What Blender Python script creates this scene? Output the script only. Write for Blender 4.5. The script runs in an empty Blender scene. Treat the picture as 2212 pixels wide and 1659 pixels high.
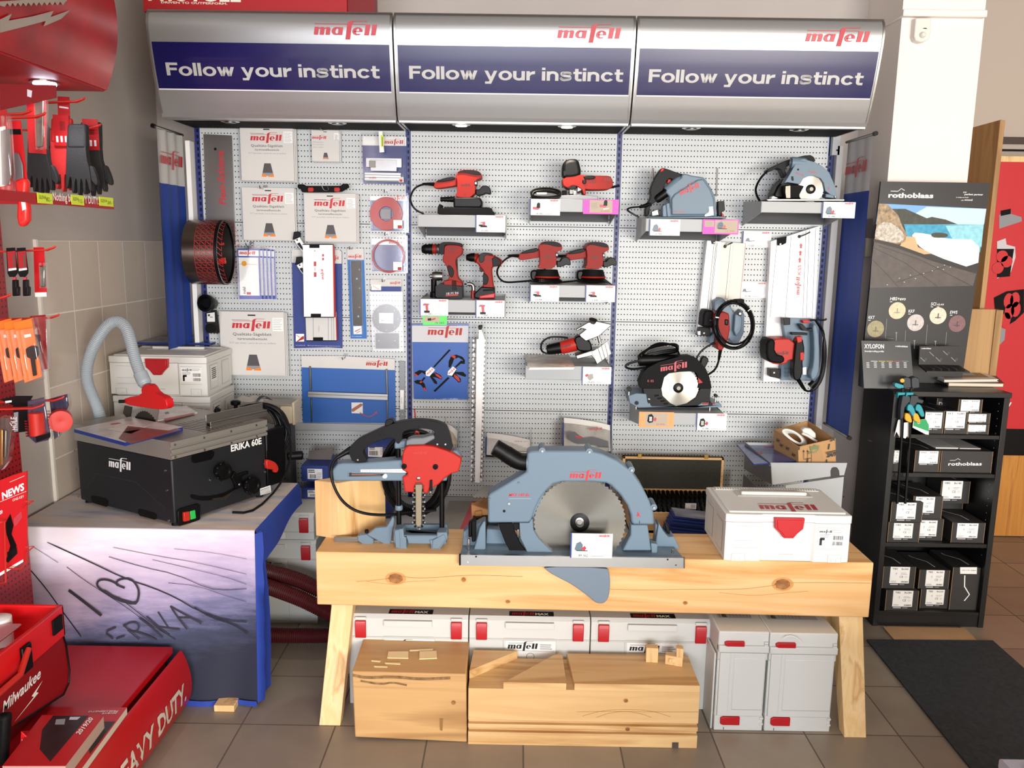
import bpy,bmesh,math,random
from mathutils import Vector as V,Matrix
random.seed(7)
SC=bpy.context.scene
COL=SC.collection
PI=math.pi
FOC,PIT,ROL,YAW=1790.0,.169,.015,-.0048
EYE=V((.025,-3.59,1.533))
FW=V((math.sin(YAW)*math.cos(PIT),math.cos(YAW)*math.cos(PIT),-math.sin(PIT)))
XC=V((math.cos(YAW),-math.sin(YAW),0))
VD=V((-math.sin(PIT)*math.sin(YAW),-math.sin(PIT)*math.cos(YAW),-math.cos(PIT)))
cr,sr=math.cos(ROL),math.sin(ROL)
RT=XC*cr-VD*sr
DN=XC*sr+VD*cr
cd=bpy.data.cameras.new('camera');cam=bpy.data.objects.new('camera',cd);COL.objects.link(cam)
M=Matrix.Identity(4)
for i in range(3):
 M[i][0]=RT[i];M[i][1]=-DN[i];M[i][2]=-FW[i];M[i][3]=EYE[i]
cam.matrix_world=M
cd.sensor_width=36;cd.lens=FOC/2212*36;cd.clip_start=.05
SC.camera=cam
CR=dict(P=(0,0,1),A1=(0,0,3.319),A2=(0,440,3.19),A3=(0,860,3.605),A4=(0,1240,3.959),A5=(40,660,2.9625),A6=(50,1040,3.1908),A7=(340,230,5.026),
A8=(640,230,5.027),B1=(340,460,4.147),B2=(600,490,5.53),B3=(480,740,4.879),B4=(870,330,4.483),B5=(870,660,4.148),B6=(1320,300,3.95),
B7=(1320,640,3.77),B8=(660,880,4.879),C1=(960,920,3.95),C2=(1320,880,4.096),C3=(660,1140,3.197),C4=(1240,1180,3.352),C5=(1840,360,3.457),
C6=(1840,780,5.186),C7=(1840,1080,5.186),C8=(1740,0,3.949),D1=(300,0,3.95),D2=(840,0,3.95),D4=(560,940,4.15),D5=(1880,1330,5.042),D7=(480,820,6.38),D8=(1660,260,5.53))
def ray(c,x,y):
 a=CR[c]
 u=(a[0]+x/a[2]-1106)/FOC;w=(a[1]+y/a[2]-829.5)/FOC
 return RT*u+DN*w+FW
def at(c,x,y,pl,val):
 "the measured point on the plane pl = val (metres)"
 d=ray(c,x,y);i='xyz'.index(pl)
 return EYE+d*((val-EYE[i])/d[i])
def Y(c,x,y,v):return at(c,x,y,'y',v)
def Z(c,x,y,v):return at(c,x,y,'z',v)
def X(c,x,y,v):return at(c,x,y,'x',v)
def nums(s):return[tuple(float(q) for q in t.split(',')) for t in s.split()]
def chaikin(p,n=1,closed=True):
 for _ in range(n):
  q=[]
  L=len(p)
  for i in range(L if closed else L-1):
   a,b=p[i],p[(i+1)%L]
   q+=[tuple(a[k]*.75+b[k]*.25 for k in range(len(a))),tuple(a[k]*.25+b[k]*.75 for k in range(len(a)))]
  if not closed:q=[p[0]]+q+[p[-1]]
  p=q
 return p
def OL(c,s,yv,sm=0):
 "outline measured on the plane y = yv -> [(x, z)]"
 p=nums(s)
 if sm:p=chaikin(p,sm)
 r=[Y(c,x,y,yv) for x,y in p]
 return[(q.x,q.z) for q in r]
def lin(h):
 h=h.lstrip('#')
 o=[]
 for i in(0,2,4):
  c=int(h[i:i+2],16)/255
  o.append(c/12.92 if c<=.04045 else((c+.055)/1.055)**2.4)
 return(*o,1)
MT={}
def mat(n,col,rough=.5,metal=0,spec=.5,coat=0,bump=0,bscale=200,var=0,vscale=8):
 if n in MT:return MT[n]
 m=bpy.data.materials.new(n);m.use_nodes=True
 nt=m.node_tree;b=nt.nodes['Principled BSDF']
 b.inputs['Base Color'].default_value=lin(col);b.inputs['Roughness'].default_value=rough
 b.inputs['Metallic'].default_value=metal;b.inputs['Specular IOR Level'].default_value=spec
 b.inputs['Coat Weight'].default_value=coat
 tc=nt.nodes.new('ShaderNodeTexCoord')
 if var:
  no=nt.nodes.new('ShaderNodeTexNoise');no.inputs['Scale'].default_value=vscale;no.inputs['Detail'].default_value=5
  nt.links.new(tc.outputs['Object'],no.inputs['Vector'])
  mx=nt.nodes.new('ShaderNodeMix');mx.data_type='RGBA';mx.blend_type='MULTIPLY'
  mx.inputs['Factor'].default_value=1
  rp=nt.nodes.new('ShaderNodeMapRange');rp.inputs['To Min'].default_value=1-var;rp.inputs['To Max'].default_value=1+var*.5
  rp.inputs['From Min'].default_value=.3;rp.inputs['From Max'].default_value=.7
  nt.links.new(no.outputs['Fac'],rp.inputs['Value'])
  mx.inputs[6].default_value=lin(col);nt.links.new(rp.outputs['Result'],mx.inputs[7])
  nt.links.new(mx.outputs[2],b.inputs['Base Color'])
 if bump:
  no=nt.nodes.new('ShaderNodeTexNoise');no.inputs['Scale'].default_value=bscale
  nt.links.new(tc.outputs['Object'],no.inputs['Vector'])
  bp=nt.nodes.new('ShaderNodeBump');bp.inputs['Strength'].default_value=bump;bp.inputs['Distance'].default_value=.002
  nt.links.new(no.outputs['Fac'],bp.inputs['Height']);nt.links.new(bp.outputs['Normal'],b.inputs['Normal'])
 MT[n]=m
 return m
def glassy(n,col='#ffffff',alpha=.12,rough=.08):
 "thin clear plastic: mostly see-through with a glossy skin"
 if n in MT:return MT[n]
 m=bpy.data.materials.new(n);m.use_nodes=True;nt=m.node_tree;nt.nodes.clear()
 o=nt.nodes.new('ShaderNodeOutputMaterial');t=nt.nodes.new('ShaderNodeBsdfTransparent');g=nt.nodes.new('ShaderNodeBsdfGlossy')
 g.inputs['Color'].default_value=lin(col);g.inputs['Roughness'].default_value=rough
 lw=nt.nodes.new('ShaderNodeLayerWeight');lw.inputs['Blend'].default_value=.25
 ad=nt.nodes.new('ShaderNodeMath');ad.operation='MULTIPLY_ADD';ad.inputs[1].default_value=.38;ad.inputs[2].default_value=alpha
 mx=nt.nodes.new('ShaderNodeMixShader')
 nt.links.new(lw.outputs['Facing'],ad.inputs[0]);nt.links.new(ad.outputs[0],mx.inputs[0])
 nt.links.new(t.outputs[0],mx.inputs[1]);nt.links.new(g.outputs[0],mx.inputs[2]);nt.links.new(mx.outputs[0],o.inputs[0])
 MT[n]=m
 return m
def emit(n,col,s):
 m=mat(n,col,.4);b=m.node_tree.nodes['Principled BSDF']
 b.inputs['Emission Color'].default_value=lin(col);b.inputs['Emission Strength'].default_value=s
 return m
def nodes_of(n,rough=.5):
 m=bpy.data.materials.new(n);m.use_nodes=True;MT[n]=m
 nt=m.node_tree
 return m,nt,nt.nodes['Principled BSDF']
def ramp(nt,fac,stops):
 r=nt.nodes.new('ShaderNodeValToRGB');e=r.color_ramp.elements
 while len(e)<len(stops):e.new(.5)
 for k,(p,c) in enumerate(stops):e[k].position=p;e[k].color=lin(c)
 nt.links.new(fac,r.inputs[0])
 return r.outputs[0]
def wood(n,cols,axis='x',scale=1.0,rough=.55,rings=14):
 m,nt,b=nodes_of(n)
 tc=nt.nodes.new('ShaderNodeTexCoord');mp=nt.nodes.new('ShaderNodeMapping')
 s=[rings,rings,rings];s['xyz'.index(axis)]=rings*.06
 mp.inputs['Scale'].default_value=[q*scale for q in s]
 nt.links.new(tc.outputs['Object'],mp.inputs['Vector'])
 no=nt.nodes.new('ShaderNodeTexNoise');no.inputs['Scale'].default_value=1.2;no.inputs['Detail'].default_value=6;no.inputs['Distortion'].default_value=.6
 nt.links.new(mp.outputs[0],no.inputs['Vector'])
 fi=nt.nodes.new('ShaderNodeMath');fi.operation='MULTIPLY';fi.inputs[1].default_value=5
 fr=nt.nodes.new('ShaderNodeMath');fr.operation='PINGPONG';fr.inputs[1].default_value=1
 nt.links.new(no.outputs['Fac'],fi.inputs[0]);nt.links.new(fi.outputs[0],fr.inputs[0])
 nt.links.new(ramp(nt,fr.outputs[0],[(0,cols[0]),(.55,cols[1]),(1,cols[2])]),b.inputs['Base Color'])
 b.inputs['Roughness'].default_value=rough
 return m
WHITE=mat('white_print','#f1f1ee',.45);PAPER=mat('paper','#e9e8e3',.5);CARD=mat('grey_card','#d2d0cb',.55)
BLACK=mat('black_plastic','#060607',.42,spec=.22);SOFT=mat('black_rubber','#0a0a0b',.65,spec=.18);INK=mat('ink','#1b1b1f',.5);GREYINK=mat('grey_ink','#8c8c92',.6);PALEINK=mat('pale_ink','#c3c3ca',.6)
RED=mat('tool_red','#8f1c11',.5,spec=.22);HEADRED=mat('bright_red','#b8281d',.45,spec=.3);LOGO=mat('logo_red','#c5202b',.45);SIGRED=mat('sign_logo_red','#b83a44',.4)
CAST=mat('blue_grey_cast','#6b8090',.42,spec=.35,bump=.06,bscale=500);CASTD=mat('dark_cast','#5d7280',.4);STEEL=mat('steel','#8f8f8c',.36,1);CHROME=mat('chrome','#b5b5b5',.2,1)
ALU=mat('aluminium','#a9a9a6',.38,1);DSTEEL=mat('dark_steel','#6d6a62',.35,1);BRASS=mat('brass','#c9a24a',.3,1)
BLUE=mat('card_blue','#1d5aa8',.45);DBLUE=mat('deep_blue','#1d3580',.45);NAVY=mat('sign_navy','#121150',.25,coat=.3);RAIL=mat('upright_blue','#13246f',.4)
SYS=mat('case_grey','#dcdcd6',.5);SYSD=mat('case_darker_grey','#c2c2bc',.55);MAXG=mat('large_case_grey','#cfd1cc',.5);LATCH=mat('latch_red','#b3141d',.4)  # SYSD: darker case grey for moulded lines, lid rails and a carton
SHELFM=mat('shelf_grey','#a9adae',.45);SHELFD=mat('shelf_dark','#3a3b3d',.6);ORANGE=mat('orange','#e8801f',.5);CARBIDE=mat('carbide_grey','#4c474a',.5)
PINK=mat('neon_pink','#ff5fc0',.6);LIME=mat('neon_green','#62e06a',.6);PEACH=mat('neon_orange','#ffa66a',.6);KRAFT=mat('kraft','#b8ab98',.7);YELLOW=mat('neon_yellow','#cfe23a',.6)
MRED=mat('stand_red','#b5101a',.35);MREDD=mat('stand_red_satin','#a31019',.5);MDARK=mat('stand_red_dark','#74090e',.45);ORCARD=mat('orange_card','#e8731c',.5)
CLEAR=glassy('clear_plastic',alpha=.05);CLEAR2=glassy('clear_bag',alpha=.09,rough=.3);ACRYL=glassy('acrylic',alpha=.10)
SHOPB=mat('bookcase_black','#121213',.35,bump=.05,bscale=60);BOXB=mat('box_black','#2b2927',.6);CARDB=mat('corrugated','#9a7b58',.8)
KBOX=mat('carton_brown','#b58c5c',.75);HOSE=mat('hose_grey','#a3adb4',.45);HOSER=mat('hose_red','#4d171b',.4);TUBE=mat('tube_red','#b2302c',.4)
CREAM=mat('cream','#e4dfd0',.6);BEIGE=mat('beige_plastic','#c9bfa6',.5);GREEN=mat('green','#1c9a58',.5);TEAL=mat('teal','#1b8f9c',.45);AMBER=mat('amber','#e2a21c',.45)
PLY=wood('pine_board',['#e0b67c','#eac791','#c99a5c'],'z',1.2);PINE=wood('pine_beam',['#dfae72','#e8bd85','#cf9858'],'x',1.0,rings=9);PINEZ=wood('pine_leg',['#e5c084','#efd09b','#d1a465'],'z',1.0)
OAK=wood('weathered_pine',['#bd935f','#c9a069','#a67c4b'],'x',.9,rings=7);TIMB=wood('cut_timber',['#d0a871','#dab680','#bd9159'],'x',1.0,rings=10);ENDG=wood('end_grain',['#dcb277','#e6c189','#bd8c50'],'z',1.0,rings=9)
DOORW=wood('door_wood',['#b8792f','#c58738','#a86a28'],'z',1);KNOT=mat('knot','#7a4a26',.7);CRACK=mat('crack','#6b4524',.8)
_TX={}
def text2d(s,bold=0,shear=0):
 k=(s,bold,shear)
 if k not in _TX:
  c=bpy.data.curves.new('t','FONT');c.body=s;c.size=1;c.offset=bold;c.shear=shear;c.fill_mode='FRONT';c.resolution_u=2
  o=bpy.data.objects.new('t',c);COL.objects.link(o)
  dg=bpy.context.evaluated_depsgraph_get();dg.update()
  me=bpy.data.meshes.new_from_object(o.evaluated_get(dg))
  vs=[(v.co.x,v.co.y) for v in me.vertices];fs=[tuple(p.vertices) for p in me.polygons]
  bpy.data.objects.remove(o);bpy.data.curves.remove(c);bpy.data.meshes.remove(me)
  x0=min(v[0] for v in vs);x1=max(v[0] for v in vs);y1=max(v[1] for v in vs)
  up=[q for q in s if q.isupper() or q.isdigit() or q in 'lfhkdb']
  _TX[k]=([(x-x0,y) for x,y in vs],fs,x1-x0,y1 if up else y1)
 return _TX[k]
def _ell(cx,cy,rx,ry,a0,a1,n=14,k=.13):
 return[(cx+rx*math.cos(a0+(a1-a0)*i/n)+k*(cy+ry*math.sin(a0+(a1-a0)*i/n)),cy+ry*math.sin(a0+(a1-a0)*i/n)) for i in range(n+1)]
def _logo():
 P=[]
 k=.15
 sh=lambda pts:[(x+k*y,y) for x,y in pts]
 P.append(sh([(0,0),(34,0),(34,52),(48,58),(48,0),(82,0),(82,52),(96,58),(96,0),(130,0),(130,58),(122,70),(104,72),(82,64),(74,72),(56,72),(34,64),(34,72),(0,72)]))
 for cx,outx in((180,38),):
  o=_ell(cx,36,38,37,.5,2*PI-.5,18,k);i=_ell(cx+6,36,14,24,.9,2*PI-.9,18,k)
  for j in range(18):P.append([o[j],o[j+1],i[j+1],i[j]])
  P.append(sh([(196,0),(232,0),(232,72),(196,72)]))
 P.append(sh([(262,-40),(300,-40),(300,112),(306,124),(320,130),(420,130),(420,136),(308,136),(280,130),(264,116),(262,104)]))
 P.append(sh([(-4,98),(262,98),(262,104),(-4,104)]));P.append(sh([(300,98),(410,98),(410,103),(300,103)]))
 o=_ell(352,36,42,37,.0,2*PI-.75,18,k);i=_ell(354,36,13,26,.0,2*PI-1.0,18,k)
 for j in range(18):P.append([o[j],o[j+1],i[j+1],i[j]])
 P.append(sh([(325,30),(394,30),(394,38),(325,38)]))
 P.append(sh([(412,0),(450,0),(450,100),(412,100)]));P.append(sh([(466,0),(504,0),(504,100),(466,100)]))
 return[[(x/520,y/520) for x,y in p] for p in P]
LOGO2D=_logo()
def _rc(x0,y0,x1,y1):return[[(x0,y0),(x1,y0),(x1,y1),(x0,y1)]]
def _arc(cx,cy,rx,ry,ix,iy,a0,a1,n=16):
 P=[]
 for i in range(n):
  t0,t1=math.radians(a0+(a1-a0)*i/n),math.radians(a0+(a1-a0)*(i+1)/n)
  P.append([(cx+rx*math.cos(t0),cy+ry*math.sin(t0)),(cx+rx*math.cos(t1),cy+ry*math.sin(t1)),(cx+ix*math.cos(t1),cy+iy*math.sin(t1)),(cx+ix*math.cos(t0),cy+iy*math.sin(t0))])
 return P
def _pl(xa,ya,xb,yb,w=.31):return[[(xb,yb),(xb+w,yb),(xa+w,ya),(xa,ya)]]
def _rib(pts,w):
 P=chaikin(pts,2,False);o=[]
 for a,b in zip(P,P[1:]):
  d=math.hypot(b[0]-a[0],b[1]-a[1]) or 1;nx,ny=-(b[1]-a[1])/d*w/2,(b[0]-a[0])/d*w/2
  ex,ey=(b[0]-a[0])/d*.03,(b[1]-a[1])/d*.03
  o.append([(a[0]-ex-nx,a[1]-ey-ny),(b[0]+ex-nx,b[1]+ey-ny),(b[0]+ex+nx,b[1]+ey+ny),(a[0]-ex+nx,a[1]-ey+ny)])
 return o
GLY={'F':(_rc(0,0,.33,1.4)+_rc(.33,1.12,1.08,1.4)+_rc(.33,.57,.98,.84),1.14),'o':(_arc(.62,.5,.62,.53,.3,.29,0,360,28),1.33),'l':(_rc(0,0,.31,1.4),.43),
'w':(_pl(0,1,.3,0)+_pl(.62,1,.3,0)+_pl(.62,1,.94,0)+_pl(1.26,1,.94,0),1.66),'y':(_pl(0,1,.42,.02)+_pl(.86,1,.3,-.42)+_rc(.05,-.42,.4,-.17),1.28),
'u':(_rc(0,.38,.31,1)+_rc(.77,0,1.08,1)+_arc(.54,.4,.54,.43,.23,.17,180,360),1.22),'r':(_rc(0,0,.31,1)+[[(.31,.45),(.45,.64),(.78,.7),(.78,1.02),(.52,.98),(.31,.82)]],.86),
'i':(_rc(0,0,.31,1)+_rc(0,1.15,.31,1.4),.44),'n':(_rc(0,0,.31,1)+_rc(.77,0,1.08,.6)+_arc(.54,.58,.54,.45,.23,.18,0,180),1.22),
's':(_rib([(.98,.68),(.86,.88),(.5,.9),(.15,.88),(.17,.62),(.5,.53),(.9,.5),(.94,.2),(.55,.1),(.2,.1),(.05,.33)],.25),1.2),
't':(_rc(.15,.3,.46,1.32)+_rc(0,.76,.78,1)+_arc(.48,.32,.33,.34,.02,.08,180,270)+_rc(.46,-.02,.78,.24),.86),'c':(_arc(.6,.5,.6,.53,.28,.29,32,328,24),1.24),' ':([],.55)}
ORG={}
class MB:
 def __init__(s):s.v=[];s.f=[];s.m=[];s.mats=[]
 def mi(s,m):
  if m not in s.mats:s.mats.append(m)
  return s.mats.index(m)
 def add(s,vs,fs,m):
  n=len(s.v);s.v+=[V(q) for q in vs];i=s.mi(m)
  for f in fs:s.f.append(tuple(n+k for k in f));s.m.append(i)
  return s
 def box(s,a,b,m):
  x0,x1=sorted((a[0],b[0]));y0,y1=sorted((a[1],b[1]));z0,z1=sorted((a[2],b[2]))
  return s.add([(x0,y0,z0),(x1,y0,z0),(x1,y1,z0),(x0,y1,z0),(x0,y0,z1),(x1,y0,z1),(x1,y1,z1),(x0,y1,z1)],
[(3,2,1,0),(4,5,6,7),(0,1,5,4),(1,2,6,5),(2,3,7,6),(3,0,4,7)],m)
 def hexa(s,p,m):
  "eight corners: bottom four counter-clockwise from above, then top four"
  return s.add(p,[(3,2,1,0),(4,5,6,7),(0,1,5,4),(1,2,6,5),(2,3,7,6),(3,0,4,7)],m)
 def loft(s,front,back,m,caps=True):
  n=len(front)
  a=sum((front[i][0]*front[(i+1)%n][2]-front[(i+1)%n][0]*front[i][2]) for i in range(n))
  if a<0:front=front[::-1];back=back[::-1]
  fs=[(i+n,(i+1)%n+n,(i+1)%n,i) for i in range(n)]
  if caps:fs+=[tuple(range(n)),tuple(range(2*n-1,n-1,-1))]
  return s.add(list(front)+list(back),fs,m)
 def pr(s,xz,y0,y1,m):
  "prism of an (x, z) outline from y0 (front) to y1"
  return s.loft([(x,y0,z) for x,z in xz],[(x,y1,z) for x,z in xz],m)
 def o(s,c,pts,yf,dep,m,sm=0):return s.pr(OL(c,pts,yf,sm),yf,yf+dep,m)
 def prx(s,yz,x0,x1,m):
  n=len(yz)
  return s.add([(x0,y,z) for y,z in yz]+[(x1,y,z) for y,z in yz],[(i,(i+1)%n,(i+1)%n+n,i+n) for i in range(n)]+[tuple(range(n-1,-1,-1)),tuple(range(n,2*n))],m)
 def prz(s,xy,z0,z1,m):
  n=len(xy)
  a=sum(xy[i][0]*xy[(i+1)%n][1]-xy[(i+1)%n][0]*xy[i][1] for i in range(n))
  if a<0:xy=xy[::-1]
  return s.add([(x,y,z0) for x,y in xy]+[(x,y,z1) for x,y in xy],[(i,(i+1)%n,(i+1)%n+n,i+n) for i in range(n)]+[tuple(range(n-1,-1,-1)),tuple(range(n,2*n))],m)
 def poly(s,pts,m):return s.add(pts,[tuple(range(len(pts)))],m)
 def flat(s,c,pts,yv,m,sm=0):
  p=OL(c,pts,yv,sm)
  if sum(p[i][0]*p[(i+1)%len(p)][1]-p[(i+1)%len(p)][0]*p[i][1] for i in range(len(p)))<0:p=p[::-1]
  return s.poly([(x,yv,z) for x,z in p],m)
 def rect(s,x0,z0,x1,z1,y,m):return s.poly([(x0,y,z0),(x1,y,z0),(x1,y,z1),(x0,y,z1)],m)
 def tube(s,pts,r,m,n=8,closed=False,caps=True):
  pts=[V(p) for p in pts];L=len(pts);rings=[]
  rr=r if isinstance(r,(list,tuple)) else[r]*L
  if len(rr)!=L:rr=[rr[min(len(rr)-1,round(i*(len(rr)-1)/(L-1)))] for i in range(L)]
  up=None
  for i,p in enumerate(pts):
   t=(pts[(i+1)%L]-pts[i-1]) if closed else(pts[min(i+1,L-1)]-pts[max(i-1,0)])
   t=t.normalized() if t.length>1e-9 else V((0,0,1))
   if up is None:up=V((0,0,1)) if abs(t.z)<.9 else V((1,0,0))
   a=(up-t*up.dot(t));a=a.normalized() if a.length>1e-6 else t.orthogonal().normalized();up=a
   b=t.cross(a)
   rings.append([p+(a*math.cos(2*PI*k/n)+b*math.sin(2*PI*k/n))*rr[i] for k in range(n)])
  vs=[q for g in rings for q in g];fs=[]
  for i in range(L if closed else L-1):
   j=(i+1)%L
   for k in range(n):fs.append((i*n+k,i*n+(k+1)%n,j*n+(k+1)%n,j*n+k))
  if not closed and caps:fs+=[tuple(range(n-1,-1,-1)),tuple(range((L-1)*n,L*n))]
  return s.add(vs,fs,m)
 def wire(s,c,pts,yv,r,m,sm=2,n=7):
  "a cord measured on a plane (or on planes: yv may be a list)"
  p=nums(pts);yy=yv if isinstance(yv,(list,tuple)) else[yv]*len(p)
  w=[tuple(Y(c,a,b,q)) for(a,b),q in zip(p,yy)]
  return s.tube(chaikin(w,sm,False),r,m,n)
 def lathe(s,prof,org,ax,m,n=24,caps=True):
  "profile [(t, r)] along the axis ax from org"
  ax=V(ax).normalized();a=ax.orthogonal().normalized();b=ax.cross(a);org=V(org)
  vs=[org+ax*t+(a*math.cos(2*PI*k/n)+b*math.sin(2*PI*k/n))*max(r,1e-5) for t,r in prof for k in range(n)];fs=[]
  for i in range(len(prof)-1):
   for k in range(n):fs.append((i*n+k,i*n+(k+1)%n,(i+1)*n+(k+1)%n,(i+1)*n+k))
  if caps:fs+=[tuple(range(n-1,-1,-1)),tuple(range((len(prof)-1)*n,len(prof)*n))]
  return s.add(vs,fs,m)
 def disc(s,c,r,y0,y1,m,n=28,rz=None):
  "a round plate facing -y"
  rz=rz or r
  return s.pr([(c[0]+r*math.cos(2*PI*k/n),c[1]+rz*math.sin(2*PI*k/n)) for k in range(n)],y0,y1,m)
 def ball(s,c,r,m,n=10):
  rx,ry,rz=r if isinstance(r,(tuple,list)) else(r,r,r)
  c=V(c);vs=[];fs=[]
  for i in range(n+1):
   for k in range(2*n):
    t=PI*i/n;p=PI*k/n
    vs.append(c+V((rx*math.sin(t)*math.cos(p),ry*math.sin(t)*math.sin(p),rz*math.cos(t))))
  for i in range(n):
   for k in range(2*n):fs.append((i*2*n+k,(i+1)*2*n+k,(i+1)*2*n+(k+1)%(2*n),i*2*n+(k+1)%(2*n)))
  return s.add(vs,fs,m)
 def txt(s,t,p,ux,uy,m,w=None,h=None,bold=0,shear=0):
  vs,fs,W,H=text2d(t,bold,shear)
  p=V(p);ux=V(ux).normalized();uy=V(uy).normalized()
  sy=h/H if h else w/W
  sx=w/W if w else sy
  return s.add([p+ux*(x*sx)+uy*(y*sy) for x,y in vs],fs,m)
 def logo(s,p,ux,uy,w,m,hs=1):
  p=V(p);ux=V(ux).normalized();uy=V(uy).normalized()
  for g in LOGO2D:
   a=sum(g[i][0]*g[(i+1)%len(g)][1]-g[(i+1)%len(g)][0]*g[i][1] for i in range(len(g)))
   if a<0:g=g[::-1]
   s.poly([p+ux*(x*w)+uy*(y*w*hs) for x,y in g],m)
  return s
 def wide(s,t,p,ux,uy,m,w):
  p=V(p);x=0;k=w/(sum(GLY[q][1] for q in t)-.08)
  for q in t:
   for g in GLY[q][0]:
    if sum(g[i][0]*g[(i+1)%len(g)][1]-g[(i+1)%len(g)][0]*g[i][1] for i in range(len(g)))<0:g=g[::-1]
    s.poly([p+ux*((x+u)*k)+uy*(v*k) for u,v in g],m)
   x+=GLY[q][1]
  return s
 def ptxt(s,t,c,a,b,h,yv,m,bold=0,shear=0):
  "text on the plane y = yv between two measured baseline points, h = cap height in the view"
  p=Y(c,*a,yv);q=Y(c,*b,yv);r=Y(c,a[0],a[1]-h,yv)
  return s.txt(t,p,q-p,(0,0,1),m,w=(q-p).length,h=(r-p).length,bold=bold,shear=shear)
 def plogo(s,c,a,b,yv,m,hs=1):
  p=Y(c,*a,yv);q=Y(c,*b,yv);u=(q-p)
  return s.logo(p,u,(-u.z,0,u.x),u.length,m,hs)
 def stroke(s,pts,w,m,nrm=(0,-1,0)):
  "flat ribbon along 3-D points"
  pts=[V(p) for p in pts];n=V(nrm);L=len(pts);a=[];b=[]
  for i,p in enumerate(pts):
   t=(pts[min(i+1,L-1)]-pts[max(i-1,0)]).normalized();d=n.cross(t)*(w[i] if isinstance(w,list) else w)/2
   a.append(p+d);b.append(p-d)
  return s.add(a+b,[(L+i,L+i+1,i+1,i) for i in range(L-1)],m)
 def pstroke(s,c,pts,yv,w,m,sm=1):
  p=nums(pts)
  if sm:p=chaikin(p,sm,False)
  return s.stroke([Y(c,x,y,yv) for x,y in p],w,m)
 def lines(s,x0,z1,x1,dz,n,y,m,h=None,ragged=.3):
  "rows of small print"
  h=h or dz*.4
  for i in range(n):
   L=(x1-x0)*(1-ragged*random.random());s.rect(x0,z1-i*dz-h,x0+L,z1-i*dz,y,m)
  return s
 def barcode(s,x0,z0,x1,z1,y,m):
  x=x0
  while x<x1:
   w=(x1-x0)*random.choice((.03,.05,.02));s.rect(x,z0,min(x+w,x1),z1,y,m);x+=w+(x1-x0)*random.choice((.03,.02,.04))
  return s
 def xf(s,Mx):
  s.v=[Mx@q for q in s.v];return s
 def _mesh(s,name,org,bevel,seg,sharp):
  me=bpy.data.meshes.new(name)
  me.from_pydata([tuple(q-org) for q in s.v],[],s.f);me.update()
  for m in s.mats:me.materials.append(m)
  me.polygons.foreach_set('material_index',s.m)
  me.polygons.foreach_set('use_smooth',[True]*len(s.f))
  me.set_sharp_from_angle(angle=math.radians(sharp))
  o=bpy.data.objects.new(name,me);COL.objects.link(o)
  if bevel:
   b=o.modifiers.new('edges','BEVEL');b.width=bevel;b.segments=seg;b.limit_method='ANGLE';b.angle_limit=math.radians(38);b.harden_normals=False
  return o
 def part(s,name,parent,bevel=0,seg=2,label=None,sharp=38,kind=None):
  po=ORG[parent.name]
  c=V((sum(q.x for q in s.v),sum(q.y for q in s.v),sum(q.z for q in s.v)))/len(s.v)
  o=s._mesh(name,c,bevel,seg,sharp);o.parent=parent;o.location=c-po;ORG[o.name]=c
  if label:o['label']=label
  if kind:o['kind']=kind
  return o
 def solo(s,name,label,cat,group=None,bevel=0,seg=2,sharp=38,kind=None):
  xs=[q.x for q in s.v];ys=[q.y for q in s.v]
  c=V(((min(xs)+max(xs))/2,(min(ys)+max(ys))/2,min(q.z for q in s.v)))
  o=s._mesh(name,c,bevel,seg,sharp);o.location=c;ORG[o.name]=c
  if kind=='structure':o['kind']=kind
  else:tag(o,label,cat,group,kind)
  return o
def tag(o,label,cat,group=None,kind=None):
 o['label']=label;o['category']=cat
 if group:o['group']=group
 if kind:o['kind']=kind
 return o
def thing(name,label,cat,loc,group=None):
 o=bpy.data.objects.new(name,None);COL.objects.link(o);o.location=loc;o.empty_display_size=.05
 ORG[o.name]=V(loc)
 return tag(o,label,cat,group)
def kids(o):return[q for q in bpy.data.objects if q.parent==o]
def shift(root,d):root.location=V(root.location)+V(d)
def settle(root,z):
 "lower or raise a finished thing so that its lowest point rests at z"
 lo=1e9
 st=kids(root)
 if root.type=='MESH':lo=min(v.co.z for v in root.data.vertices)
 def walk(o,off):
  nonlocal lo
  off=off+V(o.location)
  lo=min(lo,min(v.co.z for v in o.data.vertices)+off.z)
  for q in kids(o):walk(q,off)
 for k in st:walk(k,V((0,0,0)))
 root.location.z=z-lo
def dup(root,d,label,rz=0,group=None):
 def cp(o,par):
  c=o.copy();COL.objects.link(c)
  if par:c.parent=par
  ch=[q for q in list(bpy.data.objects) if q.parent==o]
  for k in ch:cp(k,c)
  return c
 c=cp(root,None);c.location=V(root.location)+V(d);c.rotation_euler.z+=rz
 c['label']=label
 if group:c['group']=group
 return c
UX=V((1,0,0));UZ=V((0,0,1));UY=V((0,1,0))
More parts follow.
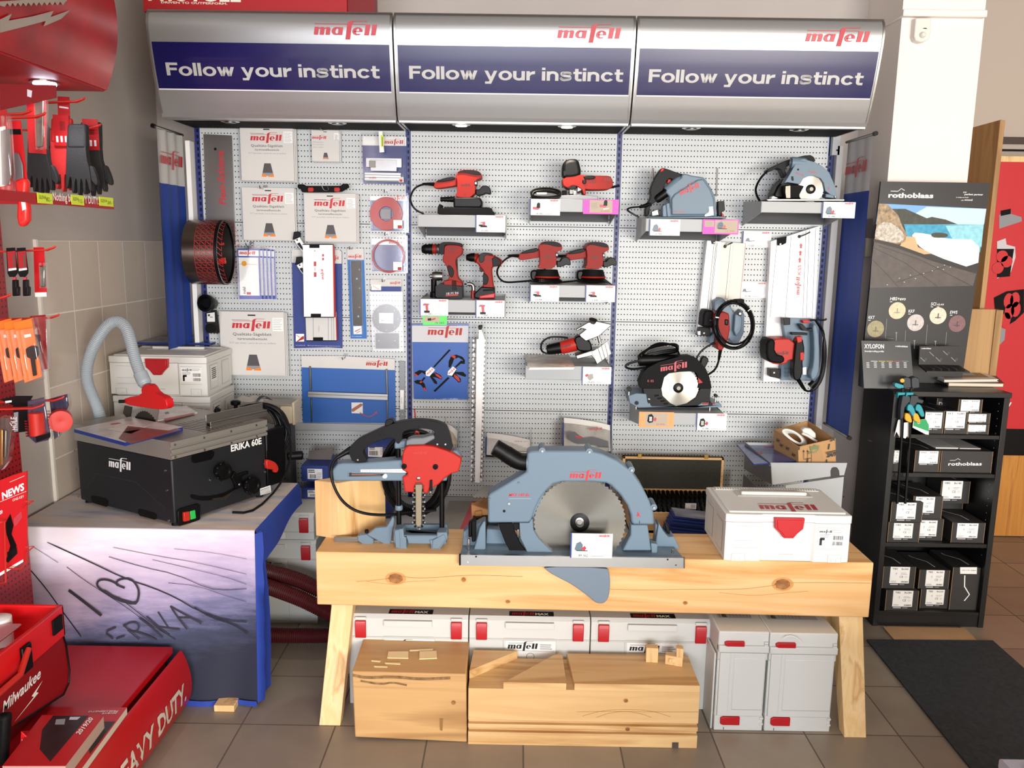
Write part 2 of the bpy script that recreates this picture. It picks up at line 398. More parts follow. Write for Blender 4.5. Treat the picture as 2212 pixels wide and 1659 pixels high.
# == the setting
def grid_mat(n,c1,c2,grout,ax,size,off,gw,rough,var=.12,bump=.3):
 m,nt,b=nodes_of(n)
 L=nt.links.new
 ge=nt.nodes.new('ShaderNodeNewGeometry');sp=nt.nodes.new('ShaderNodeSeparateXYZ');L(ge.outputs['Position'],sp.inputs[0])
 def mth(op,a,bb=None):
  k=nt.nodes.new('ShaderNodeMath');k.operation=op
  for i,q in enumerate((a,bb)):
   if q is None:continue
   if isinstance(q,(int,float)):k.inputs[i].default_value=q
   else:L(q,k.inputs[i])
  return k.outputs[0]
 ms=[];fl=[]
 for i in(0,1):
  u=mth('DIVIDE',mth('SUBTRACT',sp.outputs[ax[i].upper()],off[i]),size[i])
  fr=mth('FRACT',u);fl.append(mth('FLOOR',u))
  d=mth('MULTIPLY',mth('MINIMUM',fr,mth('SUBTRACT',1.0,fr)),size[i])
  ms.append(mth('LESS_THAN',d,gw/2))
 g=mth('MAXIMUM',ms[0],ms[1])
 cb=nt.nodes.new('ShaderNodeCombineXYZ');L(fl[0],cb.inputs[0]);L(fl[1],cb.inputs[1])
 wn=nt.nodes.new('ShaderNodeTexWhiteNoise');wn.noise_dimensions='2D';L(cb.outputs[0],wn.inputs['Vector'])
 no=nt.nodes.new('ShaderNodeTexNoise');no.inputs['Scale'].default_value=9;no.inputs['Detail'].default_value=7;L(ge.outputs['Position'],no.inputs['Vector'])
 f=mth('ADD',mth('MULTIPLY',wn.outputs['Value'],.5),mth('MULTIPLY',no.outputs['Fac'],.5))
 base=ramp(nt,f,[(.25,c1),(.75,c2)])
 mx=nt.nodes.new('ShaderNodeMix');mx.data_type='RGBA';L(g,mx.inputs['Factor']);L(base,mx.inputs[6]);mx.inputs[7].default_value=lin(grout)
 L(mx.outputs[2],b.inputs['Base Color'])
 L(mth('ADD',mth('MULTIPLY',g,.5),rough),b.inputs['Roughness'])
 bp=nt.nodes.new('ShaderNodeBump');bp.inputs['Strength'].default_value=bump;bp.inputs['Distance'].default_value=.002;bp.invert=True
 L(g,bp.inputs['Height']);L(bp.outputs[0],b.inputs['Normal'])
 return m
def peg_mat():
 m,nt,b=nodes_of('pegboard_sheet');L=nt.links.new
 b.inputs['Base Color'].default_value=lin('#c3c8c8');b.inputs['Roughness'].default_value=.42
 ge=nt.nodes.new('ShaderNodeNewGeometry');sp=nt.nodes.new('ShaderNodeSeparateXYZ');L(ge.outputs['Position'],sp.inputs[0])
 def mth(op,a,bb=None):
  k=nt.nodes.new('ShaderNodeMath');k.operation=op
  for i,q in enumerate((a,bb)):
   if q is None:continue
   if isinstance(q,(int,float)):k.inputs[i].default_value=q
   else:L(q,k.inputs[i])
  return k.outputs[0]
 r2=[]
 for a,s in(('X',.885/66),('Z',.4/18)):
  fr=mth('MULTIPLY',mth('SUBTRACT',mth('FRACT',mth('DIVIDE',sp.outputs[a] if a=='Z' else mth('SUBTRACT',sp.outputs[a],.4425),s)),.5),s)
  r2.append(mth('MULTIPLY',fr,fr))
 h=mth('LESS_THAN',mth('ADD',r2[0],r2[1]),.0025**2)
 t=nt.nodes.new('ShaderNodeBsdfTransparent');mx=nt.nodes.new('ShaderNodeMixShader')
 L(h,mx.inputs[0]);L(b.outputs[0],mx.inputs[1]);L(t.outputs[0],mx.inputs[2])
 L(mx.outputs[0],nt.nodes['Material Output'].inputs[0])
 return m
PEG=peg_mat()
FLOORM=grid_mat('floor_tiles','#82776a','#988c7b','#5f564b','xy',(.3,.3),(-.535,-1.163),.005,.38)
WTILE=grid_mat('wall_tiles','#cdc0b1','#dacdbe','#ece7dd','yz',(.205,.256),(-.74,1.516),.005,.16)
PLASTER=mat('plaster','#b9b1ab',.8,bump=.15,bscale=90,var=.05,vscale=3)
PLASTW=mat('plaster_warm','#c4b8ab',.8,bump=.15,bscale=90)
PLASTL=mat('plaster_light','#efe7df',.8,bump=.12,bscale=90)
XL=-1.62
MB().box((-4,-7,-.1),(5,3,0),FLOORM).solo('floor','','',kind='structure')
MB().box((XL-.15,-7,0),(XL,.3,3.2),PLASTER).solo('wall_left','','',kind='structure')
MB().box((XL,-.74,0),(XL+.008,.3,1.516),WTILE).solo('wall_left_lower','','',kind='structure')
MB().box((XL,-.752,0),(XL+.011,-.74,1.52),mat('trim_white','#ece8df',.4)).solo('trim_1','','',kind='structure')
MB().box((XL-.15,.3,0),(1.552,.45,3.2),PLASTER).solo('wall_back','','',kind='structure')
b=MB();b.box((1.552,-.05,0),(1.882,.45,3.2),PLASTL);b.solo('wall_pillar','','',kind='structure')
p0=Y('C8',830,85,-.06);p1=Y('C8',1552,145,-.08)
MB().box((p0.x-.005,-.08,p1.z),(p1.x,.2,p0.z),PLASTL).solo('trim_2','','',kind='structure',bevel=.004)
MB().box((1.882,1.3,0),(5,1.45,3.2),PLASTW).solo('wall_right_back','','',kind='structure')
MB().box((1.882,.45,0),(1.9,1.3,3.2),PLASTW).solo('wall_right_inner','','',kind='structure')
MB().box((-4,-7,3.2),(5,1.45,3.3),mat('ceiling_white','#a8a099',.85)).solo('ceiling','','',kind='structure')
MB().box((4.9,-7,0),(5,1.45,3.2),PLASTW).solo('wall_right','','',kind='structure')
b=MB()
for q in(((-4,-7,0),(5,-6.9,.6)),((-4,-7,2.75),(5,-6.9,3.2)),((-4,-7,.6),(-1.4,-6.9,2.75)),((1.0,-7,.6),(1.25,-6.9,2.75)),((3.9,-7,.6),(5,-6.9,2.75))):b.box(*q,PLASTW)
b.solo('wall_front','','',kind='structure')
for n,(a,c) in enumerate(((-1.4,1.0),(1.25,3.9))):
 f=MB();w=mat('window_frame_grey','#8f9296',.4)
 for q in(((a,-6.96,.6),(c,-6.9,.66)),((a,-6.96,2.69),(c,-6.9,2.75)),((a,-6.96,.6),(a+.06,-6.9,2.75)),((c-.06,-6.96,.6),(c,-6.9,2.75)),(((a+c)/2-.03,-6.96,.6),((a+c)/2+.03,-6.9,2.75))):f.box(*q,w)
 f.solo('window_%d'%(n+1),'','',kind='structure')
MB().box((-4.0,-7,0),(-3.9,-6.9,3.2),PLASTW).solo('wall_front_left','','',kind='structure')
PX=[-1.3275,-.4425,.4425,1.3275]
unit=thing('pegboard_display','grey perforated back wall of the tool display with blue slotted uprights','display wall',(0,.02,0))
for k in range(3):
 for r in range(5):
  z1=2.0-.4*r;b=MB()
  b.box((PX[k]+.011,0,z1-.397),(PX[k+1]-.011,.0012,z1),PEG)
  b.part('perforated_panel',unit)
for k in range(4):
 b=MB();b.box((PX[k]-.013,.003,0),(PX[k]+.013,.05,2.03),RAIL)
 for i in range(80):b.rect(PX[k]-.004,.02+i*.025,PX[k]+.004,.034+i*.025,.0025,BLACK)
 b.part('slotted_upright',unit)
b=MB();b.box((-1.32,.014,0),(1.32,.018,2.02),BLACK);b.part('added_dark_backing',unit)  # unseen black sheet, added so the panel holes read dark
b=MB();b.box((-.70,-.52,.37),(1.33,-.001,.398),SHELFM);b.box((-.70,-.5,0),(1.33,-.47,.37),SHELFM);b.part('base_shelf',unit,.003)
b=MB();z0=Y('B3',1300,925,0).z;z1=Y('B3',1300,850,0).z
b.box((-1.0,-.012,z0),(-.456,0,z1),SHELFM);b.part('ledge',unit,.002)
MB().box((-1.362,-.05,.6),(-1.342,.0,1.93),WHITE).part('side_post',unit,.002);MB().box((1.342,-.03,.7),(1.37,.02,1.95),mat('side_post','#b9b9b7',.5)).part('side_post',unit,.002)
b=MB();q=Y('D8',768,145,-.02);r=Y('D8',838,420,-.02);b.box((q.x,-.03,r.z),(r.x,-.005,q.z),SHELFM);b.disc((r.x-.012,r.z+.02),.004,-.032,-.03,BLACK,10);b.part('bracket',unit,.006)
PROF=[(2.35,-.39),(2.335,-.404),(2.31,-.412),(2.285,-.4105),(2.26,-.4065),(2.235,-.401),(2.19,-.39),(2.14,-.3765),(2.09,-.36),(2.04,-.341),(1.998,-.322)]
def yz(z):
 for(a,ya),(c,yc) in zip(PROF,PROF[1:]):
  if c<=z<=a:return ya+(yc-ya)*(a-z)/(a-c)
 return PROF[0][1] if z>PROF[0][0] else PROF[-1][1]
SILV=mat('sign_silver','#a9abac',.3,.6)
SILVD=mat('sign_lettering','#b9b9b6',.4)
def header(k,label):
 x0,x1=PX[k]-.012 if k==0 else PX[k]+.003,PX[k+1]+.012 if k==2 else PX[k+1]-.003
 t=thing('header_sign',label,'sign',((x0+x1)/2,-.2,1.985),'header signs over the pegboard')
 zs=[2.35-i*(2.35-1.998)/30 for i in range(31)]
 zb1,zb0=2.238,2.082
 def strip(za,zb,m,off=0,xa=x0,xb=x1,n=12):
  b=MB();vs=[];
  for i in range(n+1):
   z=za+(zb-za)*i/n;y=yz(z)-off;vs+=[(xa,y,z),(xb,y,z)]
  b.add(vs,[(2*i,2*i+2,2*i+3,2*i+1) for i in range(n)],m);return b
 b=strip(2.35,1.998,SILV,n=30)
 prof=[(yz(z),z) for z in zs]+[(-.315,1.985),(-.02,1.985),(-.02,2.35)]
 b.prx([(y+.002,z) for y,z in prof],x0,x1,SILV);b.part('face_panel',t,sharp=60)
 b=strip(zb1,zb0,NAVY,.0012,x0+.012,x1-.012);b.part('blue_band',t,sharp=80)
 b=strip(zb0,zb0-.004,WHITE,.0012,x0+.012,x1-.012,2);b.part('white_pinstripe',t)
 b=MB()
 for xa in(x0,x1-.007):
  bb=strip(2.35,1.998,ALU,.003,xa,xa+.007,24);b.add(bb.v,bb.f,ALU)
 bb=strip(2.352,2.343,ALU,.004,x0,x1,3);b.add(bb.v,bb.f,ALU);b.part('frame',t,sharp=70)
 b=MB();b.box((x0+.01,-.295,1.9835),(x1-.01,-.03,1.9848),mat('underside_black','#050505',.7,spec=.1));b.box((x0+.003,-.314,1.978),(x1-.003,-.285,1.9855),ALU);b.part('underside',t)
 b=MB();b.wide('Follow your instinct',(0,0,0),UX,UZ*.76,SILVD,.79)
 zt=2.126;xs=x0+.052
 b.v=[V((q.x+xs,yz(q.z+zt)-.003,q.z+zt)) for q in b.v];b.part('lettering',t,sharp=80)
 b=MB();b.logo((0,0,0),UX,UZ,.232,SIGRED,.82);xs=x1-.285;zt=2.268
 b.v=[V((q.x+xs,yz(q.z+zt)-.003,q.z+zt)) for q in b.v];b.part('logo',t,sharp=80)
 for fx in(.27,.735):
  b=MB();xc=x0+(x1-x0)*fx
  b.lathe([(0,.036),(.006,.036),(.008,.028),(.009,.001)],(xc,-.262,1.9845),(0,0,-1),CHROME,20)
  d=b.part('downlight',t)
  b=MB();b.lathe([(0,.022),(.0015,.022)],(xc,-.262,1.9752),(0,0,-1),emit('lamp_on','#fff4e2',6) if k==1 else STEEL,16);b.part('lamp',d)
 return t
header(0,'header sign with blue band under the red sign panel, darkest of three')
header(1,'middle header sign with blue band, bright glare across its silver top')
header(2,'header sign with blue band next to the white column')
b=MB();q0=Y('D1',40,98,-.36);q1=Y('D1',1775,115,-.36)
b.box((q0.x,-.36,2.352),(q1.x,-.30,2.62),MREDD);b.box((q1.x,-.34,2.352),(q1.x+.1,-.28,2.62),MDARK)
b.ptxt('DRIVEN TO OUTPERFORM.','D1',(190,28),(755,40),18,-.3605,CREAM,.02)
b.ptxt('M18 FUEL','D1',(80,2),(870,14),100,-.3605,CREAM,.03)
b.solo('red_sign_panel','red sign panel standing on top of the header signs at the ceiling end','sign',bevel=.003)
CLOTHW=mat('banner_white','#c3c3c2',.7);CLOTHB=mat('banner_blue','#1f3f94',.65)
def banner(x,s,label,zt,zm,zb):
 t=thing('banner',label,'banner',(x,-.14,zb),'side banners')
 N=14;ys=[-.275+.25*i/N for i in range(N+1)]
 fold=lambda y,z:x+.004*math.sin((y+.3)*75)*(.4 if s<0 else 1)
 def sheet(z0,z1,m):
  b=MB();vs=[]
  for y in ys:vs+=[(fold(y,z0),y,z0),(fold(y,z1),y,z1)]
  for y in ys:vs+=[(fold(y,z0)+.001,y,z0),(fold(y,z1)+.001,y,z1)]
  n2=2*(N+1)
  b.add(vs,[(2*i,2*i+2,2*i+3,2*i+1) for i in range(N)]+[(n2+2*i+1,n2+2*i+3,n2+2*i+2,n2+2*i) for i in range(N)],m);return b
 sheet(zm,zt,CLOTHW).part('white_field',t);sheet(zb,zm,CLOTHB).part('blue_field',t)
 b=MB();zl=zm+(zt-zm)*.36
 if s>0:b.logo((x+.008,-.258,zl),UY,UZ,.215,LOGO,1.05)
 else:b.logo((x-.008,-.042,zl),-UY,UZ,.215,LOGO,1.05)
 b.part('logo',t)
 for nm,z in(('top_rod',zt),('bottom_rod',zb))[:1 if s>0 else 2]:
  b=MB();b.tube([(x,-.29,z),(x,-.012,z)],.006,STEEL);b.tube([(x,-.3,z),(x,-.285,z)],.009,BLACK);b.part(nm,t)
banner(-1.385,1,'roll-up banner, white over blue with red word mark, near the tiled wall',1.955,X('A7',130,845,-1.385).z,1.084)
banner(1.385,-1,'roll-up banner, pleated white over blue, hanging beside the thermostat',1.965,X('D8',1050,860,1.385).z,.77)
def hook(c,x,y,label,L=.075):
 q=Y(c,x,y,-.02);b=MB()
 b.tube([(q.x,.004,q.z+.012),(q.x,-.006,q.z+.01),(q.x,-.03,q.z+.003),(q.x,-L,q.z+.004),(q.x,-L-.008,q.z+.014)],.0022,CHROME,6)
 b.box((q.x-.009,-.004,q.z),(q.x+.009,-.001,q.z+.02),STEEL)
 return b.solo('wire_hook',label,'hook','wire hooks in the pegboard')
def blade_pack(c,x0,y0,x1,y1,yf,where,n=2,small=False,slot=True,dx=.0045):
 a=Y(c,x0,y0,yf);d=Y(c,x1,y1,yf);W=d.x-a.x;H=a.z-d.z
 b=MB();xz=[(a.x,d.z),(d.x,d.z),(d.x,a.z),(a.x,a.z)]
 b.pr(xz,yf,yf+.005,CARD);b.pr([(a.x+.0004,d.z-.0008),(d.x+.0008,d.z-.0008),(d.x+.0008,a.z-.001),(a.x+.0004,a.z-.001)],yf+.0051,yf+.0062,GREYINK)
 y=yf-.0004;X0,Z1=a.x,a.z
 R=lambda u,v,u2,v2,m:b.rect(X0+u*W,Z1-v2*H,X0+u2*W,Z1-v*H,y,m)
 R(.44,.045,.56,.065,BLACK)
 if not small:
  b.logo((X0+.19*W,y,Z1-.26*H),UX,UZ,.6*W,LOGO,.95)
  b.lines(X0+.19*W,Z1-.128*H,X0+.48*W,.01,1,y,INK,.0012)
  b.txt('Qualitäts-Sägeblatt',(X0+.2*W,y,Z1-.375*H),UX,UZ,INK,w=.6*W,h=.045*H)
  b.txt('hartmetallbestückt',(X0+.27*W,y,Z1-.445*H),UX,UZ,INK,w=.46*W,h=.036*H,shear=.1)
  b.txt('TCT saw blade / Lame de scie au carbure',(X0+.14*W,y,Z1-.505*H),UX,UZ,GREYINK,w=.72*W,h=.026*H,shear=.2)
  tx,tz,s=X0+.5*W,Z1-.93*H,W
 else:
  b.logo((X0+.02*W,y,Z1-.28*H),UX,UZ,.52*W,LOGO,1)
  for i,t in enumerate(('HM-Sägeblatt','TCT saw blade','Lame au carbure')):b.txt(t,(X0+.03*W,y,Z1-(.4+.08*i)*H),UX,UZ,GREYINK,w=.4*W,h=.035*H)
  tx,tz,s=X0+.5*W,Z1-.93*H,W*.9
 P=lambda pts,m,o=0:b.poly([(tx+u*s,y-o,tz+v*s) for u,v in pts],m)
 P([(-.115,.02),(.115,.02),(.1,.08),(-.1,.08)],GREYINK);P([(-.1,.075),(.1,.075),(.06,.25),(-.06,.25)],CARBIDE,.0001)
 P([(-.115,0),(-.02,0),(-.04,.045),(-.11,.05)],ORANGE,.0002);P([(0,0),(.12,0),(.11,.05),(.02,.03)],ORANGE,.0002)
 lx0,lx1,lz1,lz0=X0+.82*W,X0+.985*W,Z1-.09*H,Z1-.3*H
 b.rect(lx0,lz0,lx1,lz1,y-.0001,WHITE);b.lines(lx0+.003,lz1-.006,lx1-.003,(lz1-lz0)/8,7,y-.0003,GREYINK,.0014)
 fr=b.solo('saw_blade_pack','grey saw blade pack, front of the stack '+where,'saw blade pack','saw blade packs on the pegboard')
 for i in range(n):
  dup(fr,(dx*(i+1),.007*(i+1),-.0025*(i+1)),('second saw blade pack, edge showing, of the stack ' if i==0 else 'rearmost saw blade pack of the stack ')+where)
 return fr
blade_pack('A7',893,212,1487,810,-.045,'highest on the board')
blade_pack('A7',915,878,1500,1455,-.035,'beside the black clamp',1)
blade_pack('A8',82,940,655,1470,-.05,'below the black clamp bar')
blade_pack('B1',552,880,1150,1455,-.05,'beside the white cases')
blade_pack('A8',163,255,470,598,-.03,'of small size',1,True)
hook('A7',1160,235,'wire hook holding the highest large saw blade pack');hook('A7',1160,905,'wire hook holding the saw blade pack beside the black clamp')
hook('A8',300,275,'wire hook holding the small saw blade pack')
hook('B2',890,275,'wire hook holding the narrow blue blister pack');hook('A8',985,1410,'wire hook holding the thin red cord pack')
hook('B2',1275,660,'wire hook holding the bag with black discs');hook('B2',805,1575,'wire hook holding the wide blue card');hook('A8',980,950,'wire hook holding the wide red strip pack')
b=MB();b.o('A7','500,300 805,315 845,1500 535,1500',-.012,.006,mat('flexi_metal','#8f8c88',.3,.9))
p=Y('A7',745,1065,-.0125);q=Y('A7',715,480,-.0125);b.txt('Flexi-Schiene',p,q-p,(-1,0,0),LOGO,w=(q-p).length,h=.03,shear=.15,bold=.015)
p=Y('A7',628,462,-.0125);b.disc((p.x,p.z),.006,-.013,-.012,BLACK,12)
b.solo('flexible_rail','bare metal rail sheet with red vertical lettering above the coiled rail','guide rail',bevel=.001)
t=thing('coiled_rail','coiled flexible guide rail with red and black pattern beside the blue banner','guide rail coil',Y('B1',450,360,-.12))
c0=Y('B1',612,355,-.16);R=.13;Lx=.115
ax=V((1,.06,0)).normalized();cen=c0-ax*Lx*.5
ring=lambda r0,r1,a,c2,m,n=40:[(a,r0),(c2,r0),(c2,r1),(a,r1),(a,r0)]
b=MB();b.lathe(ring(.0,.0,0,0,0)[:0] or[(-Lx/2-.02,R),(Lx/2,R),(Lx/2,R-.004),(-Lx/2-.02,R-.004),(-Lx/2-.02,R)],cen,ax,mat('spring_steel','#6d655d',.25,.95),48,caps=False);b.part('coil',t)
b=MB()
aa=ax.orthogonal().normalized();bb=ax.cross(aa)
def cyl(tt,ang,r=R+.0012):return cen+ax*tt+(aa*math.cos(ang)+bb*math.sin(ang))*r
nrm=lambda ang:(aa*math.cos(ang)+bb*math.sin(ang))
rm=mat('pattern_red','#b02a30',.45)
for k in range(38):
 a0=2*PI*k/38
 b.stroke([cyl(-Lx/2+.03,a0),cyl(Lx/2-.012,a0)],.0018,rm,nrm(a0))
 for j in range(5):
  t0=-Lx/2+.034+j*.021
  b.stroke([cyl(t0,a0+.02),cyl(t0+.016,a0+.13)],.0022,rm,nrm(a0+.1));b.stroke([cyl(t0+.018,a0+.02),cyl(t0+.018,a0+.15)],.0014,rm,nrm(a0+.1))
for tt in(-Lx/2+.03,Lx/2-.012):b.stroke([cyl(tt,2*PI*k/48) for k in range(49)],.002,rm,(0,-1,0))
b.part('pattern',t)
b=MB();b.lathe([(Lx/2-.012,R+.0015),(Lx/2+.001,R+.0015),(Lx/2+.001,R-.0055),(Lx/2-.012,R-.0055),(Lx/2-.012,R+.0015)],cen,ax,BLACK,48,caps=False);b.part('edge_strip',t)
b=MB();b.lathe([(-.03,R-.01),(Lx/2-.006,R-.01),(Lx/2-.006,R-.012),(-.03,R-.012)],cen,ax,mat('coil_inside','#272421',.4),40,caps=False);b.part('inner_coil',t)
b=MB();b.xf(Matrix());e=cyl(Lx/2-.05,0,0)
b.pr([(e.x-.01,e.z-.05),(e.x+.05,e.z-.045),(e.x+.048,e.z-.02),(e.x+.03,e.z-.022),(e.x+.015,e.z-.035)],e.y-.004,e.y+.006,HEADRED)
b.pr([(e.x+.02,e.z+.03),(e.x+.045,e.z+.04),(e.x+.045,e.z+.03)],e.y-.002,e.y+.004,HEADRED);b.part('end_clip',t,.001)
DBL=mat('blister_blue','#2f4fa8',.4)
a=Y('B1',715,320,-.085);d=Y('B1',930,775,-.085)
t=thing('blister_pack','small blue blister pack with white label, front one of the row beside the coil','blister pack',((a.x+d.x)/2,-.08,d.z),'blister packs in a row')
b=MB();b.box((a.x,-.083,d.z),(d.x,-.082,a.z),DBL);b.rect(a.x+.004,a.z-.03,d.x-.004,a.z-.006,-.0834,WHITE)
b.logo((a.x+.008,-.0838,a.z-.023),UX,UZ,(d.x-a.x)*.72,LOGO,1.05);b.rect(a.x+.004,d.z+.016,d.x-.006,a.z-.036,-.0834,WHITE)
zz=a.z-.075;b.lathe([(0,.011),(.0005,.011)],(a.x+.026,-.0838,zz+.014),(0,-1,0),AMBER,20);b.rect(a.x+.006,zz+.01,d.x-.012,zz+.0115,-.0846,ORANGE)
b.txt('mafell',(a.x+.028,-.084,d.z+.022),(0,0,1),(-1,0,0),INK,w=.03,h=.012,bold=.02);b.rect(a.x+.032,d.z+.02,a.x+.05,d.z+.03,-.084,HEADRED);b.part('card',t)
b=MB();b.box((a.x-.004,-.0845,d.z-.004),(d.x+.004,-.084,a.z+.012),CLEAR);b.box((a.x+.003,-.1,d.z+.014),(d.x-.005,-.0845,a.z-.034),CLEAR);b.part('blister',t,.003)
for i in range(4):dup(t,(.011*(i+1),.017*(i+1),-.001*i),['second','third','fourth','rearmost'][i]+' blister pack of the row behind the front white label')
hook('B1',835,300,'wire hook carrying the row of small blister packs')
t=thing('dust_nozzle','black round dust nozzle with clear pack above the white case stack','nozzle',Y('B1',490,1070,-.03))
q=Y('B1',440,810,-.07);b=MB()
b.lathe([(0,.036),(.018,.037),(.02,.028),(.01,.024),(.004,.02),(.004,.0)],(q.x,-.06,q.z),(-.15,-1,.1),BLACK,28,caps=False);b.lathe([(-.05,.022),(0,.036)],(q.x,-.06,q.z),(-.15,-1,.1),BLACK,24);b.part('nozzle',t)
b=MB();b.o('B1','430,880 520,870 545,1080 440,1075',-.03,.02,BLACK);b.lathe([(0,.02),(.03,.02)],Y('B1',490,1030,-.03),(0,-1,0),SOFT,20);b.part('bracket',t,.003)
b=MB();b.o('B1','443,900 512,890 516,975 446,975',-.052,.001,WHITE);b.o('B1','452,908 470,908 470,925 452,925',-.0525,.0004,INK);b.o('B1','470,930 495,930 495,936 470,936',-.0525,.0004,INK);b.part('label',t)
b=MB();b.o('B1','435,870 585,790 560,1085 435,1085',-.0545,.0005,CLEAR);b.part('clear_pack',t)
def clear_pack(name,label,cat,c,x0,y0,x1,y1,yf,dep,band,top=.14,m=DBLUE):
 a=Y(c,x0,y0,yf);d=Y(c,x1,y1,yf);t=thing(name,label,cat,((a.x+d.x)/2,yf,d.z))
 b=MB();b.box((a.x+.003,-.006,d.z+.003),(d.x-.003,-.005,a.z-.003),m);H=a.z-d.z;W=d.x-a.x
 if band:b.rect(a.x+.003,a.z-top*H,d.x-.003,a.z-.003,-.0064,WHITE);b.logo((d.x-.5*W,-.0068,a.z-top*H*.8),UX,UZ,.42*W,LOGO,1)
 b.part('card',t)
 s=MB();s.box((a.x-.004,-.0075,d.z-.004),(d.x+.004,-.007,a.z+.012),CLEAR);s.box((a.x+.006,yf,d.z+.006),(d.x-.006,-.0075,a.z-.006),CLEAR);s.part('blister',t,.005)
 return t,a,d,W,H
t,a,d,W,H=clear_pack('accessory_pack','clear pack with bright alloy guide device and yellow price strip, under the header','blister pack','A8',690,300,1190,845,-.05,.05,True,.2)
b=MB();zq=Y('A8',900,560,-.03).z;zc=Y('A8',900,660,-.03).z;zr=Y('A8',900,720,-.03).z
b.box((a.x+.02,-.03,zc),(d.x-.02,-.02,zq),ALU);b.box((a.x+.04,-.038,zc-.016),(d.x-.04,-.02,zq-.008),CHROME);b.box((a.x+.015,-.04,d.z+.012),(d.x-.022,-.014,zr),ALU);b.box((a.x+.035,-.043,zc-.002),(a.x+.062,-.03,zq-.012),DSTEEL)
for i in range(3):b.box((a.x+.015,-.041,d.z+.014+i*.011),(d.x-.022,-.0395,d.z+.016+i*.011),DSTEEL)
b.logo((a.x+.034,-.0405,d.z+.022),UX,UZ,.03,LOGO,1);b.rect(d.x-.03,d.z+.008,d.x-.01,d.z+.03,-.044,CARD);b.rect(d.x-.027,d.z+.01,d.x-.015,d.z+.02,-.0444,HEADRED);b.part('alloy_guide',t,.0015)
b=MB();b.o('A8','895,270 935,270 955,495 905,500',-.056,.001,WHITE);b.o('A8','915,310 945,310 948,440 920,440',-.0565,.0004,YELLOW);b.o('A8','930,330 936,330 938,430 932,430',-.057,.0004,INK);b.part('price_strip',t)
t,a,d,W,H=clear_pack('sealing_strip_pack','clear pack with thick coil of red strip on blue card','blister pack','A8',785,960,1205,1360,-.032,.03,True)
b=MB();cx,cz=Y('A8',975,1165,-.02).x,Y('A8',975,1165,-.02).z
for k in range(9):
 r=.033+k*.0041;b.tube([(cx+r*1.0*math.cos(2*PI*i/36),-.018,cz+r*math.sin(2*PI*i/36)) for i in range(36)],.0034,TUBE,6,True)
b.part('coiled_strip',t)
b=MB();b.box((cx-.02,-.026,cz-.022),(cx+.02,-.012,cz+.018),GREYINK);b.box((d.x-.058,-.0335,d.z+.012),(d.x-.02,-.033,d.z+.048),WHITE);b.rect(d.x-.04,d.z+.013,d.x-.022,d.z+.026,-.0338,HEADRED);b.part('insert',t)
t,a,d,W,H=clear_pack('cord_pack','clear pack with single thin red ring of cord on blue card','blister pack','B2',1100,130,1535,545,-.03,.03,True,.2)
b=MB();cx,cz=Y('B2',1320,350,-.018).x,Y('B2',1320,350,-.018).z
for r in(.0655,.0685):b.tube([(cx+r*math.cos(2*PI*i/40),-.018+(r-.067)*2,cz+r*math.sin(2*PI*i/40)) for i in range(40)],.0026,TUBE,6,True)
b.part('cord_ring',t)
b=MB();b.box((d.x-.055,-.0315,d.z+.008),(d.x-.017,-.031,d.z+.044),WHITE);b.rect(d.x-.036,d.z+.009,d.x-.02,d.z+.022,-.0318,HEADRED);b.txt('96,-',(a.x+.045,-.0068,a.z-.052),UX,UZ,INK,w=.025,h=.012);b.part('insert',t)
t=thing('disc_bag','clear bag with black round disc and square plate below white header card','accessory bag',Y('B2',1300,1480,-.03))
b=MB();b.o('B2','1105,630 1478,625 1480,770 1110,775',-.012,.001,CARD);b.flat('B2','1112,710 1476,712 1474,772 1112,772',-.0125,DBLUE);b.plogo('B2',(1340,682),(1465,680),-.0126,LOGO);b.flat('B2','1118,690 1235,690 1235,758 1118,758',-.0128,PAPER);b.pstroke('B2','1135,705 1160,720 1210,745',-.013,.0015,LOGO);b.part('header_card',t)
b=MB();p=Y('B2',1300,1095,-.02);b.disc((p.x,p.z),.061,-.028,-.012,BLACK,36)
for i in range(8):b.disc((p.x+.05*math.cos(i*PI/4),p.z+.05*math.sin(i*PI/4)),.0016,-.0285,-.028,STEEL,8)
b.part('disc',t,.002)
b=MB();b.o('B2','1210,1030 1380,1030 1378,1155 1212,1150',-.0292,.0006,WHITE);q=Y('B2',1230,1130,-.03);b.barcode(q.x,q.z,q.x+.014,q.z+.008,-.0296,INK);b.lines(q.x,q.z+.018,q.x+.026,.003,2,-.0296,GREYINK,.001);b.part('barcode_label',t)
b=MB();b.o('B2','1168,1275 1445,1275 1445,1455 1170,1455',-.022,.01,BLACK);b.part('square_plate',t,.001)
for xx in(1205,1402):
 q=Y('B2',xx,1360,-.022);b=MB();b.disc((q.x,q.z),.002,-.0225,-.0219,STEEL,10);b.part('rivet',t)
b=MB();b.o('B2','1095,775 1490,775 1505,1490 1140,1490 1120,1250',-.031,.0006,CLEAR2);b.part('bag',t)
t=thing('clamp_bar','black clamp bar with two red pads hanging over a saw blade pack','clamp',Y('A8',300,940,-.07))
b=MB();b.o('A8','12,845 75,843 100,862 480,862 505,838 560,838 570,880 555,885 490,925 410,930 60,930 40,890 14,885',-.075,.018,SOFT);b.part('bar',t,.003)
for xx in(155,440):b=MB();b.o('A8','%d,880 %d,880 %d,900 %d,925 %d,925 %d,900'%(xx-25,xx+25,xx+35,xx+25,xx-25,xx-30),-.078,.004,HEADRED);b.part('pad',t,.001)
b=MB();b.wire('A8','278,865 300,915 355,915 335,860',-.08,.0015,CHROME);b.part('clip',t)
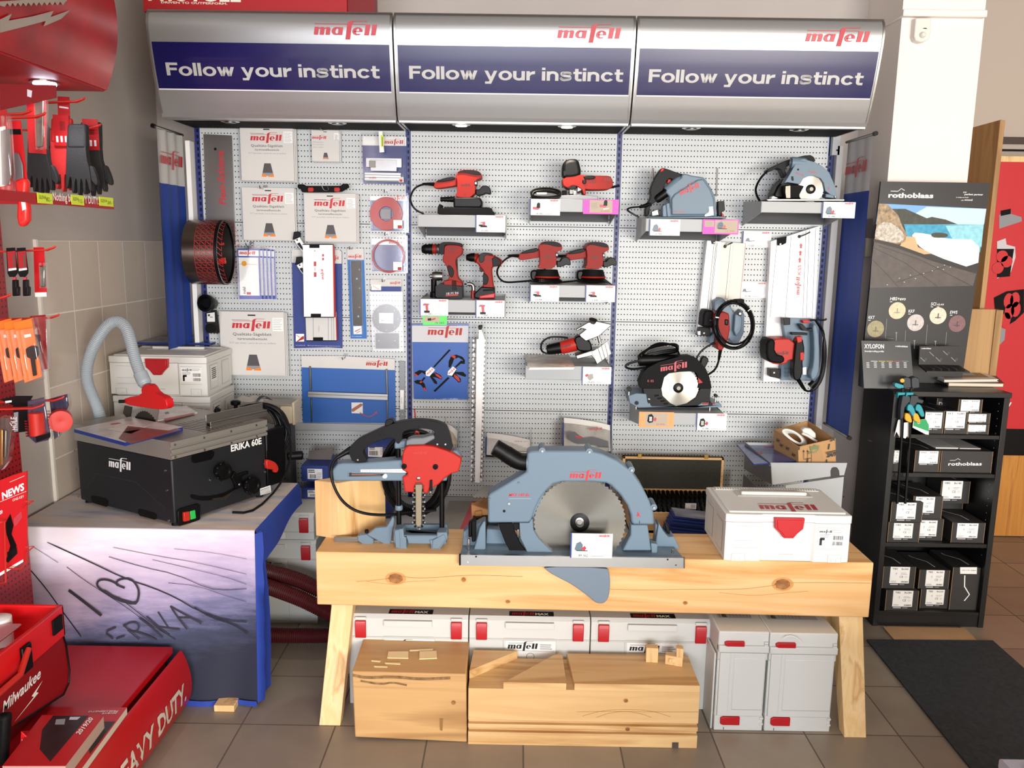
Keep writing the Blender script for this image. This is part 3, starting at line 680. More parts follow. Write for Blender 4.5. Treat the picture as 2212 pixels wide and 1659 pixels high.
b=MB();b.o('B2','165,270 300,262 745,275 765,300 770,1450 600,1440 195,1450',-.012,.008,DBLUE);b.flat('B2','165,268 740,275 764,300 764,440 165,428',-.0125,CARD);b.plogo('B2',(640,390),(728,392),-.013,LOGO,2.2)
b.flat('B2','215,1278 315,1278 315,1370 215,1370',-.013,WHITE);b.flat('B2','225,1370 290,1310 312,1305 312,1340 240,1370',-.0132,HEADRED);b.pstroke('B2','225,1292 262,1320',-.0134,.002,HEADRED);b.ptxt('mafell  Bearbeitungssystem','B2',(215,1418),(745,1430),9,-.013,CARD);b.solo('rail_kit_card','tall blue card of a rail kit behind the short white rails','packaging card')
t=thing('short_guide_rail','short white guide rail with red arrows in front of the blue card','guide rail',Y('B2',490,1075,-.06))
WRAIL=mat('rail_white','#f6f6f4',.35)
b=MB();b.o('B2','297,215 655,215 668,1075 312,1075',-.07,.02,WRAIL);b.flat('B2','430,415 460,415 460,470 430,470',-.0705,SIGRED);b.flat('B2','440,488 446,488 446,525 440,525',-.0705,SIGRED);b.flat('B2','432,543 462,543 462,598 432,598',-.0705,SIGRED)
for y0 in(340,385):b.flat('B2','530,%d 552,%d 552,%d 530,%d'%(y0-14,y0-14,y0+14,y0+14),-.0705,SIGRED)
p=Y('B2',548,630,-.0705);q=Y('B2',540,505,-.0705);b.logo(p,q-p,(-1,0,0),(q-p).length,SIGRED,1);b.part('rail',t,.001)
b=MB();b.o('B2','655,215 668,235 685,1080 668,1080',-.068,.018,HEADRED);b.part('red_edge',t)
b=MB();b.o('B2','378,208 497,208 497,252 378,252',-.072,.024,SOFT);b.o('B2','395,1038 515,1038 515,1080 395,1080',-.072,.024,SOFT);b.o('B2','297,208 655,206 655,216 297,216',-.071,.022,BLACK);b.o('B2','312,1075 668,1075 668,1086 312,1086',-.071,.022,BLACK);p=Y('B2',442,287,-.07);b.disc((p.x,p.z),.002,-.0707,-.07,BLACK,10);b.part('end_cap',t)
t=thing('plain_guide_rail','light grey ribbed rail hanging lower behind the short white rail','guide rail',Y('B2',515,1365,-.035))
b=MB();b.o('B2','330,1020 690,1020 700,1358 342,1358',-.045,.02,mat('rail_grey','#cfcfcb',.4))
for xx in(420,600,640,665):b.o('B2','%d,1085 %d,1085 %d,1355 %d,1355'%(xx,xx+5,xx+8,xx+3),-.0458,.001,GREYINK)
p=Y('B2',495,1250,-.0462);b.txt('mafell Bearbeitungssystem',p,(0,0,1),(-1,0,0),SIGRED,w=.026,h=.003);b.part('rail',t,.001)
b=MB();b.o('B2','422,1320 540,1320 540,1362 422,1362',-.047,.022,SOFT);b.o('B2','342,1355 700,1355 700,1366 342,1366',-.046,.02,BLACK);b.part('end_cap',t)
b=MB();b.o('B2','688,1080 700,1080 706,1355 696,1355',-.044,.018,HEADRED);b.part('red_edge',t)
for dy,w in((0,'upper of the two white angled clamps behind the short white rail'),(300,'lower of the two white angled clamps behind the short white rail')):
 t=thing('rail_clamp',w,'clamp',Y('B2',260,320+dy,-.055),'angled rail clamps')
 sh=lambda s:' '.join('%g,%g'%(x+(30 if dy else 0),y+dy) for x,y in nums(s))
 b=MB();b.o('B2',sh('190,60 245,55 265,75 262,115 205,140 175,155 185,100'),-.062,.02,BLACK);b.part('jaw',t,.002)
 b=MB();b.o('B2',sh('195,160 260,125 330,240 325,330 250,240'),-.055,.012,WHITE);b.o('B2',sh('228,200 262,185 300,250 300,285 270,255'),-.0555,.003,BLACK);p=Y('B2',*nums(sh('232,157'))[0],-.056);b.disc((p.x,p.z),.0035,-.0565,-.055,BLACK,12);b.part('arm',t,.001)
t=thing('narrow_blister','narrow tall blue blister pack with black strip and two blue screw caps','blister pack',Y('B2',960,1335,-.015))
b=MB();b.o('B2','828,260 1025,258 1062,1335 872,1335',-.008,.004,mat('card_azure','#1b6ab5',.45));b.flat('B2','828,260 1025,258 1030,395 832,392',-.0085,CARD);b.plogo('B2',(843,368),(1000,370),-.009,LOGO,1.05);b.ptxt('mafell','B2',(885,1312),(1000,1315),8,-.009,WHITE);b.part('card',t)
b=MB();b.o('B2','872,410 992,405 1008,1180 900,1180',-.026,.016,SOFT);b.part('strip',t,.003)
b=MB();b.o('B2','903,1188 1000,1185 1004,1280 908,1282',-.0275,.001,WHITE);b.flat('B2','920,1245 990,1212 990,1222 922,1258',-.028,HEADRED);b.flat('B2','935,1265 990,1238 990,1250 945,1272',-.028,GREYINK);b.part('insert',t)
b=MB()
for x,y in((945,620),(962,1070)):
 p=Y('B2',x,y,-.027);b.disc((p.x,p.z),.004,-.028,-.0262,mat('screw_blue','#3f8fd6',.3),14)
b.part('screw_cap',t)
b=MB();b.o('B2','862,400 1005,396 1022,1290 892,1290',-.03,.001,CLEAR)
for y in(510,735,960):
 p=Y('B2',975,y,-.03);b.ball((p.x,-.03,p.z),(.004,.003,.006),CLEAR,6)
b.part('blister',t)
t=thing('rail_card','wide blue card with a level alloy rail, standing on the grey ledge','packaging card',Y('B3',1330,840,-.02))
AZ=mat('card_azure','#1b6ab5',.45)
b=MB();b.o('B3','832,140 1250,140 1820,172 1828,850 850,842',-.012,.006,BLUE);b.flat('B3','832,140 1250,140 1820,172 1820,290 836,260',-.0125,CARD);b.plogo('B3',(1515,240),(1745,246),-.013,HEADRED,1);b.flat('B3','1362,632 1480,632 1482,748 1365,745',-.013,PAPER)
b.flat('B3','1365,700 1460,640 1480,650 1475,668 1382,730 1366,725',-.0133,mat('print_copper','#a8694a',.5));b.pstroke('B3','1450,735 1500,770 1550,785 1600,760 1625,735',-.0135,.0035,SIGRED);b.flat('B3','1605,735 1632,722 1632,752',-.0137,SIGRED);b.part('card',t)
b=MB();b.o('B3','902,515 1745,545 1745,608 898,575',-.034,.018,ALU);b.o('B3','902,540 1745,570 1745,576 902,546',-.0348,.002,STEEL);b.part('alloy_rail',t,.002)
for xs in('915,250 932,250 942,500 922,500','1722,280 1740,280 1748,545 1730,545','930,590 945,590 945,840 935,840','1730,610 1745,610 1745,845 1735,845'):
 b=MB();b.o('B3',xs,-.022,.008,DSTEEL);b.part('cable_tie',t,.001)
b=MB();b.o('B3','1870,195 1925,200 1925,880 1875,880',-.016,.01,mat('rail_zinc','#84868a',.45,.4));b.flat('B3','1875,500 1915,502 1912,705 1875,705',-.0165,WHITE);p=Y('B3',1886,650,-.017);b.lines(p.x,p.z+.03,p.x+.005,.004,7,-.017,GREYINK,.0015)
p=Y('B3',1898,755,-.0165);b.disc((p.x,p.z),.003,-.017,-.0165,PALEINK,10);b.solo('narrow_rail','narrow grey metal strip with white sticker beside the wide blue card','rail',bevel=.001)
t=thing('clamp_card','blue and white card picturing two lever clamps','packaging card',Y('B5',335,845,-.03))
b=MB();b.o('B5','82,165 590,165 585,845 100,838',-.03,.012,mat('card_royal','#0f4fa3',.4));b.flat('B5','82,180 588,182 586,330 82,326',-.0305,mat('card_silver','#c9cacc',.45));b.plogo('B5',(222,262),(535,266),-.031,HEADRED,1.05);b.part('card',t)
b=MB();W1=-.0312
for s in('415,393 430,400 285,555 272,548','190,640 205,650 165,695 152,688','105,625 108,600 150,578 190,585 215,590 240,560 268,565 285,580 265,610 295,600 340,625 355,650 345,665 310,648 270,640 305,680 310,705 285,700 245,640 205,620 170,600 130,635','100,680 130,665 165,670 195,700 210,750 190,745 160,710 120,700',
'435,450 480,440 535,460 558,490 555,525 520,520 540,490 500,465 460,480 445,520 425,560 410,550 412,500','525,490 540,505 480,555 470,545','405,640 420,650 290,775 275,765','400,605 430,560 465,545 485,565 475,595 540,595 570,625 560,640 500,620 470,610 520,655 520,685 500,690 450,640 420,630'):
 b.flat('B5',s,W1,SOFT);W1-=.00012
for s in('105,605 140,628 130,640 102,618','180,745 195,732 212,755 208,770','432,455 440,438 475,455 468,480','285,605 320,620 350,645 345,660 300,630','460,615 500,640 515,680 500,680 460,640','150,685 170,672 175,690 155,695'):
 b.flat('B5',s,W1,HEADRED);W1-=.00012
for p4,la in(('205,595 255,550 290,575 240,635 208,628',((220,622),(275,575))),('405,590 450,545 482,570 440,630 402,622',((415,617),(470,570)))):
 b.flat('B5',p4,W1,WHITE);b.plogo('B5',*la,W1-.0002,SIGRED,1.2);W1-=.0003
b.part('clamp_picture',t)
b=MB();b.o('B5','80,165 592,165 595,185 585,850 98,850 95,830 578,830 582,185 80,180',-.033,.002,CLEAR);b.part('wrap',t)
t=thing('tall_guide_rail','tall white slotted rail with black scale marks standing in front of middle board','guide rail',Y('B5',680,1580,-.1))
b=MB();b.o('B5','682,215 705,215 735,300 690,1590 645,1585 660,300 678,300',-.1,.03,WRAIL);b.part('rail',t,.001)
N=31
for s in(-1,1):
 b=MB()
 for i in range(N):
  y=300+i*41.5
  f=i/N
  for x in((642-f*20,) if s<0 else(728-f*34,)):
   b.o('B5','%g,%g %g,%g %g,%g %g,%g'%(x-9,y,x+10,y,x+10,y+38,x-9,y+38),-.094,.02,mat('scale_grey','#bdbcb8',.45) if(i+(s>0))%2 else mat('scale_dark','#6f6d6b',.5))
   b.o('B5','%g,%g %g,%g %g,%g %g,%g'%(x+s*8-6,y+4,x+s*8+6,y+4,x+s*8+6,y+24,x+s*8-6,y+24),-.0945,.018,WHITE)
   if i%3==2:b.o('B5','%g,%g %g,%g %g,%g %g,%g'%(x-5,y+20,x+5,y+20,x+5,y+31,x-5,y+31),-.0952,.002,BLACK)
 b.part('notched_scale',t)
b=MB();b.o('B5','675,182 712,180 712,200 704,218 682,218 676,205',-.105,.04,BLACK);b.part('stop',t,.002)
# == wall shelves with price cards and tools
def shelf(x0,x1,z,lip,label):
 t=thing('wall_shelf',label,'shelf',((x0+x1)/2,-.135,z),'small grey shelves on the pegboard')
 b=MB();b.box((x0,-.27,z-.003),(x1,-.002,z),SHELFM);b.box((x0,-.27,z-lip),(x1,-.266,z),SHELFM);b.box((x0,-.266,z-lip),(x1,-.25,z-lip+.003),ALU);b.part('tray',t,.0015)
 for x in(x0,x1-.002):
  b=MB();b.prx([(-.27,z),(-.27,z-lip),(-.002,z-.09),(-.002,z+.01)],x,x+.002,SHELFM);b.part('side_plate',t)
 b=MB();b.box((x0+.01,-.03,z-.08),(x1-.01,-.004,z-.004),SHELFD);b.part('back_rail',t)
 return t
SHELVES=[(-.372,-.026,1.637,.048,'shelf under the red rectangular-base sander'),(.069,.413,1.704,.049,'shelf under the red jigsaw with a pink card'),
(-.365,-.026,1.304,.05,'shelf under the two red cordless drills'),(.075,.411,1.369,.049,'shelf under the two round red sanders'),(.063,.407,1.044,.057,'shelf under the tilted silver dowel jointer'),
(.526,.872,1.635,.05,'shelf under the grey plunge saw with pink card'),(.974,1.32,1.707,.043,'shelf under the small grey circular saw beside the banner'),(.528,.876,.858,.05,'shelf under the black circular saw, lowest on the board')]
for q in SHELVES:shelf(*q)
def mini(b,kind,cx,cz,s,y):
 P=lambda pts,m,o=0:b.poly([(cx+u*s,y-o,cz+v*s) for u,v in pts],m)
 if kind=='sander':
  P([(-.5,.15),(0,.3),(.25,.3),(.25,-.1),(-.05,-.1),(-.05,.15)],SIGRED);P([(-.3,-.3),(.5,-.3),(.4,-.1),(-.25,-.1)],BLACK,.0001);P([(-.45,-.2),(-.05,-.2),(-.05,0),(-.45,0)],BLACK,.0002)
 elif kind=='jigsaw':
  P([(-.5,-.15),(.0,-.2),(.2,-.15),(.3,.1),(-.5,.1)],SIGRED);P([(-.1,.0),(.3,.0),(.3,.5),(.1,.6),(-.05,.45)],BLACK,.0001);P([(-.1,-.4),(.5,-.3),(.45,-.25),(-.1,-.3)],STEEL,.0001)
 elif kind=='drill':
  P([(-.5,.3),(.2,.3),(.3,.5),(-.3,.55)],SIGRED);P([(-.15,.3),(.15,.3),(.2,-.3),(-.1,-.3)],SIGRED,.0001);P([(-.3,-.3),(.35,-.3),(.35,-.55),(-.3,-.55)],BLACK,.0002)
 elif kind=='saw':
  P([(-.5,-.2),(-.35,.3),(-.05,.45),(.15,.2),(.15,-.3),(-.4,-.3)],CASTD);P([(.0,-.2),(.3,.1),(.45,-.1),(.3,-.3)],SIGRED,.0001);P([(-.35,-.35),(.55,-.35),(.55,-.28),(-.35,-.28)],INK,.0001)
 elif kind=='blacksaw':
  P([(-.5,-.3),(-.4,.4),(-.05,.5),(.15,.2),(.1,-.4),(-.3,-.5)],BLACK);P([(.05,-.2),(.3,.15),(.5,.0),(.4,-.3)],SIGRED,.0001);P([(-.3,-.3),(-.3,.2),(.0,.2),(.0,-.3)],STEEL,.0002)
 elif kind=='rail':
  P([(-.5,-.15),(-.35,.2),(-.1,.25),(.05,-.15)],CASTD);P([(-.1,-.2),(.6,-.1),(.6,-.02),(-.1,-.1)],GREYINK,.0001)
 else:
  P([(-.5,.1),(-.2,.3),(.0,.1),(-.3,-.1)],SIGRED);P([(-.1,.2),(.4,.3),(.5,-.2),(.1,-.5),(-.2,-.2)],DSTEEL,.0001)
def price_card(c,x0,y0,x1,y1,kind,price,label,yf=-.276,bg=None,tilt=0):
 a=Y(c,x0,y0,yf);d=Y(c,x1,y1,yf);W,H=d.x-a.x,a.z-d.z;y=yf-.0016
 b=MB();b.box((a.x,yf-.0012,d.z),(d.x,yf,a.z),bg or WHITE)
 if bg is None:
  b.rect(a.x,d.z,a.x+.035*W,a.z,y,DBLUE);b.rect(a.x+.66*W,a.z-.14*H,a.x+.95*W,a.z-.04*H,y,mat('logo_pill','#e8b9bd',.5));b.logo((a.x+.68*W,y-.0003,a.z-.12*H),UX,UZ,.24*W,LOGO,.9)
  b.lines(a.x+.09*W,a.z-.07*H,a.x+.4*W,.07*H,2,y,PALEINK,.02*H)
  mini(b,kind,a.x+.25*W,a.z-.55*H,.3*W,y-.0002);b.lines(a.x+.52*W,a.z-.28*H,a.x+.8*W,.055*H,9,y,PALEINK,.02*H);b.lines(a.x+.87*W,a.z-.32*H,a.x+.96*W,.06*H,8,y,PALEINK,.018*H)
  b.lines(a.x+.5*W,d.z+.09*H,a.x+.85*W,.05*H,1,y,GREYINK,.02*H)
  b.txt(price,(a.x+.2*W,y,d.z+.05*H),UX,UZ,INK,h=.1*H,w=.26*W,shear=.2,bold=.01)
 else:
  u0,u1=(.18,.82) if kind!='saw' else(.34,.97)
  b.rect(a.x+u0*W,d.z+.1*H,a.x+u1*W,a.z-.06*H,y,KRAFT)
  if kind=='saw':b.rect(a.x+.05*W,d.z+.5*H,a.x+.31*W,a.z-.1*H,y,KRAFT);b.lines(a.x+.07*W,a.z-.2*H,a.x+.29*W,.1*H,3,y-.0003,GREYINK,.02*H)
  mini(b,kind,a.x+(u0+.3*(u1-u0) if kind!='jigsaw' else u0+.65*(u1-u0))*W,a.z-.42*H,.27*W,y-.0003);b.lines(a.x+(u0+.04)*W,a.z-.25*H,a.x+(u0+.25)*W,.08*H,5,y-.0003,GREYINK,.02*H)
  b.txt(price,(a.x+(u1-.32)*W,y-.0003,d.z+.16*H),UX,UZ,LOGO,w=.27*W,h=.1*H,shear=.1)
 o=b.solo('price_card',label,'price card','price cards on the shelves')
 return o
price_card('B4',705,603,992,772,'sander','16 260,-','white price card below the red rectangular-base sander')
price_card('B4',1232,447,1522,608,'jigsaw','14 166,-','white price card on the jigsaw shelf')
price_card('B4',1750,450,2088,597,'jigsaw','12 600,-','neon pink price card on the jigsaw shelf',bg=PINK)
price_card('B4',163,1415,440,1578,'drill','17 545,-','white price card below the larger cordless drill')
price_card('B4',705,1428,985,1592,'drill','7 250,-','white price card below the smaller cordless drill')
b=MB();yq=-.277;b.o('B4','192,1578 428,1578 426,1668 194,1668',yq,.001,LIME);b.flat('B4','207,1583 358,1583 356,1640 207,1638',yq-.0004,KRAFT);b.flat('B4','240,1605 275,1600 278,1625 242,1625',yq-.0007,BLACK);b.flat('B4','280,1608 318,1600 318,1612 282,1622',yq-.0007,HEADRED);b.ptxt('16 265,-','B4',(315,1655),(415,1655),18,yq-.0006,INK,0,.2)
b.solo('price_card','neon green note hanging under the larger drill price card','price card','price cards on the shelves')
price_card('B4',1232,1282,1512,1440,'sander','13 304,-','white price card below the round sander nearer the drills')
price_card('B4',1770,1283,2052,1446,'sander','13 304,-','white price card below the round sander nearer the blue upright')
price_card('B5',1606,548,1865,705,'dowel','29 603,-','white price card below the silver dowel jointer')
price_card('B6',328,686,585,827,'saw','15 705,-','white price card on the plunge saw shelf')
price_card('B6',785,685,1083,816,'saw','13 799,-','neon pink price card on the plunge saw shelf',bg=PINK)
price_card('B6',1805,537,2076,678,'saw','9 186,-','white price card beside the banner under the small circular saw',-.278)
price_card('B7',230,940,508,1070,'blacksaw','23 970,-','orange price card below the black circular saw',bg=PEACH)
price_card('B7',697,952,936,1093,'blacksaw','23 386,-','white price card beside the orange one below the black saw')
price_card('B6',1125,787,1360,928,'rail','17 305,-','white price card on the board between the tops of the two rail saws',-.012)
price_card('B6',1100,1218,1322,1358,'rail','25 190,-','white price card on the board beside the half-metal rail, lower of two',-.012)
def tool(name,label,cat,z,group=None):return thing(name,label,cat,(0,-.15,z),group)
GRIP=mat('grip_black','#070708',.5,spec=.22)
def recenter(t):
 ks=kids(t);c=sum((V(k.location) for k in ks),V((0,0,0)))/len(ks);c.z=0;c.y=0
 t.location=V(t.location)+c
 for k in ks:k.location=V(k.location)-c
def sander(kind,c,T,label,z,yf):
 t=tool('orbital_sander',label,'sander',z,'red sanders on the shelves')
 s=lambda q:' '.join('%g,%g'%T(x,y) for x,y in nums(q))
 b=MB();b.o(c,s('525,265 512,222 522,198 545,170 600,158 680,160 735,175 762,200 764,240 745,250 705,262 700,430 512,430 510,400 526,390'),yf,.095,RED,1);p=Y(c,*T(565,318),yf);q=Y(c,*T(650,318),yf);b.logo((p.x,yf-.0006,p.z),UX,UZ,q.x-p.x,INK,1.1);p=Y(c,*T(595,395),yf);b.lines(p.x,p.z,p.x+.012,.004,1,yf-.0006,INK,.002);b.part('body',t,.012,3)
 b=MB();b.o(c,s('527,198 548,172 600,160 680,162 733,177 758,202 755,214 700,212 620,192 560,186'),yf-.004,.103,GRIP,1);b.part('top_grip',t,.008,3)
 b=MB();b.o(c,s('300,338 297,318 320,270 400,246 522,218 530,320 515,318 440,330 340,346'),yf+.02,.055,RED,1);b.part('handle',t,.012,3)
 b=MB();b.o(c,s('322,272 400,242 508,222 508,262 340,284'),yf+.016,.063,GRIP,1);b.part('handle_grip',t,.008,3)
 b=MB();b.o(c,s('692,270 722,275 720,315 692,310'),yf-.002,.04,BLACK);q=Y(c,*T(708,292),yf-.0025);b.rect(q.x-.004,q.z-.004,q.x+.003,q.z+.004,yf-.0028,PALEINK);b.part('switch',t,.001)
 b=MB();b.o(c,s('705,345 740,358 758,325 790,312 830,320 850,345 856,402 800,388 785,402 742,412 708,412'),yf+.015,.06,BLACK,1);b.part('front_knob',t,.012,3)
 if kind=='delta':
  b=MB();b.o(c,s('490,425 510,428 700,428 752,432 770,470 768,505 750,532 490,530'),yf-.002,.1,BLACK);b.part('skirt',t,.008,3)
  p=Y(c,*T(365,447),yf+.05);q=Y(c,*T(500,450),yf+.05);b=MB();b.lathe([(0,.0085),(.012,.0085),(q.x-p.x,.012)],(p.x,yf+.05,p.z),UX,BLACK,18);b.part('dust_port',t)
  b=MB();b.o(c,s('365,532 860,532 866,560 885,570 885,600 365,600 335,585 337,525 355,490 372,500'),yf-.01,.11,SOFT);b.o(c,s('400,520 830,525 830,535 400,535'),yf,.09,BLACK);b.part('sanding_pad',t,.003)
  b=MB();b.wire(c,s('310,302 195,300 110,340 70,430 85,500 130,555 205,588'),[yf+.05]*3+[yf-.03]*4,.0042,BLACK)
 else:
  b=MB();q=Y(c,*T(606,470),yf);cx=q.x
  for nm,pr,m in(('skirt',[(440,100),(500,118),(512,122)],SOFT),('red_ring',[(505,124),(516,128),(522,124)],RED),('sanding_pad',[(522,115),(548,146),(560,152),(566,148)],BLACK)):
   b=MB();zz=[Y(c,*T(606,v),yf).z for v,r in pr];sc=abs(Y(c,*T(706,470),yf).x-Y(c,*T(606,470),yf).x)/100*1.13
   b.lathe([(zz[0]-z0,r*sc) for z0,(v,r) in zip(zz,pr)],(cx,yf+.045,zz[0]),(0,0,-1),m,36);b.part(nm,t)
  b=MB();b.o(c,s('430,450 470,440 500,445 510,540 440,545 425,500'),yf+.03,.05,BLACK,1);b.part('dust_box',t,.006)
  b=MB();b.wire(c,s('300,302 235,298 150,340 80,420 70,480 110,540 170,565 320,555 440,545'),[yf+.05]*4+[yf+.02]*5,.004,BLACK)
 b.tube([Y(c,*T(305,303),yf+.048),Y(c,*T(245,300),yf+.05),Y(c,*T(190,300),yf+.05)],[.008,.006,.0045],BLACK,8);b.part('cord',t)
 recenter(t);settle(t,z);return t
sander('delta','B4',lambda x,y:(x,y),'red sander with black rectangular pad and looping cord',1.637,-.2)
T2=lambda x,y:(1314+(x-512)*.915,882+(y-158)*.985)
sd=sander('round','B4',T2,'red round-pad sander nearer the drills, long cord loop before the board',1.369,-.2)
p=Y('B4',1314,882,-.2);q=Y('B4',1764,886,-.2)
dup(sd,(q.x-p.x+.006,.064,0),'red round-pad sander nearer the blue upright, behind the other sander knob',.06)
t=tool('jigsaw','red and black barrel-grip jigsaw with coiled cable on the middle board','jigsaw',1.704);yf=-.2
b=MB();b.o('B4','1548,290 1545,225 1735,195 1750,205 1960,208 2010,212 2035,250 2037,310 2010,335 1960,345 1790,345 1765,335 1782,392 1748,392 1740,350 1690,310 1640,300 1600,330 1560,310',yf,.08,RED,1);b.plogo('B4',(1800,278),(1872,278),yf-.0006,INK,1.1)
for i in range(4):b.flat('B4','%d,225 %d,225 %d,262 %d,262'%(1960+i*18,1966+i*18,1966+i*18,1960+i*18),yf-.0006,MDARK)
b.part('body',t,.012,3)
b=MB();b.o('B4','1545,235 1545,110 1560,75 1600,46 1660,42 1695,50 1712,80 1733,180 1700,222 1640,234',yf-.003,.086,GRIP,1);b.flat('B4','1556,165 1578,160 1580,205 1558,210',yf-.0036,BLACK);b.part('head',t,.014,3)
b=MB();b.o('B4','1744,207 1868,205 1865,240 1800,246 1760,242',yf-.003,.086,GRIP,1);b.o('B4','1738,245 1778,240 1780,285 1742,290',yf-.004,.03,BLACK,1);b.part('grip',t,.006)
b=MB();b.o('B4','1555,290 1682,300 1682,335 1645,345 1590,335 1565,310',yf+.004,.07,BLACK);b.o('B4','1612,335 1668,335 1668,390 1612,390',yf+.02,.04,DSTEEL);b.o('B4','1690,310 1738,340 1730,350 1710,380 1690,365',yf+.002,.01,STEEL);b.o('B4','1690,365 1735,340 1740,352 1715,380 1692,380',yf-.004,.012,BLACK);b.part('nose',t,.004)
b=MB();b.o('B4','1502,420 1545,398 1640,395 1690,392 1890,405 1890,440 1502,440',yf-.008,.085,mat('foot_grey','#77777a',.45,.4));b.o('B4','1545,350 1590,350 1590,400 1545,400',yf+.01,.04,SOFT);b.o('B4','1655,355 1678,355 1678,390 1655,390',yf+.0,.01,WHITE);b.part('foot_plate',t,.002)
b=MB();b.wire('B4','2000,325 2050,315 2100,305',yf+.04,.005,BLACK)
for k in range(6):
 r=[(1240+k*3,375+k*10),(1262,345+k*6),(1330,328+k*7),(1430,326+k*8),(1510,345+k*8),(1535,375+k*8),(1500,405+k*4),(1400,415+k*3),(1300,412+k*3),(1248,398+k*5)]
 b.tube(chaikin([tuple(Y('B4',x,y,yf-.02+.012*(k%3)+.03*math.sin(i*.63))) for i,(x,y) in enumerate(r)],2),.0036,BLACK,6,True)
b.o('B4','1295,370 1395,370 1392,388 1300,388',yf-.035,.006,WHITE);b.part('cable',t)
recenter(t);settle(t,1.704)
def chuck(b,c,x0,x1,y,yc,prof,m):
 p=Y(c,x0,y,yc);q=Y(c,x1,y,yc);L=(q-p).length;b.lathe([(u*L,r*L) for u,r in prof],p,q-p,m,26)
t=tool('cordless_drill','larger red cordless drill with big black lettered battery','drill',1.304,'red cordless drills');yf=-.19;yc=yf+.035
b=MB();b.o('B4','398,965 400,880 440,868 560,872 578,905 576,960 540,988 520,1000 512,1040 525,1110 530,1190 575,1230 578,1272 400,1262 385,1238 410,1215 452,1205 432,1100 405,1045 388,1040 386,990',yf,.07,RED,1);b.plogo('B4',(438,915),(512,915),yf-.0006,INK,1);b.ptxt('ASB18 M bl','B4',(445,942),(495,942),10,yf-.0006,INK);b.part('body',t,.011,3)
b=MB();b.o('B4','345,880 370,850 410,840 530,848 570,862 580,890 560,885 540,872 420,868 402,880 400,960 372,965 350,930',yf-.004,.078,GRIP,1);b.part('gear_cover',t,.008,3)
b=MB();b.o('B4','428,1072 455,1066 497,1112 492,1170 472,1192 450,1165',yf-.003,.076,GRIP,1);b.o('B4','472,1010 515,975 528,1090 526,1150 498,1105',yf+.01,.055,BLACK,1);b.part('grip',t,.006)
b=MB();chuck(b,'B4',183,290,912,yc,[(0,.2),(.04,.32),(.3,.44),(.4,.45),(.42,.42),(.6,.42),(.62,.46),(1,.46)],BLACK);b.part('chuck',t)
b=MB();chuck(b,'B4',290,325,912,yc,[(0,1.3),(1,1.3)],RED);b.part('chuck_ring',t)
b=MB();chuck(b,'B4',325,372,912,yc,[(0,.9),(.2,1.02),(.8,1.05),(1,.9)],STEEL);b.part('chuck_collar',t)
b=MB();b.o('B4','388,990 408,1000 410,1042 390,1040',yf+.012,.046,RED,1);b.part('trigger',t,.004)
b=MB();b.o('B4','318,1272 358,1245 400,1255 575,1275 575,1388 480,1392 335,1380 318,1370',yf-.014,.098,BLACK);b.flat('B4','420,1356 535,1345 535,1362 412,1368',yf-.0146,HEADRED);b.ptxt('18 M 94','B4',(422,1354),(540,1346),22,yf-.0149,PALEINK,.02);b.part('battery',t,.006,3)
b=MB();b.o('B4','395,1222 470,1208 575,1238 575,1270 400,1258',yf-.008,.086,RED)
for x in(485,500,515):b.o('B4','%d,1225 %d,1210 %d,1310 %d,1312'%(x-8,x,x+6,x-2),yf-.0148,.004,BLACK)
b.part('battery_foot',t,.004)
recenter(t);settle(t,1.304)
t=tool('cordless_drill','smaller slim red cordless drill with flat black and red battery','drill',1.304,'red cordless drills');yf=-.185;yc=yf+.03
b=MB();b.o('B4','715,1000 760,962 800,958 880,980 950,1015 966,1042 955,1070 920,1088 870,1092 862,1130 880,1285 892,1310 890,1340 770,1300 775,1250 790,1190 780,1130 745,1095 735,1070 700,1045',yf,.06,RED,1);b.plogo('B4',(805,1028),(870,1035),yf-.0006,INK,1);b.part('body',t,.01,3)
b=MB();chuck(b,'B4',612,698,1000,yc,[(0,.15),(.05,.3),(.5,.46),(1,.5)],BLACK);b.part('chuck',t)
b=MB();chuck(b,'B4',697,735,1008,yc,[(0,1.15),(1,1.2)],RED);b.part('chuck_ring',t)
b=MB();b.o('B4','735,985 760,958 800,952 870,965 870,980 790,975 790,1040 750,1055 738,1030',yf-.003,.066,BLACK,1);b.part('gear_cover',t,.005)
b=MB();b.o('B4','775,1155 795,1150 835,1195 820,1260 790,1270 776,1240',yf-.003,.066,GRIP,1);b.o('B4','862,1010 900,990 950,1030 950,1068 900,1090 870,1090 868,1050',yf-.002,.064,GRIP);b.part('grip',t,.006)
b=MB();b.o('B4','740,1090 772,1090 778,1140 752,1145 745,1120',yf+.01,.04,BLACK,1);b.part('trigger',t,.004)
b=MB();b.o('B4','692,1352 760,1285 890,1292 892,1395 740,1402 695,1392',yf-.008,.076,BLACK);b.o('B4','740,1370 892,1342 892,1395 738,1402',yf-.0095,.079,mat('battery_red','#c01a1e',.4));b.flat('B4','775,1310 880,1305 880,1322 778,1328',yf-.0086,SOFT);b.part('battery',t,.004)
recenter(t);settle(t,1.304)
t=tool('angle_attachment','grey angled drill attachment with black collar beside the larger drill battery','drill attachment',1.304,'angle attachments');yf=-.16
b=MB();p=Y('B4',258,1220,yf);q=Y('B4',385,1222,yf);L=(q-p).length
b.lathe([(.04*L,.008),(.22*L,.008),(.22*L,.016),(.5*L,.02),(L,.016)],p,q-p,STEEL,22);b.part('head',t)
b=MB();b.lathe([(0,.004),(.25*L,.004)],p,q-p,BLACK,8);b.part('bit_holder',t)
b=MB();r=Y('B4',300,1250,yf);b.lathe([(0,.012),(.05,.012),(.055,.016),(.075,.016)],(r.x,yf,r.z),(0,.1,-1),BLACK,18);b.part('collar',t)
recenter(t);settle(t,1.304)
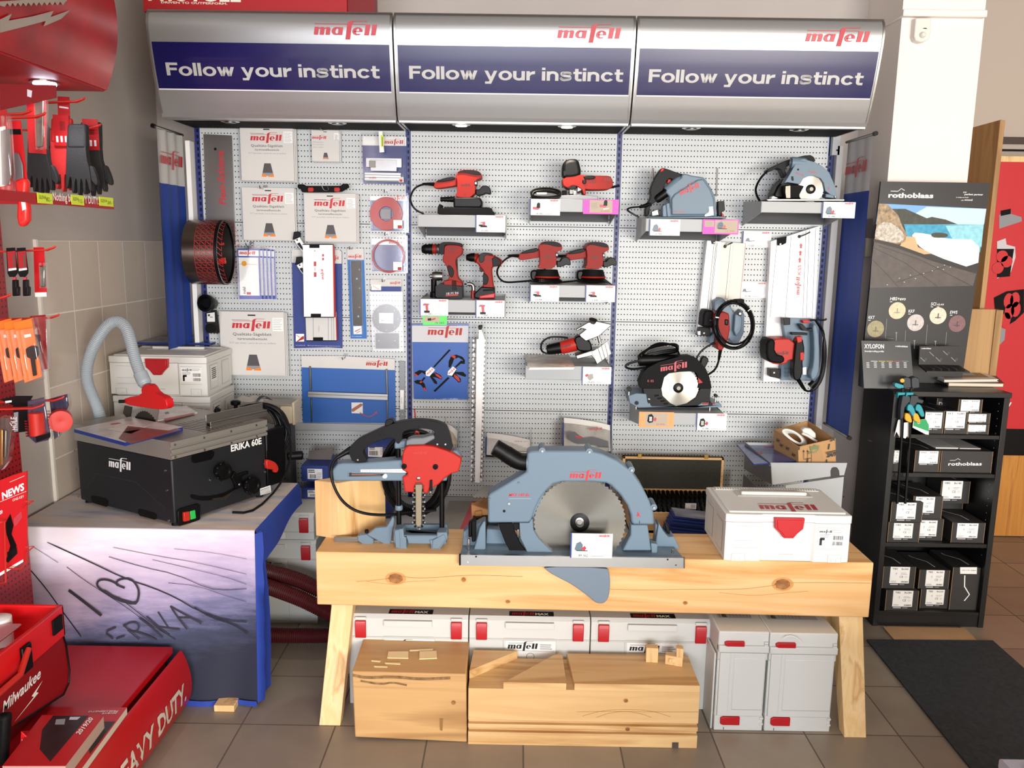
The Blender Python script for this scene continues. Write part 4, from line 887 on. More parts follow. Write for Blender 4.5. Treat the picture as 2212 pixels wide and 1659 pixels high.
t=tool('angle_attachment','silver elbow drill attachment with red sleeve between the two drills','drill attachment',1.304,'angle attachments')
b=MB();P3=[tuple(Y('B4',x,y,yf)) for x,y in((625,1240),(655,1238),(680,1250),(685,1280),(685,1305))];b.tube(chaikin(P3,2,False),.0078,STEEL,16);b.part('elbow',t)
b=MB();q=Y('B4',680,1300,yf);r=Y('B4',680,1378,yf);b.lathe([(0,.0085),(.002,.0095),(q.z-r.z,.0095)],q,r-q,mat('sleeve_red','#8c2620',.4),20);b.part('sleeve',t)
b=MB();p=Y('B4',597,1240,yf);b.lathe([(0,.003),(.009,.003)],p,UX,BLACK,8);b.part('bit_holder',t)
recenter(t);settle(t,1.304)
t=tool('dowel_jointer','red and black dowel jointer with tilted silver fence plates','dowel jointer',1.044);yf=-.19
p=Y('B5',1288,408,yf+.03);q=Y('B5',1425,385,yf+.03);b=MB();b.lathe([(0,.014),(.004,.02),(.4*(q-p).length,.023),((q-p).length,.025)],p,q-p,BLACK,22);b.part('motor',t)
b=MB();p=Y('B5',1412,390,yf+.03);q=Y('B5',1552,355,yf+.03);b.lathe([(0,.0245),(.006,.027),((q-p).length,.029)],p,q-p,HEADRED,24);p2=Y('B5',1420,392,yf);q2=Y('B5',1505,372,yf);b.logo((p2.x,yf-.001,p2.z),q2-p2,UZ,(q2-p2).length,INK,1);b.part('body',t)
b=MB();b.o('B5','1530,300 1590,275 1640,300 1690,340 1700,420 1640,425 1580,420 1556,400',yf,.06,BLACK,1);b.part('gear_head',t,.006)
b=MB();b.o('B5','1548,458 1725,402 1800,395 1745,537 1692,462 1560,492',yf-.02,.09,STEEL);b.part('fence_plate',t,.003)
b=MB();b.o('B5','1690,425 1760,385 1832,330 1868,442 1742,535',yf-.025,.012,CHROME)
for i in range(3):b.o('B5','%d,%d %d,%d %d,%d %d,%d'%(1745+i*32,392-i*18,1752+i*32,390-i*18,1790+i*26,505-i*22,1783+i*26,508-i*22),yf-.027,.002,DSTEEL)
b.part('front_plate',t,.002)
b=MB();b.o('B5','1550,225 1600,195 1660,160 1740,150 1870,178 1868,190 1760,285 1640,330 1590,290 1580,270 1640,225 1600,215 1560,240',yf-.015,.03,STEEL);b.part('upper_fence',t,.004)
b=MB()
for a in((1650,300,1672,412),(1752,285,1768,345),(1735,165,1745,215),(1700,160,1708,210)):b.tube([Y('B5',a[0],a[1],yf+.01),Y('B5',a[2],a[3],yf+.01)],.0065,CHROME,12)
q=Y('B5',1700,160,yf);b.lathe([(0,.018),(.012,.018)],q,(.2,-.4,1),STEEL,22);b.part('guide_rod',t)
b=MB();b.wire('B5','1480,300 1400,290 1310,292 1245,335 1235,395 1255,430 1300,440',[yf+.06,yf+.07,yf+.07,yf+.06,yf+.05,yf+.03,yf+.03],.004,BLACK);b.part('cord',t)
recenter(t);settle(t,1.044)
b=MB();c4=[Z('B5',x,y,1.046) for x,y in((1128,575),(1530,572),(1478,458),(1086,452))]
for i in range(4):
 o=V((.0015*i,.001*i,.002*i));b.hexa([q+o for q in c4]+[q+o+V((0,0,.0018)) for q in c4],PAPER)
b.hexa([q+V((.006,.004,.0081)) for q in c4]+[q+V((.006,.004,.0086)) for q in c4],mat('leaflet_print','#bfb2a8',.35,var=.4,vscale=18));q=c4[1]+V((-.03,.03,.0088));b.box(q,q+V((.012,.012,.0002)),SIGRED)
b.solo('leaflet_stack','small stack of printed leaflets at front of the dowel jointer shelf','leaflets')
t=tool('plunge_saw','blue-grey plunge saw with red word mark on its closed cover','circular saw',1.635);yf=-.21
b=MB();b.o('B6','465,445 490,405 600,320 605,297 625,286 650,290 690,302 790,318 815,345 855,410 885,470 900,560 908,640 880,656 480,656 470,600 505,580 500,480',yf+.01,.06,CAST);b.part('housing',t,.008,3)
b=MB();b.o('B6','518,640 515,500 545,460 740,338 790,330 850,420 880,500 892,640',yf,.015,CAST);b.plogo('B6',(592,472),(758,400),yf-.0008,LOGO,1.25);b.ptxt('MT 55cc','B6',(535,617),(632,617),16,yf-.0006,LOGO,0,.2);b.flat('B6','878,605 885,580 895,605',yf+.009,LOGO);b.part('cover',t,.006,3)
b=MB();p=Y('B6',478,440,yf+.03);q=Y('B6',610,318,yf+.03);b.lathe([(0,.02),(.005,.021),(.06,.019),((q-p).length,.008)],p,q-p,CAST,22);b.part('dust_channel',t)
b=MB();p=Y('B6',380,515,yf+.035);q=Y('B6',470,447,yf+.035);b.lathe([(0,.013),(.01,.017),((q-p).length,.018)],p,q-p,BLACK,20);b.part('hose_port',t)
b=MB();b.o('B6','345,480 330,440 360,350 425,240 455,237 585,285 620,290 600,320 540,365 528,335 500,325 470,350 440,440 400,505 380,530 335,560 325,640 300,656 290,620 300,560',yf+.03,.045,GRIP,1);b.part('handle',t,.01,3)
b=MB();b.o('B6','418,275 428,244 456,236 450,262',yf+.026,.05,HEADRED);b.o('B6','478,370 486,338 512,330 500,365',yf+.035,.03,HEADRED);b.part('switch_lock',t,.002)
b=MB();b.o('B6','330,656 980,650 985,670 300,670',yf-.02,.11,CASTD);b.o('B6','440,560 470,545 480,655 440,655',yf-.005,.03,CAST);b.o('B6','470,540 500,535 515,655 480,655',yf-.01,.03,CAST);b.part('base_plate',t,.003)
b=MB();b.o('B6','912,522 968,520 974,600 948,612 950,648 915,648',yf+.01,.03,BLACK);b.o('B6','945,620 965,640 965,672 945,672',yf,.02,HEADRED);b.o('B6','345,610 400,590 410,640 350,650',yf-.01,.02,STEEL);b.part('depth_stop',t,.002)
b=MB();b.o('B6','835,568 870,566 876,640 805,652 800,640 835,615',yf-.006,.008,CLEAR);b.o('B6','835,600 868,600 868,606 835,606',yf-.0065,.008,STEEL);b.part('sight_window',t)
b=MB();b.tube([Y('B6',335,545,yf+.04),Y('B6',290,560,yf+.03),Y('B6',245,572,yf+.02)],[.011,.008,.006],BLACK,10);b.wire('B6','250,570 170,575 130,592 160,615 240,660',[yf+.02,yf,yf-.02,yf-.03,yf-.03],.0035,BLACK);b.part('cord',t)
b=MB()
for x in(358,905):b.tube([Y('B6',x,240 if x<500 else 240,yf+.08),Y('B6',x-8,480,yf+.08)],.004,ALU,8)
b.part('guide_post',t)
recenter(t);settle(t,1.635)
BLADE=mat('saw_blade','#d3d3cf',.22,1)
def brushed(n,col,r):
 m,nt,bs=nodes_of(n);bs.inputs['Base Color'].default_value=lin(col);bs.inputs['Metallic'].default_value=1;bs.inputs['Roughness'].default_value=r;bs.inputs['Anisotropic'].default_value=.8
 tg=nt.nodes.new('ShaderNodeTangent');tg.direction_type='RADIAL';tg.axis='Y';nt.links.new(tg.outputs[0],bs.inputs['Tangent']);return m
BRUSH=brushed('brushed_blade','#98958d',.33);BRUSHD=brushed('brushed_blade_dark','#75736c',.26)
def blade(t,c,x,y,r,yv,m=None,hub=.03,teeth=40,name='saw_blade'):
 b=MB();q=Y(c,x,y,yv);pts=[]
 for k in range(teeth):
  a=2*PI*k/teeth;pts+=[(q.x+r*math.cos(a),q.z+r*math.sin(a)),(q.x+r*.965*math.cos(a+.6*2*PI/teeth),q.z+r*.965*math.sin(a+.6*2*PI/teeth))]
 b.pr(pts,yv,yv+.0025,m or BRUSH);o=b.part(name,t,sharp=30)
 b=MB();b.lathe([(0,hub),(.004,hub),(.007,hub*.7),(.007,.001)],(q.x,yv-.0005,q.z),(0,-1,0),BLACK,28);b.lathe([(.006,hub*.42),(.01,hub*.4),(.01,.0005)],(q.x,yv-.0005,q.z),(0,-1,0),DSTEEL,20);b.part('hub',t)
 return q
t=tool('circular_saw','blue-grey circular saw with bright round blade, highest right shelf','circular saw',1.707);yf=-.21
b=MB();b.o('B6','1500,340 1535,280 1560,235 1600,180 1640,165 1690,180 1740,195 1800,225 1860,280 1900,370 1920,440 1925,490 1875,472 1830,440 1815,370 1790,332 1740,312 1690,312 1640,335 1612,385 1600,380 1505,365 1480,372',yf,.05,CAST);b.ptxt('MKS 85','B6',(1575,293),(1645,318),16,yf-.0006,LOGO);b.plogo('B6',(1680,275),(1752,290),yf-.0006,SIGRED,.8);b.flat('B6','1850,428 1857,400 1864,428',yf-.0006,LOGO)
for x,y in((1596,257),(1838,235),(1920,402)):q=Y('B6',x,y,yf);b.disc((q.x,q.z),.004,yf-.002,yf,BLACK,12)
b.flat('B6','1537,315 1555,315 1560,350 1545,355 1537,340',yf-.0006,BLACK);b.part('blade_guard',t,.006,3)
b=MB();p=Y('B6',1535,197,yf+.02);q=Y('B6',1680,205,yf+.02);b.lathe([(.02,.012),(0,.018),(0,.0215),(.006,.022),(.055,.021),((q-p).length,.008)],p,q-p,CAST,22);b.part('dust_port',t)
blade(t,'B6',1703,425,.0525,yf+.012,None,.0185)
b=MB();b.o('B6','1490,392 1590,385 1648,398 1610,470 1612,500 1500,505 1485,440',yf+.002,.045,SOFT);b.flat('B6','1490,400 1530,395 1530,500 1495,500 1488,450',yf+.0014,DSTEEL);b.o('B6','1832,462 1905,470 1908,506 1830,495',yf+.004,.04,CASTD);b.o('B6','1905,440 1922,480 1925,505 1905,505',yf+.0,.02,STEEL);b.part('lower_guard',t,.003)
b=MB();b.o('B6','1320,512 1380,500 1420,506 1990,508 2000,520 1985,527 1340,527',yf-.025,.12,STEEL);b.o('B6','1365,495 1385,480 1408,490 1440,505 1370,505',yf-.02,.03,CHROME);b.part('base_plate',t,.002)
b=MB();b.o('B6','1330,272 1340,255 1420,215 1530,165 1690,128 1735,150 1747,192 1700,192 1560,192 1480,250 1500,300 1485,335 1440,232 1350,280',yf+.045,.05,GRIP,1);b.part('handle',t,.009,3)
b=MB();b.o('B6','1385,475 1420,400 1480,330 1520,345 1700,330 1740,500 1400,505',yf+.052,.09,BLACK);b.part('motor',t,.01)
b=MB();b.wire('B6','1345,262 1280,320 1232,410 1238,470 1268,525',[yf+.06,yf+.05,yf+.03,yf,yf-.02],.0045,BLACK);b.part('cord',t)
recenter(t);settle(t,1.707)
t=tool('circular_saw','black circular saw with steel blade on the lowest shelf, cable coiled on top','circular saw',.858);yf=-.22
b=MB();b.o('B7','235,788 228,735 260,660 300,620 390,575 560,530 640,525 700,550 770,630 800,700 818,788 705,788 722,720 690,662 645,652 560,655 470,668 432,700 410,788',yf,.06,SOFT);b.plogo('B7',(402,652),(622,618),yf-.0008,SIGRED,1.1);b.ptxt('K 85','B7',(295,738),(345,738),18,yf-.0006,SIGRED);b.flat('B7','705,700 745,742 712,750',yf-.0006,HEADRED);q=Y('B7',297,760,yf);b.disc((q.x,q.z),.003,yf-.0015,yf,BLACK,10);b.part('blade_guard',t,.006,3)
blade(t,'B7',545,785,.085,yf+.01,None,.0205,48)
b=MB();b.o('B7','258,788 408,788 418,850 480,910 525,930 450,945 300,935 270,855',yf+.003,.05,BLACK);b.o('B7','725,788 812,788 803,880 815,915 780,900 690,945 520,938 620,912 690,862',yf+.003,.05,BLACK)
for i in range(4):b.o('B7','%d,%d %d,%d %d,%d %d,%d'%(350+i*25,845+i*22,385+i*25,840+i*22,390+i*25,852+i*22,355+i*25,858+i*22),yf+.001,.004,SOFT)
for y in(870,910):b.o('B7','295,%d 315,%d 322,%d 300,%d'%(y,y,y+14,y+14),yf+.0015,.003,STEEL)
b.part('lower_guard',t,.003)
b=MB();b.o('B7','140,850 205,830 285,835 295,902 330,935 690,940 740,905 870,905 898,922 898,945 220,948 150,908',yf-.005,.12,CAST);b.o('B7','740,908 845,908 845,920 740,920',yf-.007,.004,HEADRED);b.part('base_plate',t,.003)
b=MB()
for x,y,r in((146,795,.01),(850,848,.007),(205,905,.008),(805,915,.008)):
 q=Y('B7',x,y,yf);b.lathe([(0,r),(.02,r)],(q.x,yf+.01,q.z),(0,-1,0),BLACK,14);b.tube([(q.x,yf+.005,q.z),(q.x,yf+.005,q.z-.03)],.004,STEEL,6)
b.part('clamp_knob',t)
b=MB();p=Y('B7',222,560,yf+.05);q=Y('B7',570,548,yf+.05);b.lathe([(.02,.012),(0,.019),(0,.024),(.01,.025),(.08,.022),((q-p).length,.016)],p,q-p,BLACK,22);b.part('dust_port',t)
b=MB();b.o('B7','300,560 330,500 470,470 545,465 572,530 560,600 330,640',yf+.06,.1,BLACK,1);b.part('motor',t,.01)
b=MB()
for k in range(7):
 pts=[(208+k*6,545-k*4),(250+k*8,495-k*4),(330+k*4,445-k*5+12),(430,425-k*3+10),(520,425+k*3),(550,450+k*3),(520,475+k*4),(400,490+k*3),(280,520+k*3)]
 b.tube(chaikin([tuple(Y('B7',x,y,yf+.03+.012*(k%4)+.02*math.sin(i))) for i,(x,y) in enumerate(pts)],2),.0046,BLACK,6,True)
b.wire('B7','250,560 160,580 115,600 120,622 180,635 270,620',yf+.03,.005,BLACK);b.part('cable',t)
recenter(t);settle(t,.858)
t=thing('saw_rail','hanging guide rail, half white and half bare metal, with coiled cable on its saw','guide rail',Y('B7',760,320,-.05),'hanging rail saws')
b=MB();b.o('B6','820,868 940,876 905,1215 875,1560 848,1683 731,1678',-.05,.035,WRAIL)
for x in(868,885,895):b.o('B6','%d,885 %d,885 %d,1460 %d,1460'%(x+10,x+15,x-45,x-50),-.0512,.002,DSTEEL)
for i in range(30):q=Y('B6',815-i*2.6,900+i*25,-.0505);b.rect(q.x+.006,q.z,q.x+.011,q.z+.001,-.0506,GREYINK)
b.part('white_section',t,.001)
b=MB();b.o('B6','936,878 1148,890 1100,1368 885,1372',-.045,.03,mat('rail_metal','#8d8a85',.42,.6));b.o('B6','1022,882 1045,884 1000,1366 975,1366',-.047,.004,DSTEEL);q=Y('B6',972,918,-.046);b.disc((q.x,q.z),.007,-.047,-.0455,BLACK,14);b.o('B6','855,868 890,868 890,895 862,898',-.056,.01,BLACK);q=Y('B6',880,885,-.056);b.disc((q.x,q.z),.003,-.058,-.056,WHITE,10);b.part('metal_section',t,.001)
b=MB();b.o('B6','1142,890 1150,890 1102,1368 1094,1368',-.044,.026,SIGRED);b.part('red_edge',t)
b=MB();b.wire('B6','975,915 1000,900 1035,885',[-.05,-.07,-.085],.003,CHROME,1);b.part('hanging_hook',t)
b=MB();b.o('B7','768,112 835,116 838,256 742,250 752,150',-.15,.09,SOFT);b.part('motor_end',t,.008)
b=MB();b.o('B7','832,122 960,130 966,180 970,300 918,442 868,440 862,400 880,300 832,255',-.165,.1,RED,1);b.o('B7','925,185 960,190 955,240 925,235',-.168,.01,BLACK);b.plogo('B7',(800,200),(865,205),-.166,INK,1);b.part('saw_body',t,.01,3)
b=MB();b.o('B7','840,40 900,10 960,60 1010,150 1060,105 1088,150 1082,300 1042,382 990,392 960,345 870,395 800,385 805,330 840,300',-.1,.05,CAST);b.o('B7','1010,150 1045,140 1070,180 1060,280 1020,330 1000,280',-.13,.03,CAST);q=Y('B7',1045,140,-.132);b.disc((q.x,q.z),.009,-.145,-.13,STEEL,16);b.part('saw_base',t,.004)
b=MB();b.o('B7','720,255 810,255 812,325 700,320',-.09,.04,BLACK);q=Y('B7',757,300,-.09);b.disc((q.x,q.z),.004,-.093,-.09,WHITE,12);b.o('B7','705,285 730,280 730,318 705,316',-.092,.02,ALU);b.part('rail_stop',t,.002)
b=MB()
for k,(rx,ry,ox,oy) in enumerate(((165,198,0,0),(158,190,4,-5),(150,180,-6,6),(142,170,8,-10),(152,185,10,4))):
 b.tube([tuple(Y('B7',1000+ox+rx*math.cos(a*2*PI/40),232+oy+ry*math.sin(a*2*PI/40),-.185-.006*k+.012*math.sin(a*.5+k))) for a in range(40)],.0042,BLACK,7,True)
b.wire('B7','885,450 880,520 850,600 780,645',-.12,.0045,BLACK);b.wire('B7','850,375 760,420 705,480 690,540 720,590',-.11,.004,BLACK);b.tube([Y('B7',892,430,-.13),Y('B7',878,515,-.12)],[.008,.0055],BLACK);b.part('cable',t)
b=MB();b.o('B7','742,482 790,500 796,530 755,605 720,572',-.13,.03,BLACK,1);b.part('plug',t,.004)
b=MB();b.o('B7','1022,28 1086,25 1086,55 1026,60',-.21,.05,SOFT);b.o('B7','1112,118 1142,95 1146,102 1118,125',-.21,.004,WHITE);b.o('B7','850,165 880,170 880,180 850,176',-.215,.004,WHITE);b.part('cable_strap',t,.002)
t=thing('saw_rail','hanging white guide rail with slanted top and red arrows above its saw','guide rail',Y('B6',1350,2071,-.05),'hanging rail saws')
b=MB();b.o('B6','1365,875 1780,742 1745,1400 1735,1560 1470,1560 1440,2071 1299,2071',-.05,.035,WRAIL)
for x,dx in((1415,-60),(1535,-50),(1662,-28),(1690,-25),(1745,-30)):b.o('B6','%d,%d %d,%d %d,1520 %d,1520'%(x,862-(x-1415)*.32,x+4,862-(x-1415)*.32,x+4+dx,x+dx),-.0508,.001,GREYINK)
for cx,cy in((1620,912),(1615,973),(1610,1033)):b.flat('B6','%g,%g %g,%g %g,%g %g,%g %g,%g %g,%g %g,%g'%(cx,cy-22,cx+17,cy-2,cx+9,cy-2,cx+8,cy+22,cx-9,cy+22,cx-8,cy-2,cx-15,cy-2),-.0507,SIGRED)
p=Y('B6',1607,1330,-.0507);q=Y('B6',1612,1178,-.0507);b.logo(p,q-p,V((-1,0,.02)),(q-p).length,SIGRED,1.1)
p=Y('B6',1617,1160,-.0507);q=Y('B6',1622,1075,-.0507);b.txt('KSS',p,q-p,(-1,0,0),SIGRED,w=(q-p).length,h=.013,bold=.01)
for i in range(26):q=Y('B6',1358-i*2,1000+i*40,-.0505);b.rect(q.x+.004,q.z,q.x+.009,q.z+.001,-.0507,GREYINK)
b.part('rail',t,.001)
b=MB();b.o('B6','1420,848 1500,832 1495,888 1462,905 1425,910',-.062,.014,SOFT);q=Y('B6',1445,898,-.062);b.disc((q.x,q.z),.004,-.064,-.062,WHITE,12);q=Y('B6',1607,833,-.052);b.disc((q.x,q.z),.007,-.0525,-.0505,BLACK,14);b.part('end_stop',t,.001)
b=MB();b.wire('B6','1615,833 1660,815 1698,795',[-.055,-.075,-.09],.003,CHROME,1);b.part('hanging_hook',t)
b=MB();b.o('B7','1405,178 1650,185 1690,230 1700,640 1660,690 1385,682 1385,580 1430,400 1405,240',-.09,.04,CAST)
for i in range(9):q=Y('B7',1420+(i%3)*26,590+(i//3)*30,-.0905);b.disc((q.x,q.z),.006,-.0925,-.0905,CASTD,6)
b.part('saw_base',t,.004)
b=MB();b.o('B7','1290,348 1502,345 1512,515 1442,520 1432,552 1330,556 1285,530',-.17,.1,HEADRED,1);b.plogo('B7',(1345,475),(1445,472),-.1706,INK,1.1);b.part('motor',t,.01,3)
b=MB();b.o('B7','1270,352 1342,345 1335,465 1420,488 1412,552 1300,545 1263,500',-.174,.106,SOFT,1);b.part('motor_cap',t,.008)
b=MB();b.o('B7','1480,640 1500,430 1510,350 1560,328 1582,450 1560,520 1566,600 1545,682 1500,692',-.19,.05,GRIP,1);b.part('handle',t,.01,3)
b=MB();b.o('B7','1540,458 1572,455 1572,522 1540,522',-.195,.02,HEADRED);b.o('B7','1510,332 1556,326 1556,370 1520,382',-.195,.03,HEADRED);b.o('B7','1560,195 1615,192 1615,220 1565,220',-.12,.03,HEADRED);b.part('switch',t,.002)
b=MB();b.o('B7','1640,215 1690,250 1702,500 1692,640 1642,692 1622,640 1650,560 1655,380',-.14,.05,CAST,1);b.part('blade_guard',t,.006)
b=MB();b.o('B7','1403,178 1460,176 1460,232 1410,236',-.13,.04,BLACK);b.o('B7','1295,592 1378,596 1376,672 1295,655',-.1,.045,BLACK);q=Y('B7',1327,622,-.1);b.disc((q.x,q.z),.004,-.103,-.1,WHITE,12);b.o('B7','1530,230 1560,225 1600,270 1640,260 1640,285 1560,280',-.13,.03,BLACK);b.o('B7','1470,295 1600,300 1600,318 1470,315',-.12,.02,BLACK);b.o('B7','1560,580 1592,575 1592,640 1562,640',-.1,.012,WHITE);b.part('knob',t,.004)
b=MB()
for k in range(3):b.wire('B7','1660,190 %d,290 %d,420 %d,600 %d,720 %d,778 1570,765 1522,690'%(1725+k*8,1752-k*14,1742-k*12,1700-k*10,1630-k*4),[-.12-k*.01,-.14,-.15,-.14,-.15,-.15,-.16,-.17],.0042,BLACK)
b.tube([Y('B7',1655,700,-.14),Y('B7',1620,735,-.14)],.014,BLACK,12);b.tube([Y('B7',1525,680,-.17),Y('B7',1580,765,-.155)],[.009,.006],BLACK);b.wire('B7','1620,195 1680,190 1740,195 1755,182',-.13,.004,BLACK);b.part('cable',t)
# == plane helpers for slanted faces
def RP(c,x,y,P0,n):
 d=ray(c,x,y);return EYE+d*((V(P0)-EYE).dot(n)/d.dot(n))
def fp(b,c,pts,P0,n,thick,m,off=0,sm=0):
 "outline measured on the plane (P0, n), n pointing at the viewer, extruded inwards"
 p=nums(pts) if isinstance(pts,str) else pts
 if sm:p=chaikin(p,sm)
 n=V(n).normalized();P=[RP(c,x,y,V(P0)+n*off,n) for x,y in p];L=len(P)
 nn=V((0,0,0))
 for i in range(L):nn+=P[i].cross(P[(i+1)%L])
 if nn.dot(n)<0:P=P[::-1]
 if thick==0:return b.poly(P,m)
 return b.add(P+[q-n*thick for q in P],[(i+L,(i+1)%L+L,(i+1)%L,i) for i in range(L)]+[tuple(range(L)),tuple(range(2*L-1,L-1,-1))],m)
MB.fp=fp
def resample(pts,step):
 pts=[V(p) for p in pts];out=[pts[0]];acc=0
 for a,b in zip(pts,pts[1:]):
  L=(b-a).length;t=step-acc
  while t<=L:out.append(a.lerp(b,t/L));t+=step
  acc=L-(t-step)
 return out
def ribbed(b,pts,r,m,step=.0035,d=.9,n=12):
 P=resample(chaikin([tuple(p) for p in pts],3,False),step);return b.tube(P,[r if i%2 else r*d for i in range(len(P))],m,n)
def hole_mat(n,col,ax,pitch,r,rough=.4):
 m,nt,b=nodes_of(n);L=nt.links.new;b.inputs['Roughness'].default_value=rough
 ge=nt.nodes.new('ShaderNodeNewGeometry');sp=nt.nodes.new('ShaderNodeSeparateXYZ');L(ge.outputs['Position'],sp.inputs[0])
 def mth(op,a,bb):
  k=nt.nodes.new('ShaderNodeMath');k.operation=op
  for i,q in enumerate((a,bb)):
   if q is None:continue
   if isinstance(q,(int,float)):k.inputs[i].default_value=q
   else:L(q,k.inputs[i])
  return k.outputs[0]
 r2=[]
 for a in ax:
  fr=mth('MULTIPLY',mth('SUBTRACT',mth('FRACT',mth('DIVIDE',sp.outputs[a],pitch),None),.5),pitch);r2.append(mth('MULTIPLY',fr,fr))
 h=mth('LESS_THAN',mth('ADD',r2[0],r2[1]),r*r)
 mx=nt.nodes.new('ShaderNodeMix');mx.data_type='RGBA';L(h,mx.inputs['Factor']);mx.inputs[6].default_value=lin(col);mx.inputs[7].default_value=lin('#1a0304');L(mx.outputs[2],b.inputs['Base Color'])
 return m
def case(label,P,rz,w,d,h,latch=True,lidlogo=False,group='grey tool cases',tagx=.74,topped=True):
 t=thing('tool_case',label,'tool case',(0,0,0),group)
 MX=Matrix.Translation(P)@Matrix.Rotation(rz,4,'Z');k=h
 def put(b,n,bev=0,par=None,**kw):b.xf(MX);return b.part(n,par or t,bev,**kw)
 b=MB();b.prz([(0,.004),(.06*w,0),(.28*w,0),(.30*w,.007),(.70*w,.007),(.72*w,0),(.94*w,0),(w,.004),(w,d-.004),(.94*w,d),(.06*w,d),(0,d-.004)],0,.80*k,SYS)
 for x0,x1 in((.07,.27),(.73,.95)):
  for z in(.27,.42,.72):b.box((x0*w,-.0012,z*k),(x1*w,.001,z*k+.0018),SYSD)
 for x0,x1 in((.055,.17),(.83,.945)):
  b.rect(x0*w,0,x1*w,.16*k,-.0006,SYSD);b.rect(x0*w+.003,0,x1*w-.003,.15*k,-.0009,SYS)
  for j in(.25,.6):b.box(((x0+(x1-x0)*j)*w,-.003,.002),((x0+(x1-x0)*j)*w+.01,.001,.012),SYS)
 for y0,y1 in((.12,.42),(.58,.88)):
  for xa in(-.0006,w+.0006):b.add([(xa,y0*d,.1*k),(xa,y1*d,.1*k),(xa,y1*d,.74*k),(xa,y0*d,.74*k)],[(0,1,2,3)],SYSD)
  for xa in(-.0012,w+.0012):b.add([(xa,y0*d+.004,.1*k+.004),(xa,y1*d-.004,.1*k+.004),(xa,y1*d-.004,.74*k-.004),(xa,y0*d+.004,.74*k-.004)],[(0,1,2,3)],SYS)
 put(b,'body',.003)
 b=MB();b.prz([(-.002,.002),(.06*w,-.002),(.28*w,-.002),(.30*w,.004),(.70*w,.004),(.72*w,-.002),(.94*w,-.002),(w+.002,.002),(w+.002,d-.002),(.94*w,d+.002),(.06*w,d+.002),(-.002,d-.002)],.805*k,.97*k,SYS)
 b.box((.03*w,.06*d,.965*k),(.97*w,.95*d,k),SYS);put(b,'lid',.004)
 if topped:
  b=MB();b.box((.05*w,.83*d,k),(.95*w,.93*d,k+.003),SYSD)
  for i in range(40):b.box((.06*w+i*.022*w,.85*d,k+.003),(.06*w+i*.022*w+.004,.91*d,k+.005),SYS)
  b.box((.2*w,.6*d,k),(.84*w,.8*d,k+.002),SYSD);put(b,'rail',.001)
  b=MB();b.box((.24*w,.64*d,k+.001),(.8*w,.7*d,k+.012),SYS);put(b,'handle',.004)
 if lidlogo:b=MB();b.logo((.3*w,.14*d,k+.0008),UX,UY,.48*w,LATCH,1.5);put(b,'lid_logo')
 if latch:
  b=MB();s=.24*w;zc=.72*k;T=[(-.5,.34),(.5,.34),(.47,-.02),(.28,-.2),(.16,-.36),(-.16,-.36),(-.28,-.2),(-.47,-.02)]
  b.pr([(.5*w+u*s,zc+v*s) for u,v in T],-.009,.006,LATCH);b.pr([(.5*w+u*s*.84,zc+v*s*.84) for u,v in T],-.011,-.008,LATCH);put(b,'latch',.002)
  b=MB();b.box((.44*w,.0058,.02),(.56*w,.0072,.024),SYSD);put(b,'centre_mark')
 b=MB();x0,x1,z0,z1=tagx*w,(tagx+.21)*w,.34*k,.7*k;y=-.0016
 b.rect(x0,z0,x1,z1,y,WHITE);y-=.0004
 b.logo((x0+.004,y,z1-.012),UX,UZ,(x1-x0)*.48,INK,1);b.lines(x0+(x1-x0)*.54,z1-.003,x1-.003,.0035,3,y,GREYINK,.0013);b.lines(x0+.004,z1-.017,x0+(x1-x0)*.5,.0045,3,y,GREYINK,.0014)
 b.barcode(x1-(x1-x0)*.42,z0+(z1-z0)*.38,x1-.003,z0+(z1-z0)*.62,y,INK);b.barcode(x1-(x1-x0)*.42,z0+(z1-z0)*.06,x1-.003,z0+(z1-z0)*.28,y,INK);b.rect(x0+.006,z0+.003,x0+.014,z0+(z1-z0)*.45,y,INK);b.rect(x0+.008,z0+(z1-z0)*.35,x0+.022,z0+(z1-z0)*.5,y,INK)
 put(b,'label')
 b=MB()
 for q in((.15,.4),(.6,.85)):
  xa=w+.0016;b.add([(xa,q[0]*d,.3*k),(xa,q[1]*d,.3*k),(xa,q[1]*d,.7*k),(xa,q[0]*d,.7*k)],[(0,1,2,3)],PAPER if q[0]<.3 else SYS)
  if q[0]<.3:
   for j in range(6):b.add([(xa+.0005,(q[0]+.03)*d,(.62-j*.05)*k),(xa+.0005,(q[1]-.04-.05*random.random())*d,(.62-j*.05)*k),(xa+.0005,(q[1]-.04)*d,(.645-j*.05)*k),(xa+.0005,(q[0]+.03)*d,(.645-j*.05)*k)],[(0,1,2,3)],INK)
 put(b,'side_label')
 return t
